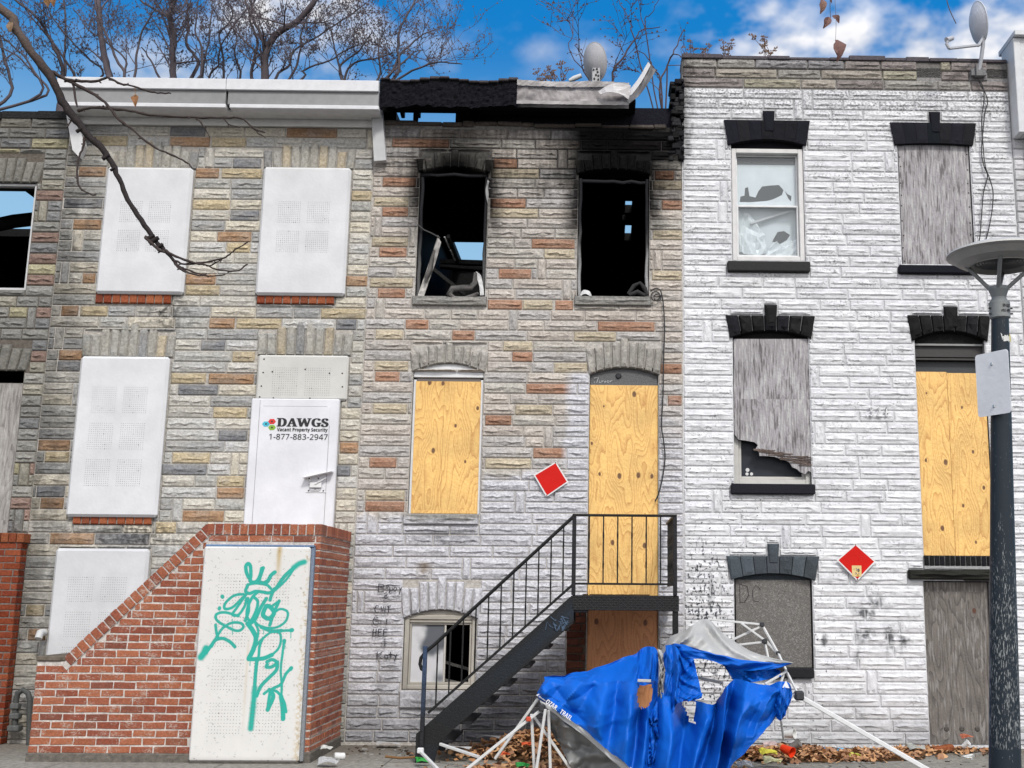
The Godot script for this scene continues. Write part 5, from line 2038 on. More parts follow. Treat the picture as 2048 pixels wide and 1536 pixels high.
	# cellar window: flaked board
	b = slab(Color(1, 1, 1), Rect2(w4.position.x + 0.02, w4.position.y + 0.01, w4.size.x - 0.035, w4.size.y - 0.05), -0.07, -0.035, 0.003)
	part("flaked_board", b, M.chipboard, t, "grey flaked board in the cellar window")
	b = B.new()
	b.col = Color(0.05, 0.045, 0.04)
	hand(b, [[0, 0, 0, 1], [0, 1, 0.5, 0.85, 0.6, 0.4, 0.3, 0.0, 0, 0], [1.4, 0.7, 1.1, 0.95, 0.85, 0.6, 0.9, 0.1, 1.3, 0.05]], at(1480, 1205, -0.035), 0.16, 0.2, 0.004)
	part("faint_scrawl", b, M.ink, t)
	# --- boarded door of the raised ground floor
	var door := thing_part("boarded_door", t)
	var ply_top := at(1900, 744).y
	for i in 2:
		var wsz := dr.size.x - 0.012
		var bx := dr.position.x + 0.004 + (0.0 if i == 0 else wsz * 0.45)
		var wd := wsz * (0.45 if i == 0 else 0.55)
		b = slab(Color(1, 1, 1), Rect2(bx, dr.position.y + 0.004, wd - 0.003, ply_top - dr.position.y - (0.0 if i == 0 else 0.012)), -0.04, -0.018, 0.002)
		for k in b.u.size():
			b.u[k] += Vector2([0.05, 0.75][i] - bx + (0.0 if i == 0 else 0.0), ply_top)
		part("plywood_board", b, M.plywood, door)
	b = B.new()
	b.col = Color(0.035, 0.03, 0.028)
	b.box(Vector3(dr.position.x + 0.003, at(1900, 712).y, -0.14), Vector3(dr.end.x - 0.003, at(1900, 684).y, -0.08), 0.004)
	b.box(Vector3(dr.position.x + 0.003, at(1900, 718).y, -0.13), Vector3(dr.end.x - 0.003, at(1900, 714).y, -0.07), 0.002)
	part("door_head", b, M.paint, door)
	b = slab(Color(0.06, 0.065, 0.068), Rect2(dr.position.x + 0.003, ply_top - 0.05, dr.size.x - 0.006, at(1900, 718).y - ply_top + 0.05), -0.16, -0.14)
	part("old_door_leaf", b, M.panel, door)
	b = B.new()
	b.col = Color(0.25, 0.25, 0.25)
	b.box(Vector3(dr.position.x + 0.005, at(1900, 690).y, -0.07), Vector3(dr.end.x - 0.005, at(1900, 686).y, -0.045), 0.002)
	part("head_bead", b, M.paint, door)
	rowlock(t, brow, 0.03, 13, "dark_sill_brick", Color(0.02, 0.02, 0.022), Color(0.13, 0.13, 0.13))
	b = slab(Color(0.45, 0.45, 0.45), Rect2(brow.position.x, ledge.end.y + 0.003, brow.size.x, brow.position.y - ledge.end.y - 0.006), -0.1, 0.02)
	part("mortar_strip", b, M.rough_paint, t)
	b = B.new()
	b.col = Color(0.035, 0.033, 0.03)
	var n := 3
	stone(b, Vector2(ledge.position.x, ledge.position.y), Vector2(ledge.end.x, ledge.position.y), ledge.end, Vector2(ledge.position.x, ledge.end.y), 0.03, 0.05, 0.04)
	for i in n:
		b.box(Vector3(lerpf(ledge.position.x, ledge.end.x, float(i) / n), ledge.position.y + jit(0.008), -0.1), Vector3(lerpf(ledge.position.x, ledge.end.x, float(i + 1) / n), ledge.end.y + jit(0.008), 0.05 + jit(0.01)), 0.012)
	part("broken_ledge", b, M.rough_paint, t)
	b = slab(Color(1, 1, 1), Rect2(ld.position.x + 0.01, ld.position.y, ld.size.x - 0.02, ld.size.y - 0.01), -0.1, -0.06, 0.003)
	for k in b.u.size():
		b.u[k] += Vector2(0.2, 1.7)
	part("cellar_door", b, M.dark_ply, t, "dark weathered plywood cellar door")
	b = B.new()
	b.col = Color(0.10, 0.09, 0.08)
	for i in 3:
		b.xf = Transform3D(Basis(Vector3.RIGHT, PI / 2), Vector3(lerpf(ld.position.x + 0.2, ld.end.x - 0.2, i / 2.0), ld.position.y + 0.16, -0.06))
		b.lathe([Vector2(0.0, 0.012), Vector2(0.02, 0.01), Vector2(0.03, 0.0)], 10)
	part("bolts", b, M.iron, t)
	# house number moulded into a stone
	b = B.new()
	b.col = Color(0.66, 0.66, 0.67)
	hand(b, [[0, 0.9, 0.3, 1, 0.5, 0.8, 0.2, 0.55, 0.5, 0.3, 0.3, 0, 0, 0.1], [0.9, 0.8, 1.1, 1, 1.3, 0.8, 0.9, 0, 1.4, 0], [1.9, 0.0, 2.0, 1.0, 1.7, 0.4, 2.2, 0.4]], at(1738, 832, 0.038), 0.1, 0.1, 0.011)
	part("house_number", b, M.paint, t)


# ---------------------------------------------------------------- the strip of house at the far right
func house_right() -> void:
	var x0 := 4.795
	var x1 := 7.6
	var t := thing("row_house", "pale grey house cut by the photo's right edge, with a clapboard roof box", "house", Vector3(6.2, GROUND, 0), "row houses")
	var b := B.new()
	b.col = Color(0.4, 0.4, 0.41)
	var w := Rect2(4.98, 5.3, 0.9, 1.55)
	wall(b, x0, x1, GROUND - 0.2, 7.9, -0.3, 0.0, [w])
	part("wall", b, M.mortar, t)
	shell(t, x0, x1, 7.8, 8.0, [], M.char, Color(0.06, 0.06, 0.065))
	var tone := func() -> Color: return Color(0.55, 0.545, 0.56) * rng.randf_range(0.85, 1.1)
	var shade := func(p: Vector3, c: Color) -> Color: return c
	surface_mat("pale_stone", Color(1, 1, 1), 0.8, "soft", "bump", 2.2, 0.5)
	clad(t, {"x0": x0, "x1": 6.2, "y0": 0.10, "y1": 7.2, "row": 0.13, "pad": 0.016, "rough": 0.012, "long": 0.4, "mat": M.pale_stone, "tone": tone, "shade": shade, "rect2": Rect2(x0, 8, 3, 8), "fixed": [], "upright": 0, "z": 0.0}, [w])
	b = B.new()
	b.col = Color(0.5, 0.49, 0.5)
	frame(b, w.grow(0.06), 0.07, -0.08, 0.05, 0.008)
	part("window_frame", b, M.paint, t)
	b = slab(Color(0.5, 0.5, 0.52), w, -0.1, -0.06)
	part("window_board", b, M.paint, t)
	# clapboard cornice box
	var y0 := at(2030, 258, 0.2).y
	for i in 9:
		b = B.new()
		b.col = Color(0.62, 0.63, 0.65)
		var y := y0 + i * 0.125
		b.xf = Transform3D(Basis(Vector3.RIGHT, 0.09), Vector3(0, y, 0.22))
		b.box(Vector3(4.83, 0.0, -0.02), Vector3(x1, 0.127, 0.0), 0.003)
		part("clapboard", b, M.paint, t)
	b = B.new()
	b.col = Color(0.6, 0.61, 0.63)
	b.box(Vector3(4.80, y0 - 0.05, -0.2), Vector3(4.88, y0 + 1.13, 0.235), 0.006)
	b.box(Vector3(4.885, y0 - 0.05, -0.2), Vector3(x1, y0 - 0.002, 0.225), 0.004)
	b.box(Vector3(4.885, y0, -0.3), Vector3(x1, y0 + 1.1, 0.19))
	b.box(Vector3(4.80, y0 + 1.135, -0.3), Vector3(x1, y0 + 1.2, 0.3), 0.006)
	part("cornice_box", b, M.paint, t)


# ---------------------------------------------------------------- brick stoop with the graffiti panel
func stoop() -> void:
	var front := 1.45
	var xl := -5.36
	var xr := -2.72
	var t := thing("brick_stoop", "large red brick stoop with a sloping top in front of the house with white covers", "stoop", Vector3(-4.0, GROUND, 0.7), "brick stoops")
	var high := at(560, 1048, front).y
	var s0 := at(126, 1316, front)
	var s1 := at(414, 1047, front)
	var low := at(95, 1312, front).y
	var cop := 0.105
	# line of the slope's top
	var slope := (s1.y - s0.y) / (s1.x - s0.x)
	var top_at := func(x: float) -> float: return low - 0.02 if x < s0.x - 0.05 else clampf(s0.y + slope * (x - s0.x), low - 0.02, high)
	var below := cop * sqrt(1.0 + slope * slope)
	var pr := Rect2(at(398, 1300, front).x, GROUND + 0.02, 0.0, 0.0)
	pr.size.x = at(613, 1300, front).x - pr.position.x
	pr.size.y = at(515, 1094, front).y - pr.position.y
	var st := Image.create(512, 512, false, Image.FORMAT_RGBA8)
	for j in 512:
		for i in 512:
			var n := 0.8 * nf.get_noise_2d(i * 0.06, j * 0.11) + 0.9 * nz.get_noise_2d(i * 0.008, j * 0.014)
			st.set_pixel(i, j, Color(0.66, 0.6, 0.56, 0.7 * sm(0.15, 0.75, n)))
	var bm := surface_mat("stoop_brick", Color(1, 1, 1), 0.9, "grain", "bump", 3.0, 0.7)
	stained(bm, tex(st), BaseMaterial3D.BLEND_MODE_MIX)
	bm.uv2_scale = Vector3(1, 1, 1)
	var b := B.new()
	b.col = Color(0.68, 0.63, 0.585)
	var inset := 0.012
	b.prism(PackedVector2Array([Vector2(xl + inset, GROUND - 0.1), Vector2(xr - inset, GROUND - 0.1), Vector2(xr - inset, high - cop), Vector2(s1.x + 0.02, high - cop), Vector2(s0.x, s0.y - below), Vector2(s0.x, low - 0.05), Vector2(xl + inset, low - 0.05)]), 0.05, front - inset)
	part("core", b, M.mortar, t)
	var keep := func(a: float, d: float, y: float, h: float) -> Array:
		var wx := xl + a
		var wd := xl + d
		var wy := GROUND + y
		if wy + h > high - cop + 0.01:
			return [0.0, 0.0]
		# under the slope: the brick may start only where the coping lies above it
		var lim := s0.x + (wy + h + below - s0.y) / slope
		if wy + h > low - 0.03:
			wx = maxf(wx, lim - 0.02)
		if wy < pr.end.y:
			if wx > pr.position.x and wd < pr.end.x:
				return [0.0, 0.0]
			if wx < pr.position.x and wd > pr.position.x:
				wd = pr.position.x - 0.01
			elif wx < pr.end.x and wd > pr.end.x:
				wx = pr.end.x + 0.01
		return [wx - xl, wd - xl]
	var M_ = M.stoop_brick
	brickwork(t, Vector3(xl, GROUND, front - inset), Vector3.RIGHT, xr - xl, high - cop - GROUND, keep, Color(1, 1, 1), 190)
	var keep_side := func(a: float, d: float, y: float, h: float) -> Array: return [a, d] if GROUND + y + h < high - cop + 0.01 else [0.0, 0.0]
	brickwork(t, Vector3(xr - inset, GROUND, front), Vector3.FORWARD, front - 0.03, high - cop - GROUND, keep_side, Color(0.97, 0.97, 0.97), 110)
	# rowlock coping: flat part, slope, low part, and back along the right side
	var cm := B.new()
	cm.col = Color(0.66, 0.61, 0.57)
	cm.box(Vector3(s1.x, high - cop - 0.004, 0.05), Vector3(xr - 0.006, high - 0.012, front - 0.006))
	part("coping_mortar", cm, M.mortar, t)
	var n := int((xr - s1.x) / 0.078)
	for i in n:
		b = B.new()
		b.col = brick_tone()
		b.uoff = Vector2(rng.randf(), rng.randf())
		var w := (xr + 0.006 - s1.x) / n
		b.box(Vector3(s1.x + i * w + 0.006, high - cop, front - 0.215), Vector3(s1.x + (i + 1) * w - 0.006, high + jit(0.003), front + 0.004 + jit(0.002)), 0.005)
		part("coping_brick", b, M_, t)
	n = int((front - 0.05) / 0.078)
	for i in range(3, n):
		b = B.new()
		b.col = brick_tone()
		var w := (front - 0.05) / n
		b.box(Vector3(xr - 0.215, high - cop, front - (i + 1) * w + 0.006), Vector3(xr + 0.004, high + jit(0.003), front - i * w - 0.006), 0.005)
		part("coping_brick", b, M_, t)
	var dir := Vector3(s1.x - s0.x, s1.y - s0.y, 0)
	var total := dir.length()
	dir = dir.normalized()
	var up := Vector3(-dir.y, dir.x, 0)
	b = B.new()
	b.col = Color(0.66, 0.61, 0.57)
	b.xf = Transform3D(Basis(dir, up, Vector3.BACK), Vector3(s0.x, s0.y, 0))
	b.box(Vector3(-0.05, -cop - 0.004, 0.05), Vector3(total, -0.014, front - 0.004))
	part("coping_mortar", b, M.mortar, t)
	n = int(total / 0.079)
	for i in n:
		b = B.new()
		b.col = brick_tone()
		b.uoff = Vector2(rng.randf(), rng.randf())
		var w := total / n
		b.xf = Transform3D(Basis(dir, up, Vector3.BACK), Vector3(s0.x, s0.y, 0) + dir * (i * w))
		b.box(Vector3(0.006, -cop, front - 0.215), Vector3(w - 0.006, jit(0.003), front + 0.005 + jit(0.003)), 0.005)
		part("coping_brick", b, M_, t)
	b = B.new()
	b.col = Color(0.17, 0.145, 0.115)
	b.box(Vector3(xl, low - 0.05, 0.05), Vector3(s0.x + 0.03, low, front + 0.006), 0.01)
	part("low_coping", b, M.concrete, t)
	b = B.new()
	b.col = Color(0.17, 0.155, 0.135)
	b.box(Vector3(xl - 0.01, GROUND - 0.1, front - 0.04), Vector3(pr.position.x - 0.01, GROUND + 0.08, front + 0.006), 0.01)
	b.box(Vector3(pr.end.x + 0.01, GROUND - 0.1, 0.06), Vector3(xr + 0.008, GROUND + 0.10, front + 0.004), 0.012)
	part("cement_foot", b, M.concrete, t)
	# steel cover of the doorway under the stoop
	var pc := cover(t, pr, front + 0.075, 2, 4, Color(1, 1, 1), "graffiti_panel", Rect2(0.12, 0.1, 0.76, 0.8), 11)
	# moved forward: the cover is built against z = 0, so rebuild its body as a thin box
	var body := B.new()
	body.box(Vector3(pr.position.x, pr.position.y, front - 0.005), Vector3(pr.end.x, pr.end.y, front + 0.074), 0.014)
	for k in body.u.size():
		body.u[k] = Vector2((body.v[k].x - pr.position.x) / pr.size.x, (pr.end.y - body.v[k].y) / pr.size.y)
	pc.mesh = body.mesh(base_of(t))
	var gm := mat("graffiti_panel", Color(1, 1, 1), 0.45)
	gm.metallic_specular = 0.2
	gm.albedo_texture = graffiti()
	pc.material_override = gm
	pc.set_meta("label", "white steel panel with teal graffiti")
	var trim := B.new()
	trim.col = Color(0.30, 0.31, 0.32)
	trim.fn = func(p: Vector3, c: Color) -> Color: return c.lerp(Color(0.18, 0.30, 0.50), sm(pr.end.y - 0.012, pr.end.y, p.y)).lerp(Color(0.25, 0.14, 0.08), 0.6 * sm(0.2, 0.6, nf.get_noise_2d(p.x * 7.0, p.y * 7.0)))
	trim.box(Vector3(pr.position.x + 0.01, pr.end.y, front - 0.01), Vector3(pr.end.x + 0.03, pr.end.y + 0.02, front + 0.06), 0.004)
	trim.box(Vector3(pr.end.x + 0.002, pr.position.y, front - 0.01), Vector3(pr.end.x + 0.034, pr.end.y - 0.002, front + 0.045), 0.004)
	part("panel_edge", trim, M.rough_paint, t)
	b = B.new()
	b.col = Color(0.12, 0.11, 0.1)
	b.box(Vector3(pr.position.x, GROUND - 0.02, front), Vector3(pr.end.x, pr.position.y - 0.002, front + 0.06))
	part("panel_foot", b, M.concrete, t)


# teal tag sprayed on the panel, rust run and scuffs: flat print, drawn stroke by stroke in the panel's own frame
func graffiti() -> ImageTexture:
	var w := 512
	var h := 1024
	var base := Color(0.63, 0.62, 0.60)
	var cov := PackedFloat32Array()
	cov.resize(w * h)
	var strokes := [
		[13, 415, 290, 392, 250, 385, 200, 400, 180, 415, 200, 418, 260, 415, 300, 450, 305, 475, 270, 490, 212],
		[14, 497, 210, 478, 270, 470, 300], [14, 575, 238, 550, 260, 530, 300, 510, 315], [11, 470, 300, 500, 310, 530, 295],
		[12, 400, 325, 385, 370, 410, 385, 450, 370, 500, 375, 540, 380, 575, 350], [10, 400, 325, 450, 315, 520, 325, 550, 350],
		[19, 770, 165, 735, 178, 700, 205], [14, 700, 205, 640, 265, 590, 340], [12, 590, 340, 560, 380, 545, 430], [9, 700, 215, 650, 290, 575, 365],
		[10, 370, 390, 310, 400, 255, 450, 250, 490, 300, 480, 360, 420, 390, 390, 330, 480, 300, 530, 340, 530, 380, 470, 390, 420],
		[12, 400, 420, 405, 500, 385, 570], [11, 470, 370, 430, 410, 400, 480, 395, 540, 420, 570, 455, 500, 465, 440, 440, 410],
		[13, 520, 420, 480, 490, 450, 560, 405, 600], [16, 520, 470, 500, 530, 540, 555, 572, 515, 545, 475, 520, 470], [12, 605, 435, 570, 520, 545, 600], [10, 545, 480, 600, 440],
		[9, 560, 530, 610, 490, 660, 510, 650, 570, 600, 610, 540, 620, 480, 605, 450, 580],
		[10, 340, 540, 250, 515, 195, 530, 200, 570, 260, 610, 330, 640, 370, 620, 360, 590, 300, 585, 240, 620, 200, 680], [10, 190, 600, 197, 650, 205, 680],
		[13, 205, 680, 160, 745, 130, 790], [24, 130, 760, 118, 790, 98, 818], [12, 165, 745, 190, 705, 240, 692, 290, 718, 318, 748],
		[14, 490, 612, 560, 640, 620, 637], [10, 620, 637, 690, 634], [17, 400, 590, 435, 640, 455, 690, 440, 760, 410, 825], [15, 408, 830, 500, 825, 560, 800], [9, 560, 800, 600, 760, 617, 710, 610, 655, 560, 645, 500, 690, 455, 740], [10, 500, 690, 480, 740, 475, 800, 465, 850],
		[9, 450, 590, 470, 640, 460, 700], [13, 462, 840, 452, 960, 450, 1020], [19, 450, 1020, 442, 1130], [20, 442, 1130, 434, 1210, 426, 1290],
		[9, 640, 700, 628, 800, 618, 900, 625, 1000, 622, 1080], [16, 622, 1080, 632, 1150, 636, 1225], [10, 655, 1180, 640, 1110, 600, 1050, 550, 1035, 510, 1060],
		[12, 530, 865, 525, 882, 560, 880, 592, 850, 560, 832, 528, 848], [13, 596, 850, 590, 900, 545, 950, 490, 1010, 462, 1075],
		[11, 685, 890, 650, 930, 620, 995, 560, 1032, 545, 1080, 535, 1160], [15, 535, 1165, 560, 1110, 570, 1070, 545, 1035], [13, 232, 406, 234, 411], [12, 215, 484, 215, 492], [15, 690, 632, 684, 634], [14, 640, 705, 640, 712], [14, 686, 888, 682, 894],
		[3, 300, 560, 301, 665], [3, 683, 650, 682, 686], [3, 418, 840, 418, 872], [3, 505, 620, 505, 660], [3, 645, 700, 644, 760]]
	for s in strokes:
		var r: float = s[0] * 0.68
		var soft := 11.0 if s[0] > 18 else 3.2
		var p := []
		for k in range(1, s.size(), 2):
			# from the photograph's enlarged view to the panel's frame
			var y: float = (s[k + 1] - 62.0) / 1444.0
			var x: float = (s[k] - lerpf(110.0, 25.0, y)) / lerpf(700.0, 710.0, y)
			p.append(Vector3(x * w, y * h, 0))
		var steps := p.size() * 14
		for q in steps + 1:
			var c: Vector3 = along(p, float(q) / steps)
			var reach := int(r + soft + 1)
			for dy in range(-reach, reach + 1):
				for dx in range(-reach, reach + 1):
					var xx := int(c.x) + dx
					var yy := int(c.y) + dy
					if xx < 0 or yy < 0 or xx >= w or yy >= h:
						continue
					var d := sqrt(dx * dx + dy * dy)
					var a := clampf((r + soft * 0.5 - d) / soft, 0, 1)
					if a > cov[yy * w + xx]:
						cov[yy * w + xx] = a
	var data := PackedByteArray()
	data.resize(w * h * 3)
	var k := 0
	for j in h:
		for i in w:
			var x := float(i) / w
			var y := float(j) / h
			var n := nz.get_noise_2d(x * 3.0, y * 6.0)
			var f := nf.get_noise_2d(x * 20.0, y * 40.0)
			var c := base * (0.98 + 0.05 * n)
			var rust := exp(-pow((x - 0.71 - 0.01 * n) / 0.022, 2)) * sm(0.24, 0.0, y) * 0.8
			rust = maxf(rust, exp(-pow((x - 0.98) / 0.03, 2)) * sm(0.1, 0.5, f + y * 0.4) * 0.5)
			rust = maxf(rust, exp(-pow((x - 0.475) / 0.012, 2)) * sm(0.4, 0.5, y) * sm(1.0, 0.6, y) * 0.25)
			c = c.lerp(Color(0.42, 0.29, 0.09), rust)
			c = c * (1.0 - 0.35 * sm(0.42, 0.6, f) - 0.2 * sm(0.97, 1.0, y))
			c = c.lerp(Color(0.006, 0.345, 0.28), cov[k / 3] * 0.96)
			data[k] = int(255.0 * pow(clampf(c.r, 0, 1), 0.4545))
			data[k + 1] = int(255.0 * pow(clampf(c.g, 0, 1), 0.4545))
			data[k + 2] = int(255.0 * pow(clampf(c.b, 0, 1), 0.4545))
			k += 3
	return tex(Image.create_from_data(w, h, false, Image.FORMAT_RGB8, data))


# ---------------------------------------------------------------- steel stair
func stair() -> void:
	var zf := 1.4
	var zb := 0.1
	var l0 := at(1145, 1190, zf)
	var l1 := at(1358, 1222, zf)
	var foot := at(838, 1500, zf)
	var t := thing("steel_stair", "black steel stair with railing and landing at the boarded door of the burnt house", "stair", Vector3(-0.5, GROUND, 0.75))
	var iron := Color(0.012, 0.0125, 0.0145)
	var b := B.new()
	# landing: tread plate apron with raised lozenges, floor plate and rim
	b.col = iron
	b.box(Vector3(l0.x, l1.y, zf - 0.012), Vector3(l1.x, l0.y, zf), 0.003)
	b.col = Color(0.06, 0.062, 0.066)
	for j in 6:
		for i in 44:
			var c := Vector3(lerpf(l0.x, l1.x, (i + 0.5) / 44), lerpf(l1.y, l0.y, (j + 0.5) / 6), zf + 0.001)
			var a := 0.6 if (i + j) % 2 == 0 else -0.6
			var d := Vector3(cos(a), sin(a), 0) * 0.012
			b.bar(c - d, c + d, 0.006, 0.005, 0.002)
	part("landing_apron", b, M.iron, t)
	b = B.new()
	b.col = iron
	b.box(Vector3(l0.x, l0.y - 0.03, zb), Vector3(l1.x, l0.y - 0.004, zf - 0.013), 0.003)
	b.box(Vector3(l0.x, l1.y, zb), Vector3(l0.x + 0.012, l0.y - 0.032, zf - 0.014))
	b.box(Vector3(l1.x - 0.012, l1.y, zb), Vector3(l1.x, l0.y - 0.032, zf - 0.014))
	part("landing_plate", b, M.iron, t)
	b = B.new()
	b.col = Color(0.16, 0.1, 0.05)
	for i in 60:
		var c := Vector3(lerpf(l0.x + 0.1, l1.x - 0.3, rng.randf()), l0.y + 0.004, zf - 0.02 - rng.randf() * 0.15)
		b.box(c - Vector3(0.03, 0.006, 0.01) * rng.randf_range(0.3, 1), c + Vector3(0.03, 0.008, 0.01) * rng.randf_range(0.3, 1), 0.002)
	part("leaf_scraps", b, M.bark, t, "", "stuff")
	for x in [l1.x - 0.06]:
		for z in [zf - 0.05]:
			b = B.new()
			b.col = iron
			b.box(Vector3(x, GROUND, z - 0.03), Vector3(x + 0.055, l1.y - 0.002, z + 0.03), 0.004)
			part("landing_post", b, M.iron, t)
	# stringers
	var s_top := Vector2(l0.x + 0.02, l0.y - 0.03)
	var s_foot := Vector2(foot.x, foot.y)
	var dn := Vector2(at(1190, 1240, zf).x, at(1190, 1240, zf).y)
	var e1 := at(905, 1500, zf)
	for z in [zf, 0.45]:
		b = B.new()
		b.col = iron
		b.fn = func(p: Vector3, c: Color) -> Color: return c.lerp(Color(0.05, 0.085, 0.14), 0.5 * sm(0.1, 0.5, nf.get_noise_2d(p.x * 4.0, p.y * 4.0)))
		var f0 := at(832, 1468, zf)
		b.prism(PackedVector2Array([Vector2(f0.x, GROUND), Vector2(at(868, 1530, zf).x, GROUND), Vector2(at(880, 1483, zf).x, at(880, 1483, zf).y), Vector2(at(1147, 1246, zf).x, at(1147, 1246, zf).y), Vector2(at(1147, 1246, zf).x, l1.y - 0.002), Vector2(l0.x - 0.002, l0.y), Vector2(f0.x, f0.y)]), z - 0.012, z)
		part("stringer", b, M.iron, t)
	# faded chalk tag on the front stringer
	b = B.new()
	for i in 16:
		var c := at(1100 + rng.randf() * 34, 1240 + rng.randf() * 20, zf + 0.003)
		b.tube([c, c + Vector3(jit(0.05), jit(0.06), 0), c + Vector3(jit(0.06), jit(0.05), 0)], [0.004], 4)
	part("chalk_tag", b, mat("blue_chalk", Color(0.07, 0.11, 0.17), 0.9), t)
	var steps := 8
	for i in steps:
		b = B.new()
		b.col = iron * 1.2
		var s := (i + 0.5) / steps
		var c := Vector2(lerpf(s_foot.x, s_top.x, s), lerpf(GROUND + 0.12, s_top.y - 0.02, s))
		b.box(Vector3(c.x - 0.02, c.y - 0.03, 0.452), Vector3(c.x + 0.22, c.y - 0.005, zf - 0.014), 0.004)
		part("tread", b, M.iron, t)
	# sloping rail with its curl
	b = B.new()
	b.col = iron
	var a0 := at(1147, 1033, zf)
	var a1 := at(868, 1290, zf)
	b.tube([a0, a0.lerp(a1, 0.5), a1, at(853, 1302, zf), at(842, 1316, zf), at(840, 1328, zf), at(843, 1338, zf), at(850, 1342, zf)], [0.017], 8)
	part("handrail", b, M.iron, t)
	b = B.new()
	b.col = iron
	var c0 := at(1146, 1169, zf)
	var c1 := at(856, 1426, zf)
	b.bar(c0, c1, 0.012, 0.025, 0.002)
	part("lower_rail", b, M.iron, t)
	b = B.new()
	b.col = Color(0.04, 0.07, 0.13)
	var np := at(851, 1292, zf)
	b.fn = func(p: Vector3, c: Color) -> Color: return c.lerp(Color(0.022, 0.023, 0.026), sm(0.9, 0.5, p.y + 0.2 * nf.get_noise_2d(p.y * 6.0, 1.0)))
	for i in 8:
		var y0 := lerpf(GROUND + 0.02, np.y, i / 8.0)
		b.box(Vector3(np.x - 0.02, y0, zf - 0.016), Vector3(np.x + 0.02, lerpf(GROUND + 0.02, np.y, (i + 1) / 8.0), zf + 0.024), 0.004)
	part("newel_post", b, M.iron, t)
	var tw := func(p: Vector3, q: Vector3, bb: B) -> void:
		# a square bar with a twist
		var n := 14
		var prev := []
		for i in n + 1:
			var m := p.lerp(q, float(i) / n)
			var an := TAU * 1.5 * sm(0.2, 0.8, float(i) / n)
			var ring := []
			for k in 4:
				ring.append(m + Vector3(cos(an + PI / 4 + k * PI / 2), 0, sin(an + PI / 4 + k * PI / 2)) * 0.0095)
			if i > 0:
				for k in 4:
					bb.quad(prev[(k + 1) % 4], prev[k], ring[k], ring[(k + 1) % 4])
			prev = ring
	for i in 11:
		var px := 876.0 + i * 24.8
		var p := at(px, 1280, zf)
		var ra := (p.x - a1.x) / (a0.x - a1.x)
		var rc := (p.x - c1.x) / (c0.x - c1.x)
		b = B.new()
		b.col = iron
		tw.call(Vector3(p.x, c1.lerp(c0, rc).y, zf), Vector3(p.x, a1.lerp(a0, ra).y, zf), b)
		part("baluster", b, M.iron, t)
	# rail round the landing
	var y_t := at(1250, 1031, zf).y
	var y_l := at(1250, 1168, zf).y
	var xl := at(1148, 1100, zf).x
	var xr := at(1350, 1100, zf).x
	b = B.new()
	b.col = iron
	b.box(Vector3(xl - 0.02, y_t - 0.012, zf - 0.02), Vector3(xr + 0.02, y_t + 0.012, zf + 0.02), 0.004)
	b.box(Vector3(xr - 0.02, y_t - 0.012, zb), Vector3(xr + 0.02, y_t + 0.0115, zf - 0.021), 0.004)
	b.box(Vector3(xl, y_l - 0.01, zf - 0.008), Vector3(xr, y_l + 0.01, zf + 0.008), 0.002)
	b.box(Vector3(xr - 0.008, y_l - 0.01, zb), Vector3(xr + 0.008, y_l + 0.0095, zf - 0.009), 0.002)
	part("landing_rail", b, M.iron, t)
	for x in [xl, xr]:
		b = B.new()
		b.col = iron * 1.5
		b.box(Vector3(x - 0.02, l0.y, zf - 0.02), Vector3(x + 0.02, y_t - 0.0125, zf + 0.018), 0.004)
		part("rail_post", b, M.iron, t)
	for i in 6:
		var p := at(1178 + i * 28.6, 1100, zf)
		b = B.new()
		b.col = iron
		tw.call(Vector3(p.x, y_l, zf), Vector3(p.x, y_t - 0.01, zf), b)
		part("baluster", b, M.iron, t)
	for i in 10:
		b = B.new()
		b.col = iron
		var z := lerpf(zf - 0.1, zb + 0.05, i / 9.0)
		tw.call(Vector3(xr, y_l, z), Vector3(xr, y_t - 0.01, z), b)
		part("baluster", b, M.iron, t)


# ---------------------------------------------------------------- bare trees behind the houses
func twig(b: B, p: Vector3, dir: Vector3, len_: float, r: float, level: int, r0: RandomNumberGenerator, buds: B) -> void:
	var n := 4 if level > 0 else 3
	var pts := [p]
	var rad := [r]
	var d := dir.normalized()
	for i in n:
		d = (d + Vector3(r0.randf_range(-1, 1), r0.randf_range(-0.6, 0.9), r0.randf_range(-1, 1)) * 0.22).normalized()
		pts.append(pts[-1] + d * (len_ / n))
		rad.append(r * (1.0 - 0.72 * (i + 1) / n))
	b.tube(pts, rad, 4 if level > 1 else 3, false)
	if buds != null and level <= 1:
		for i in range(1, n + 1):
			if r0.randf() < 0.75:
				var c: Vector3 = pts[i] + Vector3(r0.randf_range(-1, 1), r0.randf_range(-1, 1), r0.randf_range(-1, 1)) * 0.03
				var s := r0.randf_range(0.012, 0.03)
				buds.tri(c + Vector3(-s, 0, 0), c + Vector3(s, -s * 0.4, s), c + Vector3(0, s * 1.6, 0))
				buds.tri(c + Vector3(0, s, -s), c + Vector3(s * 0.6, -s, 0), c + Vector3(0, 0, s))
	if level <= 0:
		return
	var kids = [0, 4, 5, 6][level]
	for k in kids:
		var s := r0.randf_range(0.25, 1.0)
		var i := clampi(int(s * n), 0, n - 1)
		var q: Vector3 = pts[i].lerp(pts[i + 1], s * n - i)
		var side := Vector3(r0.randf_range(-1, 1), r0.randf_range(-0.25, 0.7), r0.randf_range(-0.8, 0.8)).normalized()
		twig(b, q, d * 0.75 + side * 0.85, len_ * r0.randf_range(0.45, 0.7), maxf(rad[i] * 0.55, 0.006), level - 1, r0, buds)


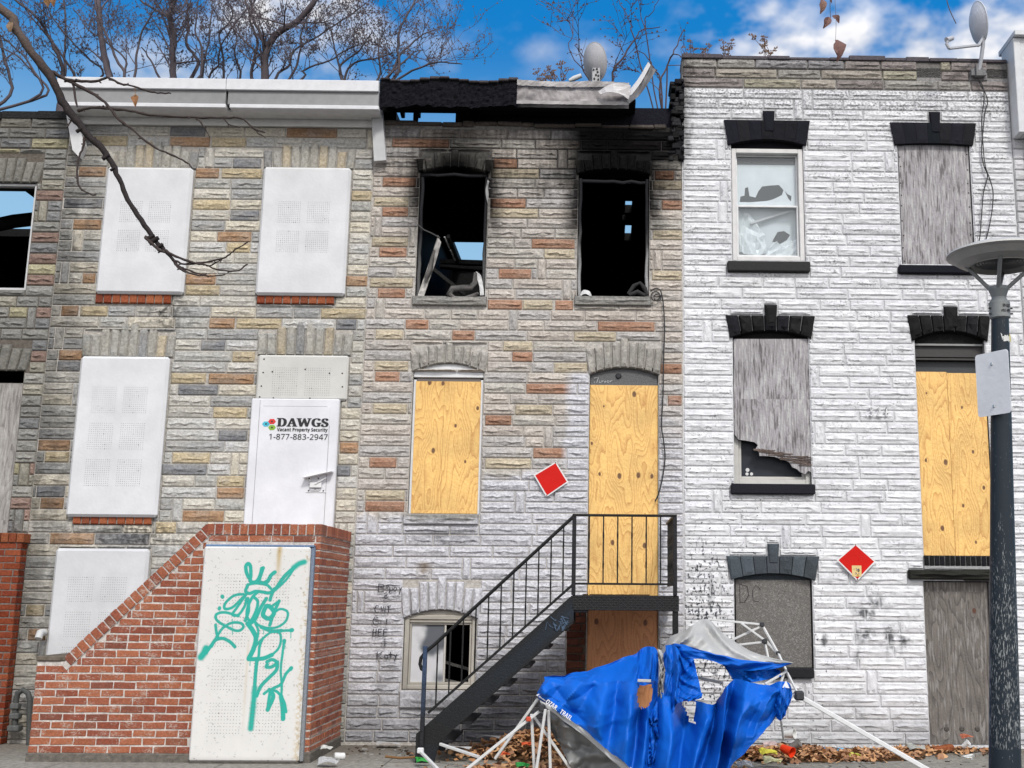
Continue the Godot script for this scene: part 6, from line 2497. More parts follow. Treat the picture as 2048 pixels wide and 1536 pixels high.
# limbs: pixel lines [z, radius at its foot, radius at its end, x, y, x, y ...]
func tree(label: String, z: float, foot_px: float, limbs: Array, dark: Color, seed_: int, fork_py: float, girth: float, dens := 1.0) -> void:
	var r0 := RandomNumberGenerator.new()
	r0.seed = seed_
	var fork := at(foot_px, fork_py, z)
	var t := thing("bare_tree", label, "tree", Vector3(fork.x, GROUND, z), "bare trees behind the houses")
	var b := B.new()
	b.col = dark * 1.1
	var pts := []
	var rad := []
	for i in 7:
		var s := i / 6.0
		pts.append(Vector3(fork.x + 0.15 * sin(s * 4.0) * (1 - s), lerpf(GROUND - 0.1, fork.y, s), z + 0.1 * sin(s * 3.0)))
		rad.append(lerpf(girth * 1.7, girth, s))
	b.tube(pts, rad, 10)
	part("trunk", b, M.bark, t)
	var tw := B.new()
	tw.col = dark * 1.35
	var bud := B.new()
	bud.col = dark * 0.9
	for l in limbs:
		b = B.new()
		b.col = dark
		pts = [fork]
		rad = [minf(girth, l[0] * 1.3)]
		var zz := z + r0.randf_range(-1.2, 1.2)
		for k in range(2, l.size(), 2):
			var q := at(l[k], l[k + 1], lerpf(z, zz, float(k) / l.size()))
			pts.append(q + Vector3(r0.randf_range(-1, 1), 0, r0.randf_range(-1, 1)) * 0.02)
		# go on upwards, out of the frame
		var dir: Vector3 = (pts[-1] - pts[-2]).normalized()
		var more := int(l[1] * 45.0)
		for k in more:
			dir = (dir + Vector3(r0.randf_range(-1, 1), r0.randf_range(-0.2, 0.8), r0.randf_range(-1, 1)) * 0.2).normalized()
			pts.append(pts[-1] + dir * 0.6)
		rad = []
		for k in pts.size():
			rad.append(0.7 * lerpf(l[0], l[1], float(k) / (pts.size() - 1)))
		var fine := []
		var fr := []
		var steps: int = (pts.size() - 1) * 4
		for k in steps + 1:
			var s := float(k) / steps
			fine.append(along(pts, s) + Vector3(r0.randf_range(-1, 1), 0, r0.randf_range(-1, 1)) * 0.018)
			fr.append(0.62 * lerpf(l[0], l[1], pow(s, 0.75)))
		b.tube(fine, fr, 7)
		part("limb", b, M.bark, t)
		var count := int(steps * 0.44 * dens)
		for k in count:
			var i := 1 + r0.randi() % (fine.size() - 2)
			if i < 3:
				continue
			var along_: Vector3 = (fine[i + 1] - fine[i - 1]).normalized()
			var side := Vector3(r0.randf_range(-1, 1), r0.randf_range(-0.1, 0.8), r0.randf_range(-0.9, 0.9)).normalized()
			var lv := 2 if r0.randf() < 0.6 else 1
			twig(tw, fine[i], along_ * 0.55 + side, r0.randf_range(0.5, 1.5) * (1.0 if lv == 2 else 0.6), clampf(fr[i] * 0.4, 0.009, 0.03), lv, r0, bud)
	part("twigs", tw, M.bark, t, "", "stuff")
	if bud.v.size() > 0:
		part("buds", bud, M.bark, t, "", "stuff")


func trees() -> void:
	var c := Color(0.14, 0.118, 0.13)
	var z := -11.5
	tree("bare tree with thin slanting limbs at the photo's left edge, behind the leftmost house", z, -40, [
		[0.08, 0.03, -10, 180, -40, 90, -70, 0], [0.07, 0.03, 20, 190, 8, 120, -12, 40, -30, -20], [0.06, 0.02, 82, 190, 60, 130, 25, 90, 0, 70], [0.06, 0.02, 90, 190, 70, 150, 30, 110, -10, 90]], c, 101, 230, 0.16, 0.9)
	tree("bare tree with leaning purple-grey limbs just behind the left end of the white cornice", z - 1.0, 130, [
		[0.10, 0.03, 128, 150, 118, 120, 95, 70, 70, 30, 30, 0], [0.06, 0.03, 130, 140, 128, 100, 131, 60, 125, 0], [0.06, 0.02, 150, 160, 130, 120, 100, 80, 60, 30, 40, 0], [0.05, 0.02, 205, 150, 180, 120, 140, 80, 110, 40, 90, 0]], c, 102, 210, 0.17, 1.0)
	tree("bare tree with one thick upright limb behind the left part of the white cornice", z, 218, [
		[0.14, 0.07, 216, 150, 205, 100, 198, 50, 195, 0], [0.06, 0.03, 250, 155, 235, 120, 215, 80, 200, 40, 190, 0], [0.06, 0.02, 266, 156, 275, 110, 285, 60, 310, 20, 330, -10], [0.05, 0.02, 246, 157, 250, 120, 220, 90, 180, 60, 150, 20]], c * 1.1, 103, 215, 0.2, 1.0)
	tree("tall bare tree with a forked dark limb, left of the middle of the white cornice", z, 345, [
		[0.13, 0.07, 345, 155, 348, 100, 346, 60, 340, 30, 350, -10], [0.07, 0.03, 340, 50, 320, 25, 280, 0], [0.08, 0.03, 385, 155, 395, 120, 372, 90, 380, 50, 375, 0], [0.06, 0.02, 320, 157, 300, 120, 285, 95], [0.07, 0.02, 400, 150, 402, 100, 390, 60, 395, 0]], c, 104, 210, 0.2, 1.1)
	tree("bare tree with many thin upright limbs behind the middle of the white cornice", z - 1.4, 430, [
		[0.06, 0.02, 405, 157, 415, 100, 420, 50, 425, 0], [0.06, 0.02, 447, 157, 446, 110, 440, 70, 465, 30, 455, 0], [0.06, 0.02, 480, 155, 470, 110, 475, 70, 450, 30], [0.05, 0.02, 418, 157, 435, 130, 440, 100, 460, 60, 500, 10]], c, 105, 215, 0.17, 1.1)
	tree("large bare tree whose thick limb leans right across the white cloud", z, 530, [
		[0.16, 0.07, 528, 155, 530, 110, 550, 70, 590, 45, 620, 15, 640, -15], [0.08, 0.03, 530, 105, 522, 70, 505, 35, 490, 0], [0.07, 0.03, 505, 157, 510, 120, 515, 80, 500, 40, 510, 0], [0.06, 0.02, 550, 155, 580, 130, 590, 100, 640, 70, 700, 30, 735, 5], [0.06, 0.02, 580, 157, 600, 110, 605, 60, 630, 10], [0.05, 0.02, 605, 157, 610, 140, 660, 120, 690, 100, 740, 80]], c, 106, 215, 0.24, 1.2)
	tree("bare tree with spreading limbs behind the right end of the white cornice", z, 700, [
		[0.07, 0.02, 683, 157, 685, 130, 720, 100, 745, 60], [0.06, 0.02, 683, 150, 670, 100, 660, 60], [0.06, 0.02, 690, 155, 710, 125, 760, 115, 790, 105], [0.07, 0.03, 790, 155, 795, 100, 800, 60, 820, 20], [0.07, 0.02, 778, 155, 800, 110, 840, 75, 865, 60], [0.06, 0.02, 760, 157, 755, 110, 765, 60], [0.05, 0.02, 800, 155, 840, 135, 870, 125, 900, 125, 925, 128], [0.05, 0.015, 800, 130, 830, 105, 850, 100]], c, 107, 225, 0.2, 1.0)
	tree("small bare tree behind the right dish and bent gutter of the burnt house", -6.0 - 1.5, 1330, [
		[0.045, 0.012, 1228, 165, 1250, 110, 1270, 80, 1285, 60, 1320, 55], [0.025, 0.008, 1270, 80, 1262, 50, 1240, 10, 1235, -10], [0.045, 0.015, 1325, 230, 1322, 165, 1335, 130, 1350, 100, 1368, 60], [0.03, 0.01, 1322, 165, 1310, 140, 1290, 110, 1275, 100], [0.03, 0.01, 1335, 130, 1355, 110, 1365, 120], [0.025, 0.008, 1290, 60, 1300, 30, 1320, 0], [0.02, 0.008, 1150, 120, 1145, 70, 1135, 30], [0.03, 0.01, 1180, 160, 1170, 120, 1150, 90]], Color(0.12, 0.085, 0.09), 108, 300, 0.07, 0.4)
	# dry weeds rooted on the roofs
	var spots := [[1125, 160, 40, "dry brown weed on the roof edge left of the round dish"], [1390, 112, 30, "thin dry weed at the left end of the white house's roof"], [1455, 112, 35, "thin dry weed left of the leafy tuft on the white house's roof"], [1535, 112, 55, "tuft of dry leafy weeds on the white house's roof"], [1085, 160, 25, "small dry weed on the burnt roof, left of the taller weed"]]
	var sd := 300
	for s in spots:
		var r0 := RandomNumberGenerator.new()
		sd += 1
		r0.seed = sd
		var p := at(s[0], s[1], -0.3)
		var w := thing("dry_weed", s[3], "weed", p - Vector3(0, 0.12, 0), "dry weeds on the roofs")
		var b := B.new()
		b.col = Color(0.16, 0.09, 0.06)
		var bud := B.new()
		bud.col = Color(0.2, 0.13, 0.095)
		for k in 5:
			var top: Vector3 = p + Vector3(r0.randf_range(-0.22, 0.22), s[2] / 168.0 * r0.randf_range(0.5, 1.0), r0.randf_range(-0.1, 0.1))
			var q := p + Vector3(r0.randf_range(-0.08, 0.08), -0.12, 0)
			b.tube([q, q.lerp(top, 0.5) + Vector3(r0.randf_range(-0.03, 0.03), 0, 0), top], [0.005, 0.004, 0.003], 4)
			for m in 8:
				var lp := q.lerp(top, r0.randf_range(0.4, 1.0)) + Vector3(r0.randf_range(-0.04, 0.04), r0.randf_range(-0.02, 0.02), 0)
				var e := r0.randf_range(0.012, 0.035)
				bud.tri(lp, lp + Vector3(e, e * 0.5, 0.01), lp + Vector3(e * 0.3, e * 1.3, -0.01))
				bud.tri(lp, lp + Vector3(-e, e * 0.2, 0.01), lp + Vector3(-e * 0.3, e, 0.01))
		part("stem", b, M.bark, w)
		part("dry_leaves", bud, M.bark, w)


# ---------------------------------------------------------------- street lamp
func lamp() -> void:
	var z := 6.0
	var t := thing("street_lamp", "street lamp with a dark scuffed pole and a grey disc-shaped head", "street lamp", at(2011, 1600, z) * Vector3(1, 0, 1) + Vector3(0, GROUND, 0))
	var top := at(2000, 634, z)
	var low := at(2010, 1536, z)
	var axis_x := top.x
	var ax := func(y: float) -> float: return lerpf(low.x, top.x, (y - low.y) / (top.y - low.y))
	var st := Image.create(256, 1024, false, Image.FORMAT_RGB8)
	for j in 1024:
		for i in 256:
			var y := float(j) / 1024
			var n := nf.get_noise_2d(i * 0.11, j * 0.05)
			var n2 := nz.get_noise_2d(i * 0.02, j * 0.012)
			var a := sm(0.45, 0.7, y)
			var w := sm(0.62 - 0.42 * a, 0.72 - 0.36 * a, n + 0.35 * n2) * 0.75
			w = maxf(w, 0.8 * sm(0.45, 0.5, nf.get_noise_2d(i * 0.2 + 50, j * 0.01)) * sm(0.3, 0.6, y) * sm(0.2, 0.4, n2))
			var c := Color(0.020, 0.027, 0.035).lerp(Color(0.30, 0.31, 0.31), w)
			st.set_pixel(i, j, c.linear_to_srgb())
	var pm := mat("lamp_pole", Color(1, 1, 1), 0.42)
	pm.albedo_texture = tex(st)
	pm.metallic_specular = 0.3
	var b := B.new()
	var r_top := 35.0 / 2 / (FL / (13.4 - z))
	var r_low := 61.0 / 2 / (FL / (13.4 - z))
	var h := top.y - GROUND
	var rb := lerpf(r_top, r_low, h / (top.y - low.y))
	var rows := 24
	for j in rows:
		for i in 16:
			var a0 := TAU * i / 16
			var a1 := TAU * (i + 1) / 16
			var y0 := lerpf(GROUND - 0.02, top.y + 0.02, float(j) / rows)
			var y1 := lerpf(GROUND - 0.02, top.y + 0.02, float(j + 1) / rows)
			var q0 := lerpf(rb, r_top, float(j) / rows)
			var q1 := lerpf(rb, r_top, float(j + 1) / rows)
			var mid := Vector3(ax.call(y0), 0, z)
			var e0 := Vector3(cos(a0), 0, sin(a0))
			var e1 := Vector3(cos(a1), 0, sin(a1))
			var hi := Vector3(ax.call(y1), 0, z)
			b.stri(mid + e0 * q0 + Vector3.UP * y0, hi + e1 * q1 + Vector3.UP * y1, mid + e1 * q0 + Vector3.UP * y0, e0, e1, e1)
			b.stri(mid + e0 * q0 + Vector3.UP * y0, hi + e0 * q1 + Vector3.UP * y1, hi + e1 * q1 + Vector3.UP * y1, e0, e0, e1)
	for k in b.u.size():
		var p := b.v[k]
		b.u[k] = Vector2(fposmod(atan2(p.z - z, p.x - ax.call(p.y)) / TAU, 1.0) * 2.0, (top.y - p.y) / 2.6)
	part("pole", b, pm, t)
	var g := Color(0.30, 0.31, 0.305)
	b = B.new()
	b.col = Color(0.22, 0.235, 0.235)
	b.xf = Transform3D(Basis(), Vector3(axis_x, 0, z))
	var y0 := at(2000, 636, z).y
	var y1 := at(2000, 600, z).y
	var y2 := at(2000, 583, z).y
	b.lathe([Vector2(0.052, y0 - 0.01), Vector2(0.064, y0), Vector2(0.066, y1 - 0.02), Vector2(0.05, y1), Vector2(0.044, y1 + 0.015), Vector2(0.062, y2 + 0.01), Vector2(0.06, y2 + 0.03), Vector2(0.0, y2 + 0.035)], 24)
	part("collar", b, M.paint, t)
	b = B.new()
	for k in [[-0.066, 0.5], [-0.066, 0.2], [0.066, 0.5], [0.066, 0.2]]:
		var c := Vector3(axis_x + k[0] * 0.97, lerpf(y0, y1, k[1]), z + 0.02)
		b.box(c - Vector3(0.012, 0.005, 0.005), c + Vector3(0.012, 0.005, 0.005), 0.002)
	part("set_screws", b, M.ink, t)
	var font := SystemFont.new()
	font.font_names = PackedStringArray(["Droid Sans"])
	font.font_weight = 700
	var o := letters("lettering", "U9 LED", font, 0.03, Vector3.ZERO, M.ink, t)
	fit(o, Vector3(axis_x + 0.0, lerpf(y0, y1, 0.5), z + 0.0665), 0.05, 0.02)
	o.rotation.y = 0.25
	o = letters("lettering", "=150 HPS", font, 0.03, Vector3.ZERO, M.ink, t)
	fit(o, Vector3(axis_x - 0.01, lerpf(y0, y1, 0.22), z + 0.0668), 0.06, 0.02)
	o.rotation.y = 0.25
	# disc head: flat cone above, shallow bowl with a ribbed lens below
	var cx := at(2003, 511, z).x
	var rim := at(2000, 511, z)
	var R := 112.0 / (FL / (13.4 - z))
	b = B.new()
	b.col = Color(0.50, 0.485, 0.455)
	b.xf = Transform3D(Basis(), Vector3(cx, rim.y, z))
	b.lathe([Vector2(R * 0.60, -0.066), Vector2(R * 0.8, -0.045), Vector2(R * 0.93, -0.012), Vector2(R, 0.0), Vector2(R * 0.985, 0.012), Vector2(R * 0.7, 0.05), Vector2(R * 0.3, 0.075), Vector2(0.0, 0.08)], 48)
	part("disc_head", b, M.paint, t)
	b = B.new()
	b.col = Color(0.30, 0.29, 0.27)
	b.xf = Transform3D(Basis(), Vector3(cx, rim.y, z))
	b.lathe([Vector2(R * 0.50, -0.048), Vector2(R * 0.60, -0.074), Vector2(R * 0.605, -0.06)], 48)
	part("lens_ring", b, M.paint, t)
	b = B.new()
	b.col = Color(0.20, 0.20, 0.20)
	b.xf = Transform3D(Basis(), Vector3(cx, rim.y, z))
	b.lathe([Vector2(0.0, -0.04), Vector2(R * 0.5, -0.045)], 32)
	for i in 9:
		var rr := R * 0.5 * (i + 0.5) / 9
		b.lathe([Vector2(rr - 0.006, -0.044), Vector2(rr, -0.052), Vector2(rr + 0.006, -0.044)], 32)
	part("ribbed_lens", b, M.panel, t)
	for k in 4:
		var an := TAU * k / 4 + 0.35
		var e := Vector3(cos(an), 0, sin(an))
		b = B.new()
		b.col = g * 0.8
		var c := Vector3(cx, 0, z)
		b.tube([Vector3(axis_x, 0, z) + e * 0.045 + Vector3.UP * (y2 + 0.01), c + e * (R * 0.66) + Vector3.UP * (rim.y - 0.045)], [0.013], 8)
		part("arm", b, M.paint, t)
	# peeled sticker and the blank sign fixed to the pole
	b = B.new()
	b.col = Color(0.6, 0.6, 0.58)
	var sy := at(2000, 676, z).y
	for i in 8:
		var a0 := 0.35 + 1.9 * i / 8
		var a1 := 0.35 + 1.9 * (i + 1) / 8
		var rr := r_top + 0.003
		b.col = Color(0.6, 0.5, 0.05) if i < 2 else Color(0.62, 0.62, 0.6)
		var q := [Vector3(axis_x + cos(a0) * rr, sy - 0.03 + jit(0.006), z + sin(a0) * rr), Vector3(axis_x + cos(a1) * rr, sy - 0.03 + jit(0.006), z + sin(a1) * rr)]
		b.quad(q[1], q[0], q[0] + Vector3.UP * rng.randf_range(0.03, 0.05), q[1] + Vector3.UP * rng.randf_range(0.03, 0.06))
	part("peeled_sticker", b, M.paint, t)
	var near := at(2019, 755, z + 0.20)
	var far := at(1953.5, 773, z - 0.02)
	var s := thing("blank_sign", "blank white metal sign plate bolted to the dark lamp pole", "sign", at(1986, 835, z + 0.1))
	var dir := (near - far) * Vector3(1, 0, 1)
	var wl := dir.length()
	dir = dir.normalized()
	var hh := at(1953.5, 711, z - 0.02).y - at(1953.5, 835, z - 0.02).y
	var cy := (at(1953.5, 711, z - 0.02).y + at(1953.5, 835, z - 0.02).y) / 2
	b = B.new()
	b.col = Color(0.82, 0.82, 0.84)
	b.xf = Transform3D(Basis(dir, Vector3.UP, dir.cross(Vector3.UP)), Vector3((near.x + far.x) / 2, cy, (near.z + far.z) / 2))
	b.prism(rounded(wl, hh, 0.02), -0.0015, 0.0015)
	part("plate", b, M.panel, s)
	for k in [0.31, -0.36]:
		b = B.new()
		b.col = Color(0.1, 0.1, 0.1)
		b.xf = Transform3D(Basis(dir, Vector3.UP, dir.cross(Vector3.UP)), Vector3((near.x + far.x) / 2, cy + hh * k, (near.z + far.z) / 2))
		b.box(Vector3(-0.009, -0.009, 0.0016), Vector3(0.009, 0.009, 0.008), 0.003)
		part("bolt", b, M.steel, s)
	b = B.new()
	b.col = Color(0.1, 0.1, 0.1)
	for k in [0.31, -0.36]:
		b.bar(Vector3((near.x + far.x) / 2, cy + hh * k, (near.z + far.z) / 2) - dir.cross(Vector3.UP) * 0.003, Vector3(axis_x, cy + hh * k, z), 0.02)
	part("bracket", b, M.iron, s)


func rounded(w: float, h: float, r: float) -> PackedVector2Array:
	var p := PackedVector2Array()
	for q in [[1, 1, 0.0], [-1, 1, PI / 2], [-1, -1, PI], [1, -1, PI * 1.5]]:
		for k in 5:
			var a: float = q[2] + PI / 2 * k / 4
			p.append(Vector2(q[0] * (w / 2 - r) + cos(a) * r, q[1] * (h / 2 - r) + sin(a) * r))
	return p


# ---------------------------------------------------------------- collapsed canopy
# cloth between two lines of points with folds running from top to bottom
func cloth(b: B, top: Array, bot: Array, nu: int, nv: int, folds: Array, sag: float, wrinkle: float, hole: Callable = none, back := 0.0) -> void:
	var g := []
	var rc := RandomNumberGenerator.new()
	rc.seed = nu * 131 + nv
	var creases := []
	for k in 46:
		var an := rc.randf_range(-1.1, 1.1)
		var aspect := clampf(float(nu) / nv, 0.6, 3.0)
		var off := rc.randf_range(-0.3, 1.3)
		creases.append([cos(an), sin(an) / aspect, off * cos(an) + 0.5 * sin(an) / aspect, rc.randf_range(-8.0, 8.0), rc.randf_range(0.015, 0.08)])
	var calm := 0.0
	for f in creases:
		calm += f[3] * f[4] * 0.85
	for j in nv + 1:
		var row := []
		var t := float(j) / nv
		for i in nu + 1:
			var s := float(i) / nu
			var p := along(top, s).lerp(along(bot, s), t)
			var d := 0.0
			for f in folds:
				# f: where along the top, where along the bottom, width, depth
				var x = (s - lerpf(f[0], f[1], t)) / f[2]
				d += 2.0 * f[3] * maxf(0.0, 1.0 - absf(x) * 0.52) * (0.35 + 0.65 * sin(PI * clampf(t * 0.85 + 0.12, 0, 1)))
			d += sag * 4.0 * t * (1.0 - t)
			var crease := 0.0
			for f in creases:
				# straight creases with flat cloth between them
				crease += f[3] * minf(absf(s * f[0] + t * f[1] - f[2]), f[4])
			d += wrinkle * ((crease - calm) * 1.3 + 0.3 * absf(nc.get_noise_2d(s * 3.6 + float(nu), t * 0.7))) * sm(0.0, 0.14, t) * sm(0.0, 0.05, s) * sm(1.0, 0.95, s)
			p += Vector3(0.15 * nf.get_noise_2d(p.y * 2.0, p.x) * wrinkle, 0.2 * wrinkle * nf.get_noise_2d(p.x * 4.0, p.y * 2.0), d)
			row.append(p)
		g.append(row)
	var nn := []
	for j in nv + 1:
		var row := []
		for i in nu + 1:
			var a: Vector3 = g[j][mini(i + 1, nu)] - g[j][maxi(i - 1, 0)]
			var c: Vector3 = g[maxi(j - 1, 0)][i] - g[mini(j + 1, nv)][i]
			row.append(a.cross(c).normalized())
		nn.append(row)
	var off := Vector3(0, 0, -0.004)
	for j in nv:
		for i in nu:
			if hole.is_valid() and hole.call((g[j][i] + g[j + 1][i + 1]) / 2):
				continue
			b.stri(g[j + 1][i], g[j + 1][i + 1], g[j][i + 1], nn[j + 1][i], nn[j + 1][i + 1], nn[j][i + 1])
			b.stri(g[j + 1][i], g[j][i + 1], g[j][i], nn[j + 1][i], nn[j][i + 1], nn[j][i])


# the pixel of the 2048-wide photograph at which a point appears
func px_of(p: Vector3) -> Vector2:
	var q := view.inverse() * (p - CAM)
	return Vector2(CX + FL * q.x / -q.z, CY - FL * q.y / -q.z)


func tent() -> void:
	var t := thing("collapsed_canopy", "collapsed pop-up canopy with torn blue cloth, grey lining and bent white frame", "canopy tent", at(1340, 1530, 2.0) * Vector3(1, 0, 1) + Vector3(0, GROUND, 0))
	var blue := Color(0.005, 0.112, 0.53)
	var grey := Color(0.40, 0.40, 0.395)
	var bm := surface_mat("blue_cloth", Color(1, 1, 1), 0.46, "soft", "fine_bump", 1.2, 0.12)
	bm.metallic_specular = 0.3
	bm.backlight_enabled = true
	bm.backlight = Color(0.06, 0.06, 0.06)
	surface_mat("grey_cloth", Color(1, 1, 1), 0.42, "soft", "fine_bump", 1.2, 0.12)
	# main sagging wall of the canopy; two tears through it
	var tear := func(p: Vector3) -> bool:
		var q := px_of(p)
		var a := pow((q.x - 1290 + 0.10 * (q.y - 1385)) / 15.0, 2) + pow((q.y - 1388) / 30.0, 2)
		var c := PackedVector2Array([Vector2(1362, 1402), Vector2(1393, 1402), Vector2(1390, 1420), Vector2(1388, 1436), Vector2(1391, 1450), Vector2(1380, 1444), Vector2(1372, 1424)])
		return (a < 1.0 and q.y > 1359) or Geometry2D.is_point_in_polygon(q, c)
	var b := B.new()
	b.col = blue
	var za := 2.15
	var up := [at(1075, 1384, za), at(1096, 1359, za), at(1150, 1361, za), at(1210, 1362, za), at(1270, 1361, za), at(1312, 1364, za - 0.05), at(1350, 1386, za - 0.1), at(1400, 1402, za - 0.1), at(1432, 1408, za - 0.05), at(1448, 1372, za), at(1478, 1360, za), at(1520, 1368, za), at(1556, 1364, za), at(1580, 1384, za)]
	var dn := [at(1078, 1398, za), at(1110, 1418, za + 0.03), at(1155, 1448, za + 0.1), at(1205, 1487, za + 0.18), at(1250, 1525, za + 0.25), at(1290, 1562, za + 0.3), at(1330, 1590, za + 0.35), at(1370, 1600, za + 0.35), at(1410, 1590, za + 0.35), at(1440, 1560, za + 0.3), at(1470, 1520, za + 0.25), at(1510, 1478, za + 0.15), at(1550, 1440, za + 0.08), at(1578, 1408, za)]
	var folds := [[0.17, 0.09, 0.022, 0.08], [0.235, 0.2, 0.016, 0.07], [0.265, 0.25, 0.012, -0.06], [0.30, 0.30, 0.018, 0.09], [0.335, 0.335, 0.012, -0.09], [0.355, 0.37, 0.018, 0.08], [0.385, 0.40, 0.014, -0.10], [0.44, 0.46, 0.04, 0.15], [0.5, 0.50, 0.022, -0.15], [0.56, 0.53, 0.035, 0.14], [0.63, 0.565, 0.02, -0.12], [0.70, 0.60, 0.035, 0.15], [0.75, 0.67, 0.022, -0.12], [0.80, 0.72, 0.035, 0.12], [0.9, 0.82, 0.03, 0.06], [0.95, 0.9, 0.015, -0.03]]
	cloth(b, up, dn, 170, 56, folds, 0.03, 0.13, tear)
	# puckered seam between the two halves
	cloth(b, [at(1282, 1412, za + 0.1), at(1300, 1420, za + 0.13), at(1316, 1400, za + 0.1)], [at(1288, 1520, za + 0.24), at(1302, 1528, za + 0.27), at(1312, 1512, za + 0.24)], 14, 40, [], 0.0, 0.16)
	# the far slope seen above the wall
	cloth(b, [at(1088, 1354, za - 0.1), at(1160, 1345, za - 0.3), at(1228, 1322, za - 0.5), at(1270, 1306, za - 0.6), at(1284, 1295, za - 0.6), at(1310, 1293, za - 0.55), at(1322, 1330, za - 0.4)], [at(1090, 1366, za - 0.02), at(1150, 1366, za - 0.02), at(1210, 1368, za - 0.02), at(1262, 1368, za - 0.02), at(1290, 1370, za - 0.03), at(1310, 1372, za - 0.04), at(1330, 1380, za - 0.05)], 60, 14, [[0.3, 0.2, 0.03, 0.03], [0.62, 0.5, 0.03, 0.05], [0.78, 0.74, 0.02, 0.05], [0.9, 0.86, 0.02, -0.04]], 0.0, 0.12)
	# the middle shred, hanging from the peak
	cloth(b, [at(1332, 1290, za - 0.05), at(1350, 1292, za), at(1368, 1312, za + 0.03), at(1388, 1316, za)], [at(1322, 1480, za + 0.2), at(1348, 1420, za + 0.16), at(1360, 1404, za + 0.13), at(1403, 1396, za + 0.1)], 26, 30, [[0.4, 0.35, 0.08, 0.05], [0.75, 0.6, 0.1, -0.05]], 0.03, 0.08)
	cloth(b, [at(1349, 1392, za + 0.12), at(1376, 1390, za + 0.15), at(1404, 1386, za + 0.12)], [at(1352, 1408, za + 0.17), at(1374, 1402, za + 0.2), at(1402, 1396, za + 0.14)], 16, 6, [], 0.02, 0.06)
	# band under the grey hood and the right-hand wing
	cloth(b, [at(1322, 1316, za - 0.15), at(1342, 1289, za - 0.1), at(1368, 1290, za), at(1420, 1304, za + 0.02), at(1480, 1318, za), at(1540, 1325, za), at(1584, 1325, za)], [at(1330, 1340, za - 0.1), at(1348, 1316, za - 0.06), at(1372, 1316, za - 0.02), at(1420, 1320, za - 0.02), at(1480, 1340, za - 0.04), at(1540, 1338, za - 0.02), at(1582, 1328, za)], 50, 10, [[0.3, 0.3, 0.05, 0.03], [0.6, 0.55, 0.05, -0.04]], 0.0, 0.05)
	cloth(b, [at(1440, 1318, za - 0.2), at(1475, 1322, za - 0.2), at(1520, 1330, za - 0.15), at(1560, 1340, za - 0.1)], [at(1466, 1360, za - 0.15), at(1492, 1366, za - 0.1), at(1525, 1360, za - 0.05), at(1562, 1352, za - 0.02)], 24, 10, [[0.3, 0.2, 0.1, 0.04]], 0.0, 0.06)
	# crumpled corner pocket at the right
	cloth(b, [at(1532, 1372, za + 0.04), at(1556, 1362, za + 0.1), at(1578, 1366, za + 0.1), at(1586, 1390, za + 0.04)], [at(1540, 1410, za + 0.04), at(1556, 1440, za + 0.1), at(1568, 1436, za + 0.1), at(1578, 1412, za + 0.05)], 20, 14, [[0.4, 0.4, 0.1, 0.04]], 0.02, 0.07)
	part("blue_cloth", b, bm, t)
	# grey lining: hood at the top and the underside hanging at the left
	b = B.new()
	b.col = grey
	cloth(b, [at(1317, 1312, za - 0.35), at(1340, 1275, za - 0.3), at(1368, 1262, za - 0.25), at(1412, 1238, za - 0.25), at(1450, 1270, za - 0.25), at(1510, 1306, za - 0.15), at(1584, 1324, za - 0.02)], [at(1318, 1328, za - 0.2), at(1340, 1292, za - 0.12), at(1366, 1290, za - 0.02), at(1420, 1304, za + 0.0), at(1480, 1318, za - 0.02), at(1540, 1326, za - 0.02), at(1586, 1326, za)], 50, 16, [[0.4, 0.3, 0.03, 0.06], [0.45, 0.6, 0.04, -0.05]], 0.05, 0.05)
	part("grey_hood", b, M.grey_cloth, t)
	b = B.new()
	b.col = grey * 0.85
	cloth(b, [at(1316, 1296, za + 0.02), at(1322, 1300, za + 0.02), at(1326, 1310, za + 0.02)], [at(1316, 1392, za + 0.1), at(1321, 1402, za + 0.1), at(1328, 1398, za + 0.1)], 8, 26, [], 0.0, 0.1)
	part("torn_grey_strip", b, M.grey_cloth, t)
	b = B.new()
	b.col = Color(0.22, 0.225, 0.22)
	cloth(b, [at(1086, 1410, za - 0.1), at(1120, 1432, za - 0.05), at(1170, 1465, za + 0.02), at(1230, 1512, za + 0.1), at(1290, 1560, za + 0.2)], [at(1094, 1440, za - 0.2), at(1110, 1480, za - 0.2), at(1135, 1520, za - 0.1), at(1160, 1560, za), at(1200, 1590, za + 0.1)], 40, 18, [[0.3, 0.5, 0.08, 0.05], [0.6, 0.7, 0.1, -0.06]], -0.05, 0.12)
	b.col = Color(0.5, 0.5, 0.5)
	cloth(b, [at(1080, 1400, za + 0.06), at(1120, 1425, za + 0.08), at(1170, 1460, za + 0.15), at(1230, 1508, za + 0.25), at(1290, 1558, za + 0.35)], [at(1082, 1408, za + 0.06), at(1120, 1436, za + 0.08), at(1168, 1472, za + 0.15), at(1226, 1522, za + 0.25), at(1280, 1572, za + 0.35)], 40, 4, [], 0.01, 0.03)
	part("grey_lining", b, M.grey_cloth, t)
	# white print at the left corner
	b = B.new()
	b.col = Color(0.75, 0.76, 0.8)
	var zl := za + 0.06
	var p0 := at(1072, 1390, zl)
	var p1 := at(1090, 1382, zl)
	var p2 := at(1091, 1403, zl)
	b.prism(PackedVector2Array([Vector2(p0.x, p0.y), Vector2(p2.x, p2.y), Vector2(p1.x, p1.y)]), zl, zl + 0.003)
	b.col = blue
	hand(b, [[0, 0.4, 0.3, 0.7, 0.6, 0.55, 0.55, 0.2, 0.8, 0.1]], Vector3(p0.x + 0.02, p0.y - 0.03, zl + 0.003), 0.06, 0.05, 0.005)
	b.col = Color(0.75, 0.76, 0.8)
	var q0 := at(1571, 1368, za + 0.16)
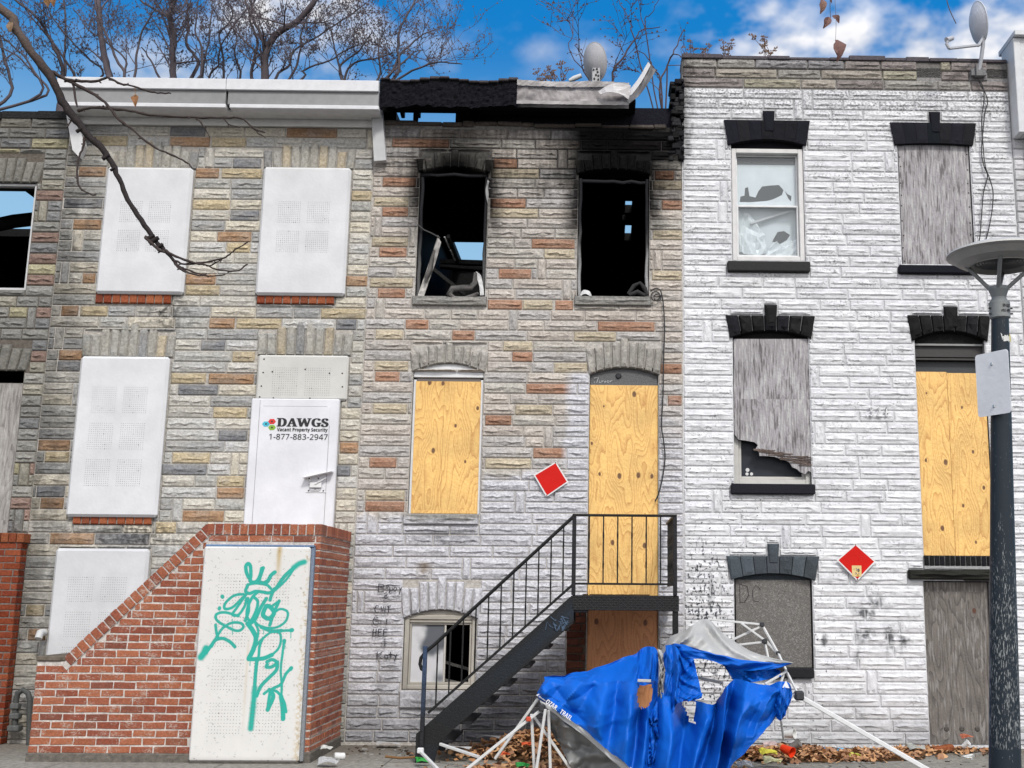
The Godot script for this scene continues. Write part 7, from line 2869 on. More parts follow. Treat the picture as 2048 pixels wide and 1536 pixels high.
	b.prism(PackedVector2Array([Vector2(q0.x - 0.03, q0.y - 0.03), Vector2(q0.x + 0.035, q0.y - 0.035), Vector2(q0.x + 0.005, q0.y + 0.03)]), q0.z, q0.z + 0.003)
	part("corner_emblem", b, M.paint, t)
	var font := SystemFont.new()
	font.font_names = PackedStringArray(["Droid Sans"])
	font.font_weight = 700
	var o := letters("lettering", "OZARK TRAIL", font, 0.045, Vector3.ZERO, M.white_plastic, t)
	fit(o, at(1093, 1406, za + 0.15), 0.27, 0.04)
	o.transform.basis = Basis(Vector3.BACK, deg_to_rad(-34)) * o.transform.basis
	# frame
	var pole := func(list: Array, w: float, m: Material, called: String, c: Color) -> void:
		for l in list:
			var k := B.new()
			k.col = c
			k.bar(at(l[0], l[1], l[2]), at(l[3], l[4], l[5]), w, w, w * 0.15)
			part(called, k, m, t)
	var al := Color(0.60, 0.60, 0.595)
	surface_mat("pole_paint", Color(1, 1, 1), 0.4, "soft", "fine_bump", 3.0, 0.1)
	pole.call([[1076, 1398, za - 0.1, 990, 1518, 1.9], [1060, 1437, za + 0.05, 925, 1545, 2.2], [1063, 1428, za, 1069, 1545, 2.1], [1091, 1418, za + 0.1, 1072, 1545, 2.2], [1097, 1420, za + 0.05, 1101, 1545, 2.15], [1066, 1430, za - 0.02, 1146, 1545, 2.1], [1060, 1437, za + 0.06, 1085, 1418, za + 0.06], [838, 1500, 1.75, 882, 1545, 2.1], [880, 1488, 1.5, 958, 1514, 1.8]], 0.026, M.pole_paint, "frame_pole", al)
	pole.call([[1412, 1238, za - 0.3, 1524, 1249, za - 0.4], [1524, 1249, za - 0.4, 1556, 1306, za - 0.3], [1556, 1306, za - 0.3, 1572, 1340, za - 0.15], [1462, 1281, za - 0.4, 1524, 1252, za - 0.4], [1482, 1246, za - 0.36, 1530, 1281, za - 0.36], [1474, 1290, za - 0.4, 1528, 1284, za - 0.38], [1530, 1286, za - 0.38, 1541, 1338, za - 0.3], [1530, 1280, za - 0.38, 1560, 1312, za - 0.3], [1574, 1345, za - 0.1, 1594, 1384, za], [1530, 1368, za + 0.03, 1574, 1342, za - 0.08], [1568, 1346, za - 0.1, 1560, 1372, za - 0.02], [1575, 1400, za, 1596, 1386, za], [1562, 1440, za - 0.1, 1567, 1478, za - 0.3]], 0.02, M.pole_paint, "frame_rod", al)
	pole.call([[1588, 1386, za, 1860, 1542, 2.25]], 0.042, M.pole_paint, "leg_tube", Color(0.66, 0.66, 0.66))
	pole.call([[1275, 1361, za + 0.08, 1302, 1362, za + 0.08], [1395, 1355, za - 0.4, 1446, 1366, za - 0.3]], 0.026, M.pole_paint, "frame_rod", al * 0.75)
	b = B.new()
	b.col = Color(0.03, 0.03, 0.032)
	for q in [[1412, 1238, za - 0.29, 0.018], [1524, 1249, za - 0.39, 0.022], [1529, 1282, za - 0.37, 0.024], [1556, 1306, za - 0.3, 0.018], [1598, 1391, za + 0.01, 0.042], [1084, 1416, za + 0.08, 0.03], [1576, 1402, za + 0.0, 0.02]]:
		var c := at(q[0], q[1], q[2])
		b.box(c - Vector3(q[3], q[3], q[3]), c + Vector3(q[3], q[3], q[3]), q[3] * 0.35)
	part("corner_joint", b, M.paint, t)
	b = B.new()
	b.col = Color(0.5, 0.06, 0.02)
	var rc := at(1057, 1438, za + 0.06)
	b.box(rc - Vector3(0.022, 0.02, 0.022), rc + Vector3(0.022, 0.02, 0.022), 0.006)
	part("red_button", b, M.paint, t)
	b = B.new()
	b.col = Color(0.62, 0.62, 0.62)
	var fc := at(841, 1500, 1.77)
	b.box(fc - Vector3(0.03, 0.03, 0.02), fc + Vector3(0.03, 0.02, 0.02), 0.008)
	part("pole_foot", b, M.paint, t)


# ---------------------------------------------------------------- satellite dishes
func dish_bowl(b: B, a: float, h: float) -> void:
	# oval bowl about the z axis of xf, its back towards +z
	var rings := 6
	var n := 32
	for side in 2:
		for j in rings:
			for i in n:
				var q := []
				for k in [[j, i], [j, i + 1], [j + 1, i + 1], [j + 1, i]]:
					var r := float(k[0]) / rings
					var an = TAU * k[1] / n
					q.append(Vector3(cos(an) * a * r, sin(an) * h * r, 0.09 * (1 - r * r) - (0.006 if side else 0.0)))
				if side == 0:
					b.quad(q[0], q[1], q[2], q[3]) if j == 0 else b.quad(q[3], q[2], q[1], q[0])
				else:
					b.quad(q[0], q[1], q[2], q[3])
	var rim := []
	for i in n + 1:
		rim.append(Vector3(cos(TAU * i / n) * a, sin(TAU * i / n) * h, -0.004))
	b.tube(rim, [0.008], 5, false)


func dishes() -> void:
	var z := -0.9
	var c := at(1190, 124, z)
	var t := thing("satellite_dish", "round grey satellite dish seen from behind on the burnt house's roof", "satellite dish", c - Vector3(0, 0.5, 0), "satellite dishes")
	var b := B.new()
	b.col = Color(0.34, 0.34, 0.36)
	var s := FL / (13.4 - z)
	b.xf = Transform3D(Basis(Vector3.UP, -0.45) * Basis(Vector3.RIGHT, 0.25), c)
	dish_bowl(b, 27.0 / s, 42.0 / s)
	part("dish", b, M.paint, t)
	b = B.new()
	b.col = Color(0.4, 0.4, 0.41)
	var m := at(1192, 152, z + 0.16)
	b.box(m - Vector3(0.05, 0.10, 0.02), m + Vector3(0.05, 0.10, 0.03), 0.008)
	b.tube([m + Vector3(0, -0.05, -0.02), at(1192, 175, z + 0.05), at(1192, 190, z)], [0.025], 8)
	part("mount", b, M.paint, t)
	b = B.new()
	b.col = Color(0.03, 0.03, 0.03)
	for q in [[-0.03, 0.07], [0.02, 0.04], [0.03, -0.01], [0.0, 0.0], [0.03, -0.06], [-0.02, -0.05], [0.01, 0.08]]:
		var k := m + Vector3(q[0], q[1], 0.035)
		b.box(k - Vector3(0.011, 0.011, 0.008), k + Vector3(0.011, 0.011, 0.008), 0.003)
	part("bolts", b, M.ink, t)
	b = B.new()
	b.col = Color(0.55, 0.55, 0.55)
	var l := at(1148, 157, z + 0.3)
	b.tube([l + Vector3(-0.06, -0.03, 0), l, l + Vector3(0.09, 0.04, 0)], [0.02, 0.035, 0.03], 8)
	part("receiver", b, M.paint, t)
	# the dish on the white house, seen nearly edge-on
	z = 0.12
	c = at(1957, 46, z)
	t = thing("satellite_dish", "pale satellite dish seen nearly edge-on above the white house, with its arm and receiver", "satellite dish", at(1955, 150, 0.1), "satellite dishes")
	s = FL / (13.4 - z)
	b = B.new()
	b.col = Color(0.55, 0.56, 0.60)
	b.xf = Transform3D(Basis(Vector3.UP, -1.45) * Basis(Vector3.RIGHT, 0.15), c)
	dish_bowl(b, 0.22, 47.0 / s)
	part("dish", b, M.paint, t)
	b = B.new()
	b.col = Color(0.42, 0.43, 0.46)
	b.tube([at(1967, 62, z + 0.08), at(1966, 90, z + 0.05), at(1962, 120, z), at(1957, 146, 0.08)], [0.022, 0.024, 0.024, 0.022], 8)
	b.bar(at(1966, 75, z + 0.06), at(1956, 92, z + 0.07), 0.05, 0.03, 0.006)
	part("mast", b, M.paint, t)
	b = B.new()
	b.col = Color(0.40, 0.41, 0.44)
	b.bar(at(1960, 90, z + 0.06), at(1898, 97, z + 0.3), 0.035, 0.03, 0.006)
	b.tube([at(1898, 97, z + 0.3), at(1893, 88, z + 0.31), at(1896, 82, z + 0.31)], [0.018], 7)
	b.tube([at(1893, 80, z + 0.31), at(1905, 76, z + 0.27)], [0.034, 0.028], 8)
	part("receiver_arm", b, M.paint, t)
	b = B.new()
	b.col = Color(0.2, 0.2, 0.21)
	var f := at(1956, 146, 0.05)
	b.box(f - Vector3(0.09, 0.045, 0.01), f + Vector3(0.09, 0.045, 0.03), 0.006)
	b.box(f - Vector3(0.04, 0.06, 0.005), f + Vector3(0.04, 0.07, 0.06), 0.006)
	part("foot_plate", b, M.iron, t)


# ---------------------------------------------------------------- red notices
func notices() -> void:
	var one := func(corners: Array, z: float, sticker: bool, label: String) -> void:
		var p: Array[Vector3] = []
		for q in corners:
			p.append(at(q[0], q[1], z))
		var mid := (p[0] + p[1] + p[2] + p[3]) / 4
		var t := thing("red_notice", label, "notice", mid, "red diamond notices")
		var outer := PackedVector2Array()
		var inner := PackedVector2Array()
		for q in p:
			outer.append(Vector2(q.x, q.y))
			var k := mid + (q - mid) * 0.90
			inner.append(Vector2(k.x, k.y))
		var b := B.new()
		b.col = Color(0.72, 0.70, 0.70)
		b.prism(outer, z - 0.002, z)
		part("border", b, M.paint, t)
		b = B.new()
		b.col = Color(0.56, 0.008, 0.004)
		b.prism(inner, z + 0.0004, z + 0.0016)
		part("red_field", b, M.panel, t)
		if sticker:
			b = B.new()
			var a := at(1703.5, 1131, z)
			var d := at(1722.5, 1131, z)
			var e := at(1714, 1153, z)
			b.col = Color(0.66, 0.50, 0.22)
			b.box(Vector3(a.x, e.y, z + 0.002), Vector3(d.x, a.y, z + 0.003))
			for i in 26:
				b.col = [Color(0.04, 0.06, 0.2), Color(0.02, 0.02, 0.02), Color(0.5, 0.3, 0.05), Color(0.6, 0.6, 0.6)][rng.randi() % 4]
				var c := Vector2(lerpf(a.x + 0.015, d.x - 0.015, rng.randf()), lerpf(e.y + 0.01, a.y - 0.03, rng.randf()))
				var s := rng.randf_range(0.003, 0.011)
				b.box(Vector3(c.x - s, c.y - s * 0.7, z + 0.0031 + i * 0.00002), Vector3(c.x + s, c.y + s * 0.7, z + 0.0036 + i * 0.00002))
			part("sticker", b, M.paint, t)
		for q in [[p[0], 0.93], [p[2], 0.93]]:
			b = B.new()
			b.col = Color(0.1, 0.1, 0.1)
			var c: Vector3 = mid + (q[0] - mid) * q[1]
			b.box(c - Vector3(0.006, 0.006, 0), c + Vector3(0.006, 0.006, 0.006), 0.002)
			part("nail", b, M.iron, t)
	one.call([[1112, 923], [1067, 950], [1093, 994], [1137, 964]], 0.052, false, "plain red diamond notice, tilted, on the wall left of the boarded door")
	one.call([[1711, 1087], [1673, 1120], [1715, 1162], [1752, 1123]], 0.055, true, "red diamond notice with a small picture sticker on the white house")


# ---------------------------------------------------------------- loose cables on the walls
func cables() -> void:
	var z := 0.055
	var b := B.new()
	b.tube(smooth([at(1301, 583, z), at(1310, 577, z), at(1320, 580, z), at(1324, 592, z), at(1327, 612, z), at(1329, 660, z), at(1327, 720, z), at(1326, 790, z), at(1323, 850, z), at(1327, 880, z), at(1330, 915, z), at(1326, 950, z), at(1318, 985, z), at(1310, 1003, z)], 5), [0.008], 5)
	for k in 2:
		var loop := []
		for i in 17:
			var a := TAU * i / 16.0
			loop.append(at(1311 + 4 * k + cos(a) * (9 - 2 * k), 592 + 3 * k + sin(a) * (9 - 2 * k), z + 0.008 * k))
		b.tube(loop, [0.006], 5, false)
	solo("loose_cable", "black cable hanging from a small coil beside the right burnt window", "cable", b, M.black_wire, at(1327, 800, z))
	var n := 0
	for l in [[[1957, 160], [1962, 172], [1970, 185], [1975, 205], [1970, 225], [1966, 260], [1963, 300], [1967, 330], [1975, 352], [1967, 385], [1963, 430], [1960, 470], [1955, 500]], [[1959, 160], [1966, 175], [1968, 200], [1963, 240], [1966, 290], [1970, 330], [1980, 360], [1986, 385], [1984, 420], [1978, 455], [1970, 485], [1962, 505]]]:
		b = B.new()
		var p := []
		for q in l:
			p.append(at(q[0], q[1], z + 0.012 * n))
		b.tube(smooth(p, 5), [0.007], 5)
		solo("loose_cable", ["thin black cable below the dish on the white house, straighter left strand", "thin black cable below the dish on the white house, right strand bowing outwards"][n], "cable", b, M.black_wire, p[6])
		n += 1


func smooth(p: Array, k: int) -> Array:
	var out := []
	var n := (p.size() - 1) * k
	for i in n + 1:
		out.append(along(p, float(i) / n))
	return out


# ---------------------------------------------------------------- leaves and rubbish
func litter() -> void:
	var shapes := []
	for v in 4:
		var st := B.new()
		var n := 7
		var pts := []
		for i in n:
			var a := TAU * i / n + jit(0.2)
			var r := rng.randf_range(0.5, 1.0) * (1.0 if v < 2 else (1.0 if i % 2 else 0.62))
			pts.append(Vector3(cos(a) * r * 0.62, jit(0.2), sin(a) * r))
		for i in n:
			st.tri(Vector3(0, 0.08, 0), pts[(i + 1) % n], pts[i])
		shapes.append(st.mesh(Vector3.ZERO))
	var lm := mat("dry_leaf", Color(1, 1, 1), 0.75)
	lm.vertex_color_use_as_albedo = true
	# heaps: x, z, spread x, spread z, share, height
	var heaps := [[-0.5, 0.75, 0.8, 0.5, 0.34, 0.22], [0.2, 0.9, 0.7, 0.5, 0.14, 0.12], [1.9, 0.85, 0.7, 0.35, 0.24, 0.10], [2.6, 0.8, 0.6, 0.3, 0.10, 0.05], [3.4, 0.35, 0.7, 0.2, 0.08, 0.03], [-0.2, 1.8, 1.0, 0.4, 0.10, 0.03], [-2.3, 0.15, 0.35, 0.12, 0.015, 0.02], [4.3, 0.5, 0.5, 0.3, 0.02, 0.02]]
	var placed := []
	for k in 5200:
		var h: Array = heaps[0]
		var pick := rng.randf()
		for q in heaps:
			h = q
			pick -= q[4]
			if pick <= 0:
				break
		var gx := rng.randfn(0.0, 0.5)
		var gz := rng.randfn(0.0, 0.5)
		var x: float = h[0] + gx * h[2]
		var z: float = h[1] + gz * h[3]
		if z < 0.06 or (x < -2.6):
			continue
		var y: float = GROUND + 0.012 + h[5] * exp(-(gx * gx + gz * gz) * 1.2) * rng.randf_range(0.3, 1.1)
		var s := rng.randf_range(0.03, 0.075)
		var bs := Basis(Vector3.UP, rng.randf() * TAU) * Basis(Vector3.RIGHT, jit(0.7)) * Basis(Vector3.BACK, jit(0.6)) * Basis.from_scale(Vector3(s, s, s))
		var c := Color(0.34, 0.16, 0.065).lerp(Color(0.58, 0.34, 0.17), rng.randf())
		if rng.randf() < 0.4:
			c = Color(0.20, 0.095, 0.045).lerp(Color(0.34, 0.18, 0.10), rng.randf())
		placed.append([k % 4, Transform3D(bs, Vector3(x, y, z)), c])
	for v in 4:
		var mine := placed.filter(func(q): return q[0] == v)
		var mm := MultiMesh.new()
		mm.transform_format = MultiMesh.TRANSFORM_3D
		mm.use_colors = true
		mm.mesh = shapes[v]
		mm.instance_count = mine.size()
		for i in mine.size():
			mm.set_instance_transform(i, mine[i][1])
			mm.set_instance_color(i, mine[i][2])
		var o := MultiMeshInstance3D.new()
		o.name = "dead_leaves"
		o.multimesh = mm
		o.material_override = lm
		add_child(o, true)
		o.set_meta("kind", "stuff")
		o.set_meta("label", "brown dead leaves lying along the foot of the walls")
		o.set_meta("category", "dead leaves")
	# soil and mulch under the heaps
	var soil := B.new()
	soil.col = Color(0.10, 0.06, 0.035)
	for h in heaps:
		if h[5] < 0.04:
			continue
		var n := 20
		var g := func(i: int, j: int) -> Vector3:
			var a := TAU * i / n
			var r := j / 4.0 * 1.1
			var x: float = h[0] + cos(a) * r * h[2]
			var z: float = maxf(h[1] + sin(a) * r * h[3], 0.05)
			return Vector3(x, GROUND + 0.003 + h[5] * exp(-r * r * 3.0) * 0.9 * (1.0 - j / 4.0) + 0.004 * (4 - j), z)
		for i in n:
			for j in 4:
				soil.quad(g.call(i, j), g.call(i, j + 1), g.call(i + 1, j + 1), g.call(i + 1, j))
	solo("leaf_mould", "dark heaped leaf mould under the dead leaves", "leaf mould", soil, M.concrete, Vector3(0.5, GROUND, 0.8)).set_meta("kind", "stuff")
	# cups
	var cup := func(p: Vector3, label: String, dir: Vector3, r: float, l: float, c: Color, g: String) -> void:
		var b := B.new()
		b.col = c
		var y := dir.normalized()
		var x := y.cross(Vector3(0.2, 0.1, 1)).normalized()
		b.xf = Transform3D(Basis(x, y, x.cross(y)), p)
		b.lathe([Vector2(0, -l / 2), Vector2(r * 0.72, -l / 2), Vector2(r, l / 2), Vector2(r * 1.07, l / 2), Vector2(r * 1.07, l / 2 + 0.006), Vector2(r * 0.93, l / 2 + 0.004), Vector2(r * 0.68, -l / 2 + 0.006), Vector2(0, -l / 2 + 0.006)], 20)
		solo("cup", label, "cup", b, M.panel, p, g)
	cup.call(at(1578, 1468, 1.05), "white foam cup on its side on the leaves, above the red cup", Vector3(0.8, 0.1, 0.5), 0.045, 0.11, Color(0.72, 0.72, 0.70), "dropped cups")
	cup.call(at(1574, 1500, 1.3), "bright red plastic cup lying on the leaves", Vector3(0.75, -0.3, 0.8), 0.048, 0.12, Color(0.75, 0.05, 0.015), "dropped cups")
	cup.call(at(1590, 1490, 1.05), "dull grey cup lying behind the red cup", Vector3(0.6, 0.4, 0.3), 0.04, 0.1, Color(0.24, 0.23, 0.22), "dropped cups")
	cup.call(at(1931, 1489, 0.45), "small white cup lying before the dark cellar door", Vector3(0.5, 0.5, 0.4), 0.03, 0.07, Color(0.72, 0.72, 0.72), "dropped cups")
	# white canister by the stoop
	var b := B.new()
	b.col = Color(0.68, 0.68, 0.68)
	var cp := at(679, 1499, 1.2)
	cp.y = GROUND + 0.034
	b.xf = Transform3D(Basis(Vector3.BACK, PI / 2 - 0.1) * Basis(Vector3.RIGHT, 0.5), cp)
	b.lathe([Vector2(0, -0.052), Vector2(0.03, -0.052), Vector2(0.033, -0.045), Vector2(0.033, 0.04), Vector2(0.026, 0.05), Vector2(0.0, 0.052)], 18)
	solo("white_canister", "white plastic canister lying beside the brick stoop", "canister", b, M.panel, cp)
	# crumpled wrappers
	var wraps := [[1636, 1504, 0.8, Color(0.08, 0.32, 0.6), 0.085, "crumpled blue wrapper on the leaves, left of its lighter twin"], [1681, 1504, 0.8, Color(0.16, 0.5, 0.75), 0.07, "light blue crumpled wrapper nearest the white tent leg"], [1710, 1513, 1.0, Color(0.5, 0.52, 0.08), 0.06, "flat yellowish wrapper right of the blue wrappers"], [1537, 1508, 1.35, Color(0.55, 0.5, 0.05), 0.09, "yellow wrapper on the leaves left of the red cup"], [1545, 1525, 1.6, Color(0.62, 0.6, 0.35), 0.09, "pale yellow crumpled paper before the red cup"], [1540, 1492, 1.2, Color(0.55, 0.42, 0.4), 0.07, "pinkish paper scrap left of the white foam cup"], [1832, 1498, 0.5, Color(0.35, 0.36, 0.33), 0.09, "grey torn bag on the pavement left of the cellar door"], [1939, 1516, 1.2, Color(0.62, 0.62, 0.6), 0.05, "white paper scrap on the pavement by the lamp pole"], [1490, 1532, 1.8, Color(0.62, 0.62, 0.62), 0.08, "white crumpled paper at the tent's lower right hem"], [655, 1528, 1.7, Color(0.42, 0.42, 0.42), 0.10, "flat newspaper sheet on the pavement by the stoop corner"], [652, 1498, 1.3, Color(0.55, 0.55, 0.52), 0.06, "small white scrap left of the white canister"], [775, 1488, 0.25, Color(0.5, 0.5, 0.5), 0.13, "long white plastic scrap at the wall foot left of the stair"], [845, 1524, 1.6, Color(0.03, 0.3, 0.05), 0.07, "green wrapper at the foot of the stair"], [1045, 1533, 1.9, Color(0.03, 0.3, 0.06), 0.06, "green bottle cap in the leaves among the tent legs"], [915, 1497, 1.3, Color(0.5, 0.5, 0.5), 0.13, "clear plastic bag under the stair"], [975, 1475, 0.9, Color(0.3, 0.3, 0.31), 0.13, "grey plastic bag in the leaves behind the stair"], [1052, 1490, 1.2, Color(0.6, 0.1, 0.03), 0.05, "orange-red scrap in the leaves left of the tent legs"], [1010, 1510, 1.5, Color(0.6, 0.12, 0.04), 0.05, "red scrap in the leaves below the slanting pole"], [1935, 1475, 0.4, Color(0.4, 0.12, 0.06), 0.06, "reddish wrapper standing before the cellar door"]]
	for w in wraps:
		b = B.new()
		b.col = w[3]
		var p := at(w[0], w[1], w[2])
		p.y = maxf(p.y, GROUND + 0.03)
		var s: float = w[4]
		var tilt := 0.4 if s < 0.12 else 0.1
		sheet(b, [p + Vector3(-s, s * tilt, -s * 0.6), p + Vector3(jit(s), s * tilt * 1.5, -s * 0.5), p + Vector3(s, s * tilt * 0.6, -s * 0.4)], [p + Vector3(-s * 0.8, -0.005, s * 0.5), p + Vector3(0, s * 0.2, s * 0.6), p + Vector3(s * 0.9, 0.0, s * 0.5)], 8, 6, 0.05 if s < 0.12 else 0.025, 0.003)
		solo("litter_scrap", w[5], "litter", b, M.paint, p, "scraps of rubbish on the ground")
	b = B.new()
	b.col = Color(0.3, 0.1, 0.045)
	var k0 := at(1885, 1490, 0.4)
	k0.y = GROUND + 0.04
	b.xf = Transform3D(Basis(Vector3.UP, 0.2) * Basis(Vector3.BACK, 0.12), k0)
	b.box(Vector3(-0.11, -0.03, -0.05), Vector3(0.11, 0.03, 0.05), 0.012)
	solo("loose_brick", "orange-brown loose brick lying before the cellar door", "brick", b, M.brick, k0)
	b = B.new()
	b.col = Color(0.24, 0.13, 0.06)
	b.tube([at(770, 1513, 1.4), at(800, 1516, 1.4), at(830, 1514, 1.4)], [0.012], 5)
	solo("fallen_stick", "brown stick lying on the pavement left of the stair foot", "stick", b, M.bark, at(800, 1516, 1.4))
	# twigs and pebbles nobody could count
	b = B.new()
	for i in 500:
		var p := Vector3(rng.randf_range(-2.6, 4.6), GROUND + 0.004, 0.05 + absf(rng.randfn(0.0, 0.8)))
		b.col = [Color(0.12, 0.08, 0.05), Color(0.3, 0.28, 0.25), Color(0.06, 0.05, 0.045), Color(0.45, 0.44, 0.42)][rng.randi() % 4]
		var l := rng.randf_range(0.006, 0.03)
		var a := rng.randf() * PI
		b.bar(p - Vector3(cos(a), 0, sin(a)) * l, p + Vector3(cos(a), 0, sin(a)) * l, rng.randf_range(0.004, 0.016), rng.randf_range(0.003, 0.012))
	solo("grit", "small grit and twig bits scattered along the wall foot", "grit", b, M.concrete, Vector3(0.5, GROUND, 0.4)).set_meta("kind", "stuff")


# ---------------------------------------------------------------- the street tree whose branch hangs into the picture
func leaf(b: B, p: Vector3, d: Vector3, size: float) -> void:
	# a curled dry leaf hanging along d
	var side := d.cross(Vector3(0.2, 0.1, 1)).normalized()
	var nrm := side.cross(d).normalized()
	var n := 5
	var rows := []
	for i in n + 1:
		var s := float(i) / n
		var w := size * 0.27 * sin(PI * clampf(s * 0.9 + 0.06, 0, 1)) * (1.0 + jit(0.15))
		var m := p + d * size * s + nrm * size * 0.18 * sin(s * 3.0)
		rows.append([m - side * w + nrm * w * 0.9, m, m + side * w * rng.randf_range(0.5, 1.1) + nrm * w * rng.randf_range(0.4, 1.4)])
	for i in n:
		for k in 2:
			b.quad(rows[i][k], rows[i + 1][k], rows[i + 1][k + 1], rows[i][k + 1])
			b.quad(rows[i][k + 1] - nrm * 0.001, rows[i + 1][k + 1] - nrm * 0.001, rows[i + 1][k] - nrm * 0.001, rows[i][k] - nrm * 0.001)


func branch() -> void:
	var z := 7.0
	var s := FL / (13.4 - z)
	var bark := Color(0.10, 0.08, 0.07)
	var dark := Color(0.05, 0.042, 0.04)
	var head := at(0, 15, z)
	var trunk_x := head.x - 1.6
	var t := thing("street_tree", "bare street tree whose knobbly branch hangs down over the white covers at the left", "tree", Vector3(trunk_x, GROUND, z))
	var b := B.new()
	b.col = bark
	b.tube([Vector3(trunk_x, GROUND - 0.1, z), Vector3(trunk_x + 0.05, 2.0, z), Vector3(trunk_x - 0.03, 4.2, z), Vector3(trunk_x + 0.1, 6.5, z)], [0.17, 0.14, 0.13, 0.09], 12)
	part("trunk", b, M.bark, t)
	var main := [[0, 15, 13], [30, 55, 12.5], [65, 105, 12], [100, 150, 13], [118, 190, 11.5], [138, 222, 11], [160, 250, 10], [185, 280, 9.5], [212, 305, 9], [228, 335, 7.5], [244, 368, 7], [256, 400, 6.5], [276, 432, 6.5], [296, 460, 6.5], [310, 480, 6], [325, 497, 6], [340, 512, 4.5], [352, 528, 4], [372, 540, 3]]
	var pts := [Vector3(trunk_x, 4.3, z), Vector3(lerpf(trunk_x, head.x, 0.5), head.y + 0.5, z)]
	var rad := [0.09, 0.045]
	for q in main:
		pts.append(at(q[0], q[1], z))
		rad.append(0.76 * q[2] / s)
	var fine := []
	var fr := []
	var n := (pts.size() - 1) * 3
	for i in n + 1:
		var f := float(i) / n
		fine.append(along(pts, f) + Vector3(jit(0.004), jit(0.004), 0))
		var g := f * (pts.size() - 1)
		var k := mini(int(g), pts.size() - 2)
		fr.append(lerpf(rad[k], rad[k + 1], g - k) * (1.0 + jit(0.12)))
	b = B.new()
	b.fn = func(p: Vector3, c: Color) -> Color: return c.lerp(dark, sm(4.9, 4.3, p.y))
	b.col = Color(0.15, 0.115, 0.10)
	b.tube(fine, fr, 9)
	for q in [[215, 316, 9], [305, 476, 9], [322, 494, 9], [312, 482, 11], [162, 262, 8], [228, 340, 6]]:
		var c := at(q[0], q[1], z)
		b.tube([c + Vector3(-q[2] * 0.9 / s, -q[2] * 0.4 / s, 0.01), c + Vector3(q[2] * 0.6 / s, q[2] * 0.5 / s, 0.015)], [q[2] * 0.55 / s, q[2] * 0.4 / s], 7)
	part("branch", b, M.bark, t)
	var twigs := [
		[4.5, 1.6, 105, 143, 130, 158, 155, 162, 190, 163, 215, 155, 235, 165, 262, 172, 290, 180, 315, 186, 343, 186],
		[5, 2, 112, 150, 145, 165, 190, 190, 215, 210, 235, 235, 260, 255, 290, 282, 330, 305, 365, 320, 385, 336],
		[3.5, 2, 146, 160, 148, 180, 154, 214],
		[4, 1.8, 155, 222, 175, 216, 210, 216, 260, 222, 300, 230, 345, 233, 390, 235, 450, 236, 482, 236, 505, 255, 530, 266],
		[2.5, 1.2, 393, 236, 405, 250, 420, 275], [2.2, 1.2, 448, 238, 460, 250, 480, 255], [2.2, 1.2, 505, 254, 515, 265, 530, 275],
		[3, 1.6, 170, 268, 166, 295, 156, 318, 155, 350, 160, 375, 175, 386, 190, 390], [2.6, 1.6, 150, 240, 140, 244, 134, 254], [2.2, 1.4, 193, 275, 170, 280, 168, 290],
		[5, 3, 305, 478, 292, 474, 300, 484, 318, 500, 330, 504],
		[3.5, 1.5, 330, 500, 350, 512, 385, 525, 410, 530, 440, 540, 475, 541, 495, 528],
		[3, 1.4, 345, 520, 370, 528, 405, 525, 435, 520, 455, 512, 470, 500, 498, 483],
		[3, 1.4, 350, 525, 365, 540, 385, 548, 415, 552, 450, 549], [2.6, 1.2, 365, 535, 385, 543, 410, 550, 418, 553], [2.5, 1.2, 345, 515, 355, 535, 365, 540], [2, 1.0, 420, 532, 435, 524, 445, 520]]
	for l in twigs:
		var p := []
		var r := []
		var cnt: int = (l.size() - 2) / 2
		for k in cnt:
			p.append(at(l[2 + 2 * k], l[3 + 2 * k], z + 0.02 * k * (0.5 if l[0] > 3 else 0.3)))
		var sp := smooth(p, 4)
		for i in sp.size():
			sp[i] += Vector3(jit(0.003), jit(0.003), 0)
			r.append(lerpf(l[0], l[1], float(i) / (sp.size() - 1)) * 0.85 / s * (1.0 + jit(0.2)))
		b = B.new()
		b.col = dark.lerp(bark, 0.5)
		b.tube(sp, r, 6)
		for i in range(3, sp.size() - 1, 5):
			var d := Vector3(jit(1), rng.randf_range(-1, 0.4), jit(0.4)).normalized() * rng.randf_range(0.01, 0.022)
			b.tube([sp[i], sp[i] + d], [r[i] * 0.9, r[i] * 0.5], 5)
		part("twig", b, M.bark, t)
	var lm := surface_mat("leaf", Color(1, 1, 1), 0.7, "grain", "bump", 8.0, 0.4)
	lm.backlight_enabled = true
	lm.backlight = Color(0.5, 0.5, 0.5)
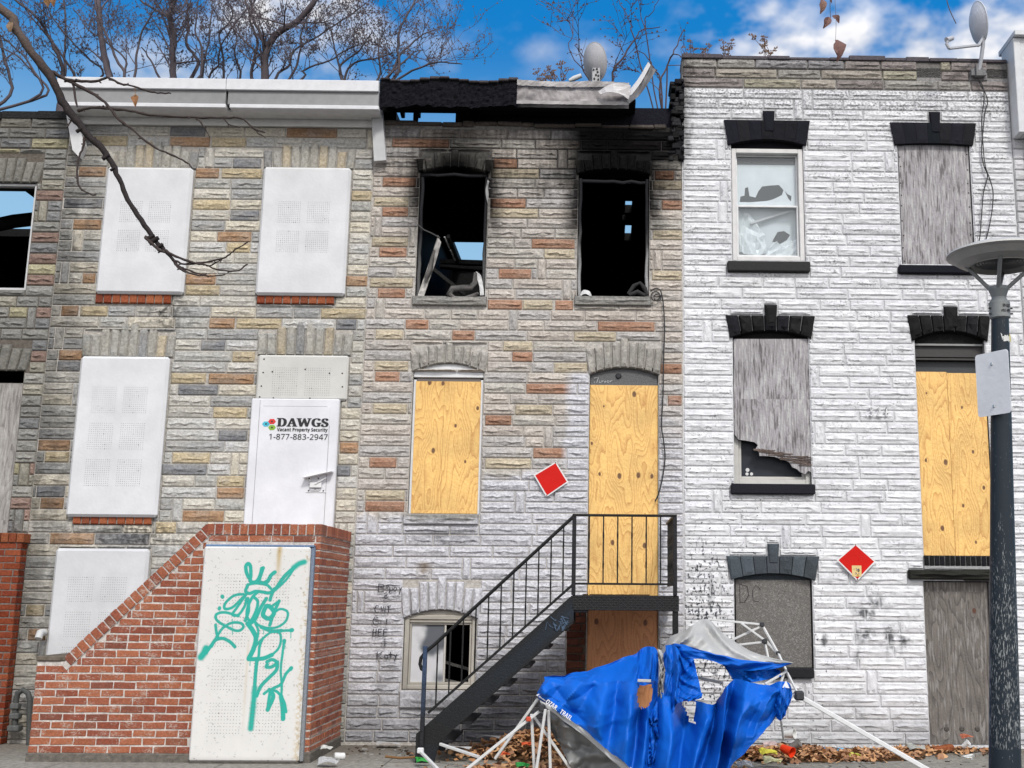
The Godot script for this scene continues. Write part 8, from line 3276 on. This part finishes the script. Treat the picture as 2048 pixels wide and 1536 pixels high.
	for q in [[271, 190, 0.075, Color(0.42, 0.2, 0.085)], [97, -14, 0.095, Color(0.42, 0.24, 0.11)], [22, 44, 0.07, Color(0.36, 0.24, 0.15)], [108, -10, 0.08, Color(0.36, 0.19, 0.09)]]:
		b = B.new()
		b.col = q[3]
		var p := at(q[0], q[1], z + 0.02)
		leaf(b, p, Vector3(0.12, -1, 0.1).normalized(), q[2])
		b.tube([p + Vector3(-0.01, 0.05, 0), p], [0.0015], 4)
		part("dry_leaf", b, lm, t)
	# a second twig reaching over from the right, with withered leaves
	var tz := 6.5
	var root := at(1700, -60, tz)
	var o := thing("hanging_twig", "twig with withered brown leaves hanging into the sky over the white house", "twig", root)
	b = B.new()
	b.col = Color(0.16, 0.12, 0.11)
	b.tube(smooth([at(1890, -250, tz), at(1800, -160, tz), at(1700, -70, tz), at(1655, -20, tz), at(1645, -2, tz)], 4), [0.012, 0.006, 0.003], 6)
	b.tube(smooth([at(1662, -25, tz), at(1660, 10, tz), at(1661, 36, tz)], 4), [0.003, 0.002], 5)
	b.tube(smooth([at(1668, -30, tz), at(1672, 40, tz), at(1671, 80, tz)], 4), [0.002, 0.0012], 5)
	b.tube(smooth([at(1880, -120, tz), at(1888, -40, tz), at(1896, 10, tz), at(1912, 47, tz)], 4), [0.006, 0.004, 0.003], 6)
	b.tube(smooth([at(1890, -250, tz), at(1885, -180, tz), at(1880, -120, tz)], 4), [0.012, 0.006], 6)
	b.tube(smooth([at(1890, -250, tz), at(2100, -400, tz), at(2600, -500, tz)], 4), [0.012, 0.03], 7)
	part("stem", b, M.bark, o)
	for q in [[1645, 0, 0.10, -0.2], [1652, -4, 0.05, 0.9], [1658, 34, 0.09, -0.5], [1664, 32, 0.065, 0.8], [1671, 80, 0.15, 0.0]]:
		b = B.new()
		b.col = [Color(0.30, 0.17, 0.13), Color(0.26, 0.14, 0.12)][rng.randi() % 2]
		leaf(b, at(q[0], q[1], tz + 0.01), Vector3(q[3], -1, 0.05).normalized(), q[2])
		part("withered_leaf", b, lm, o)
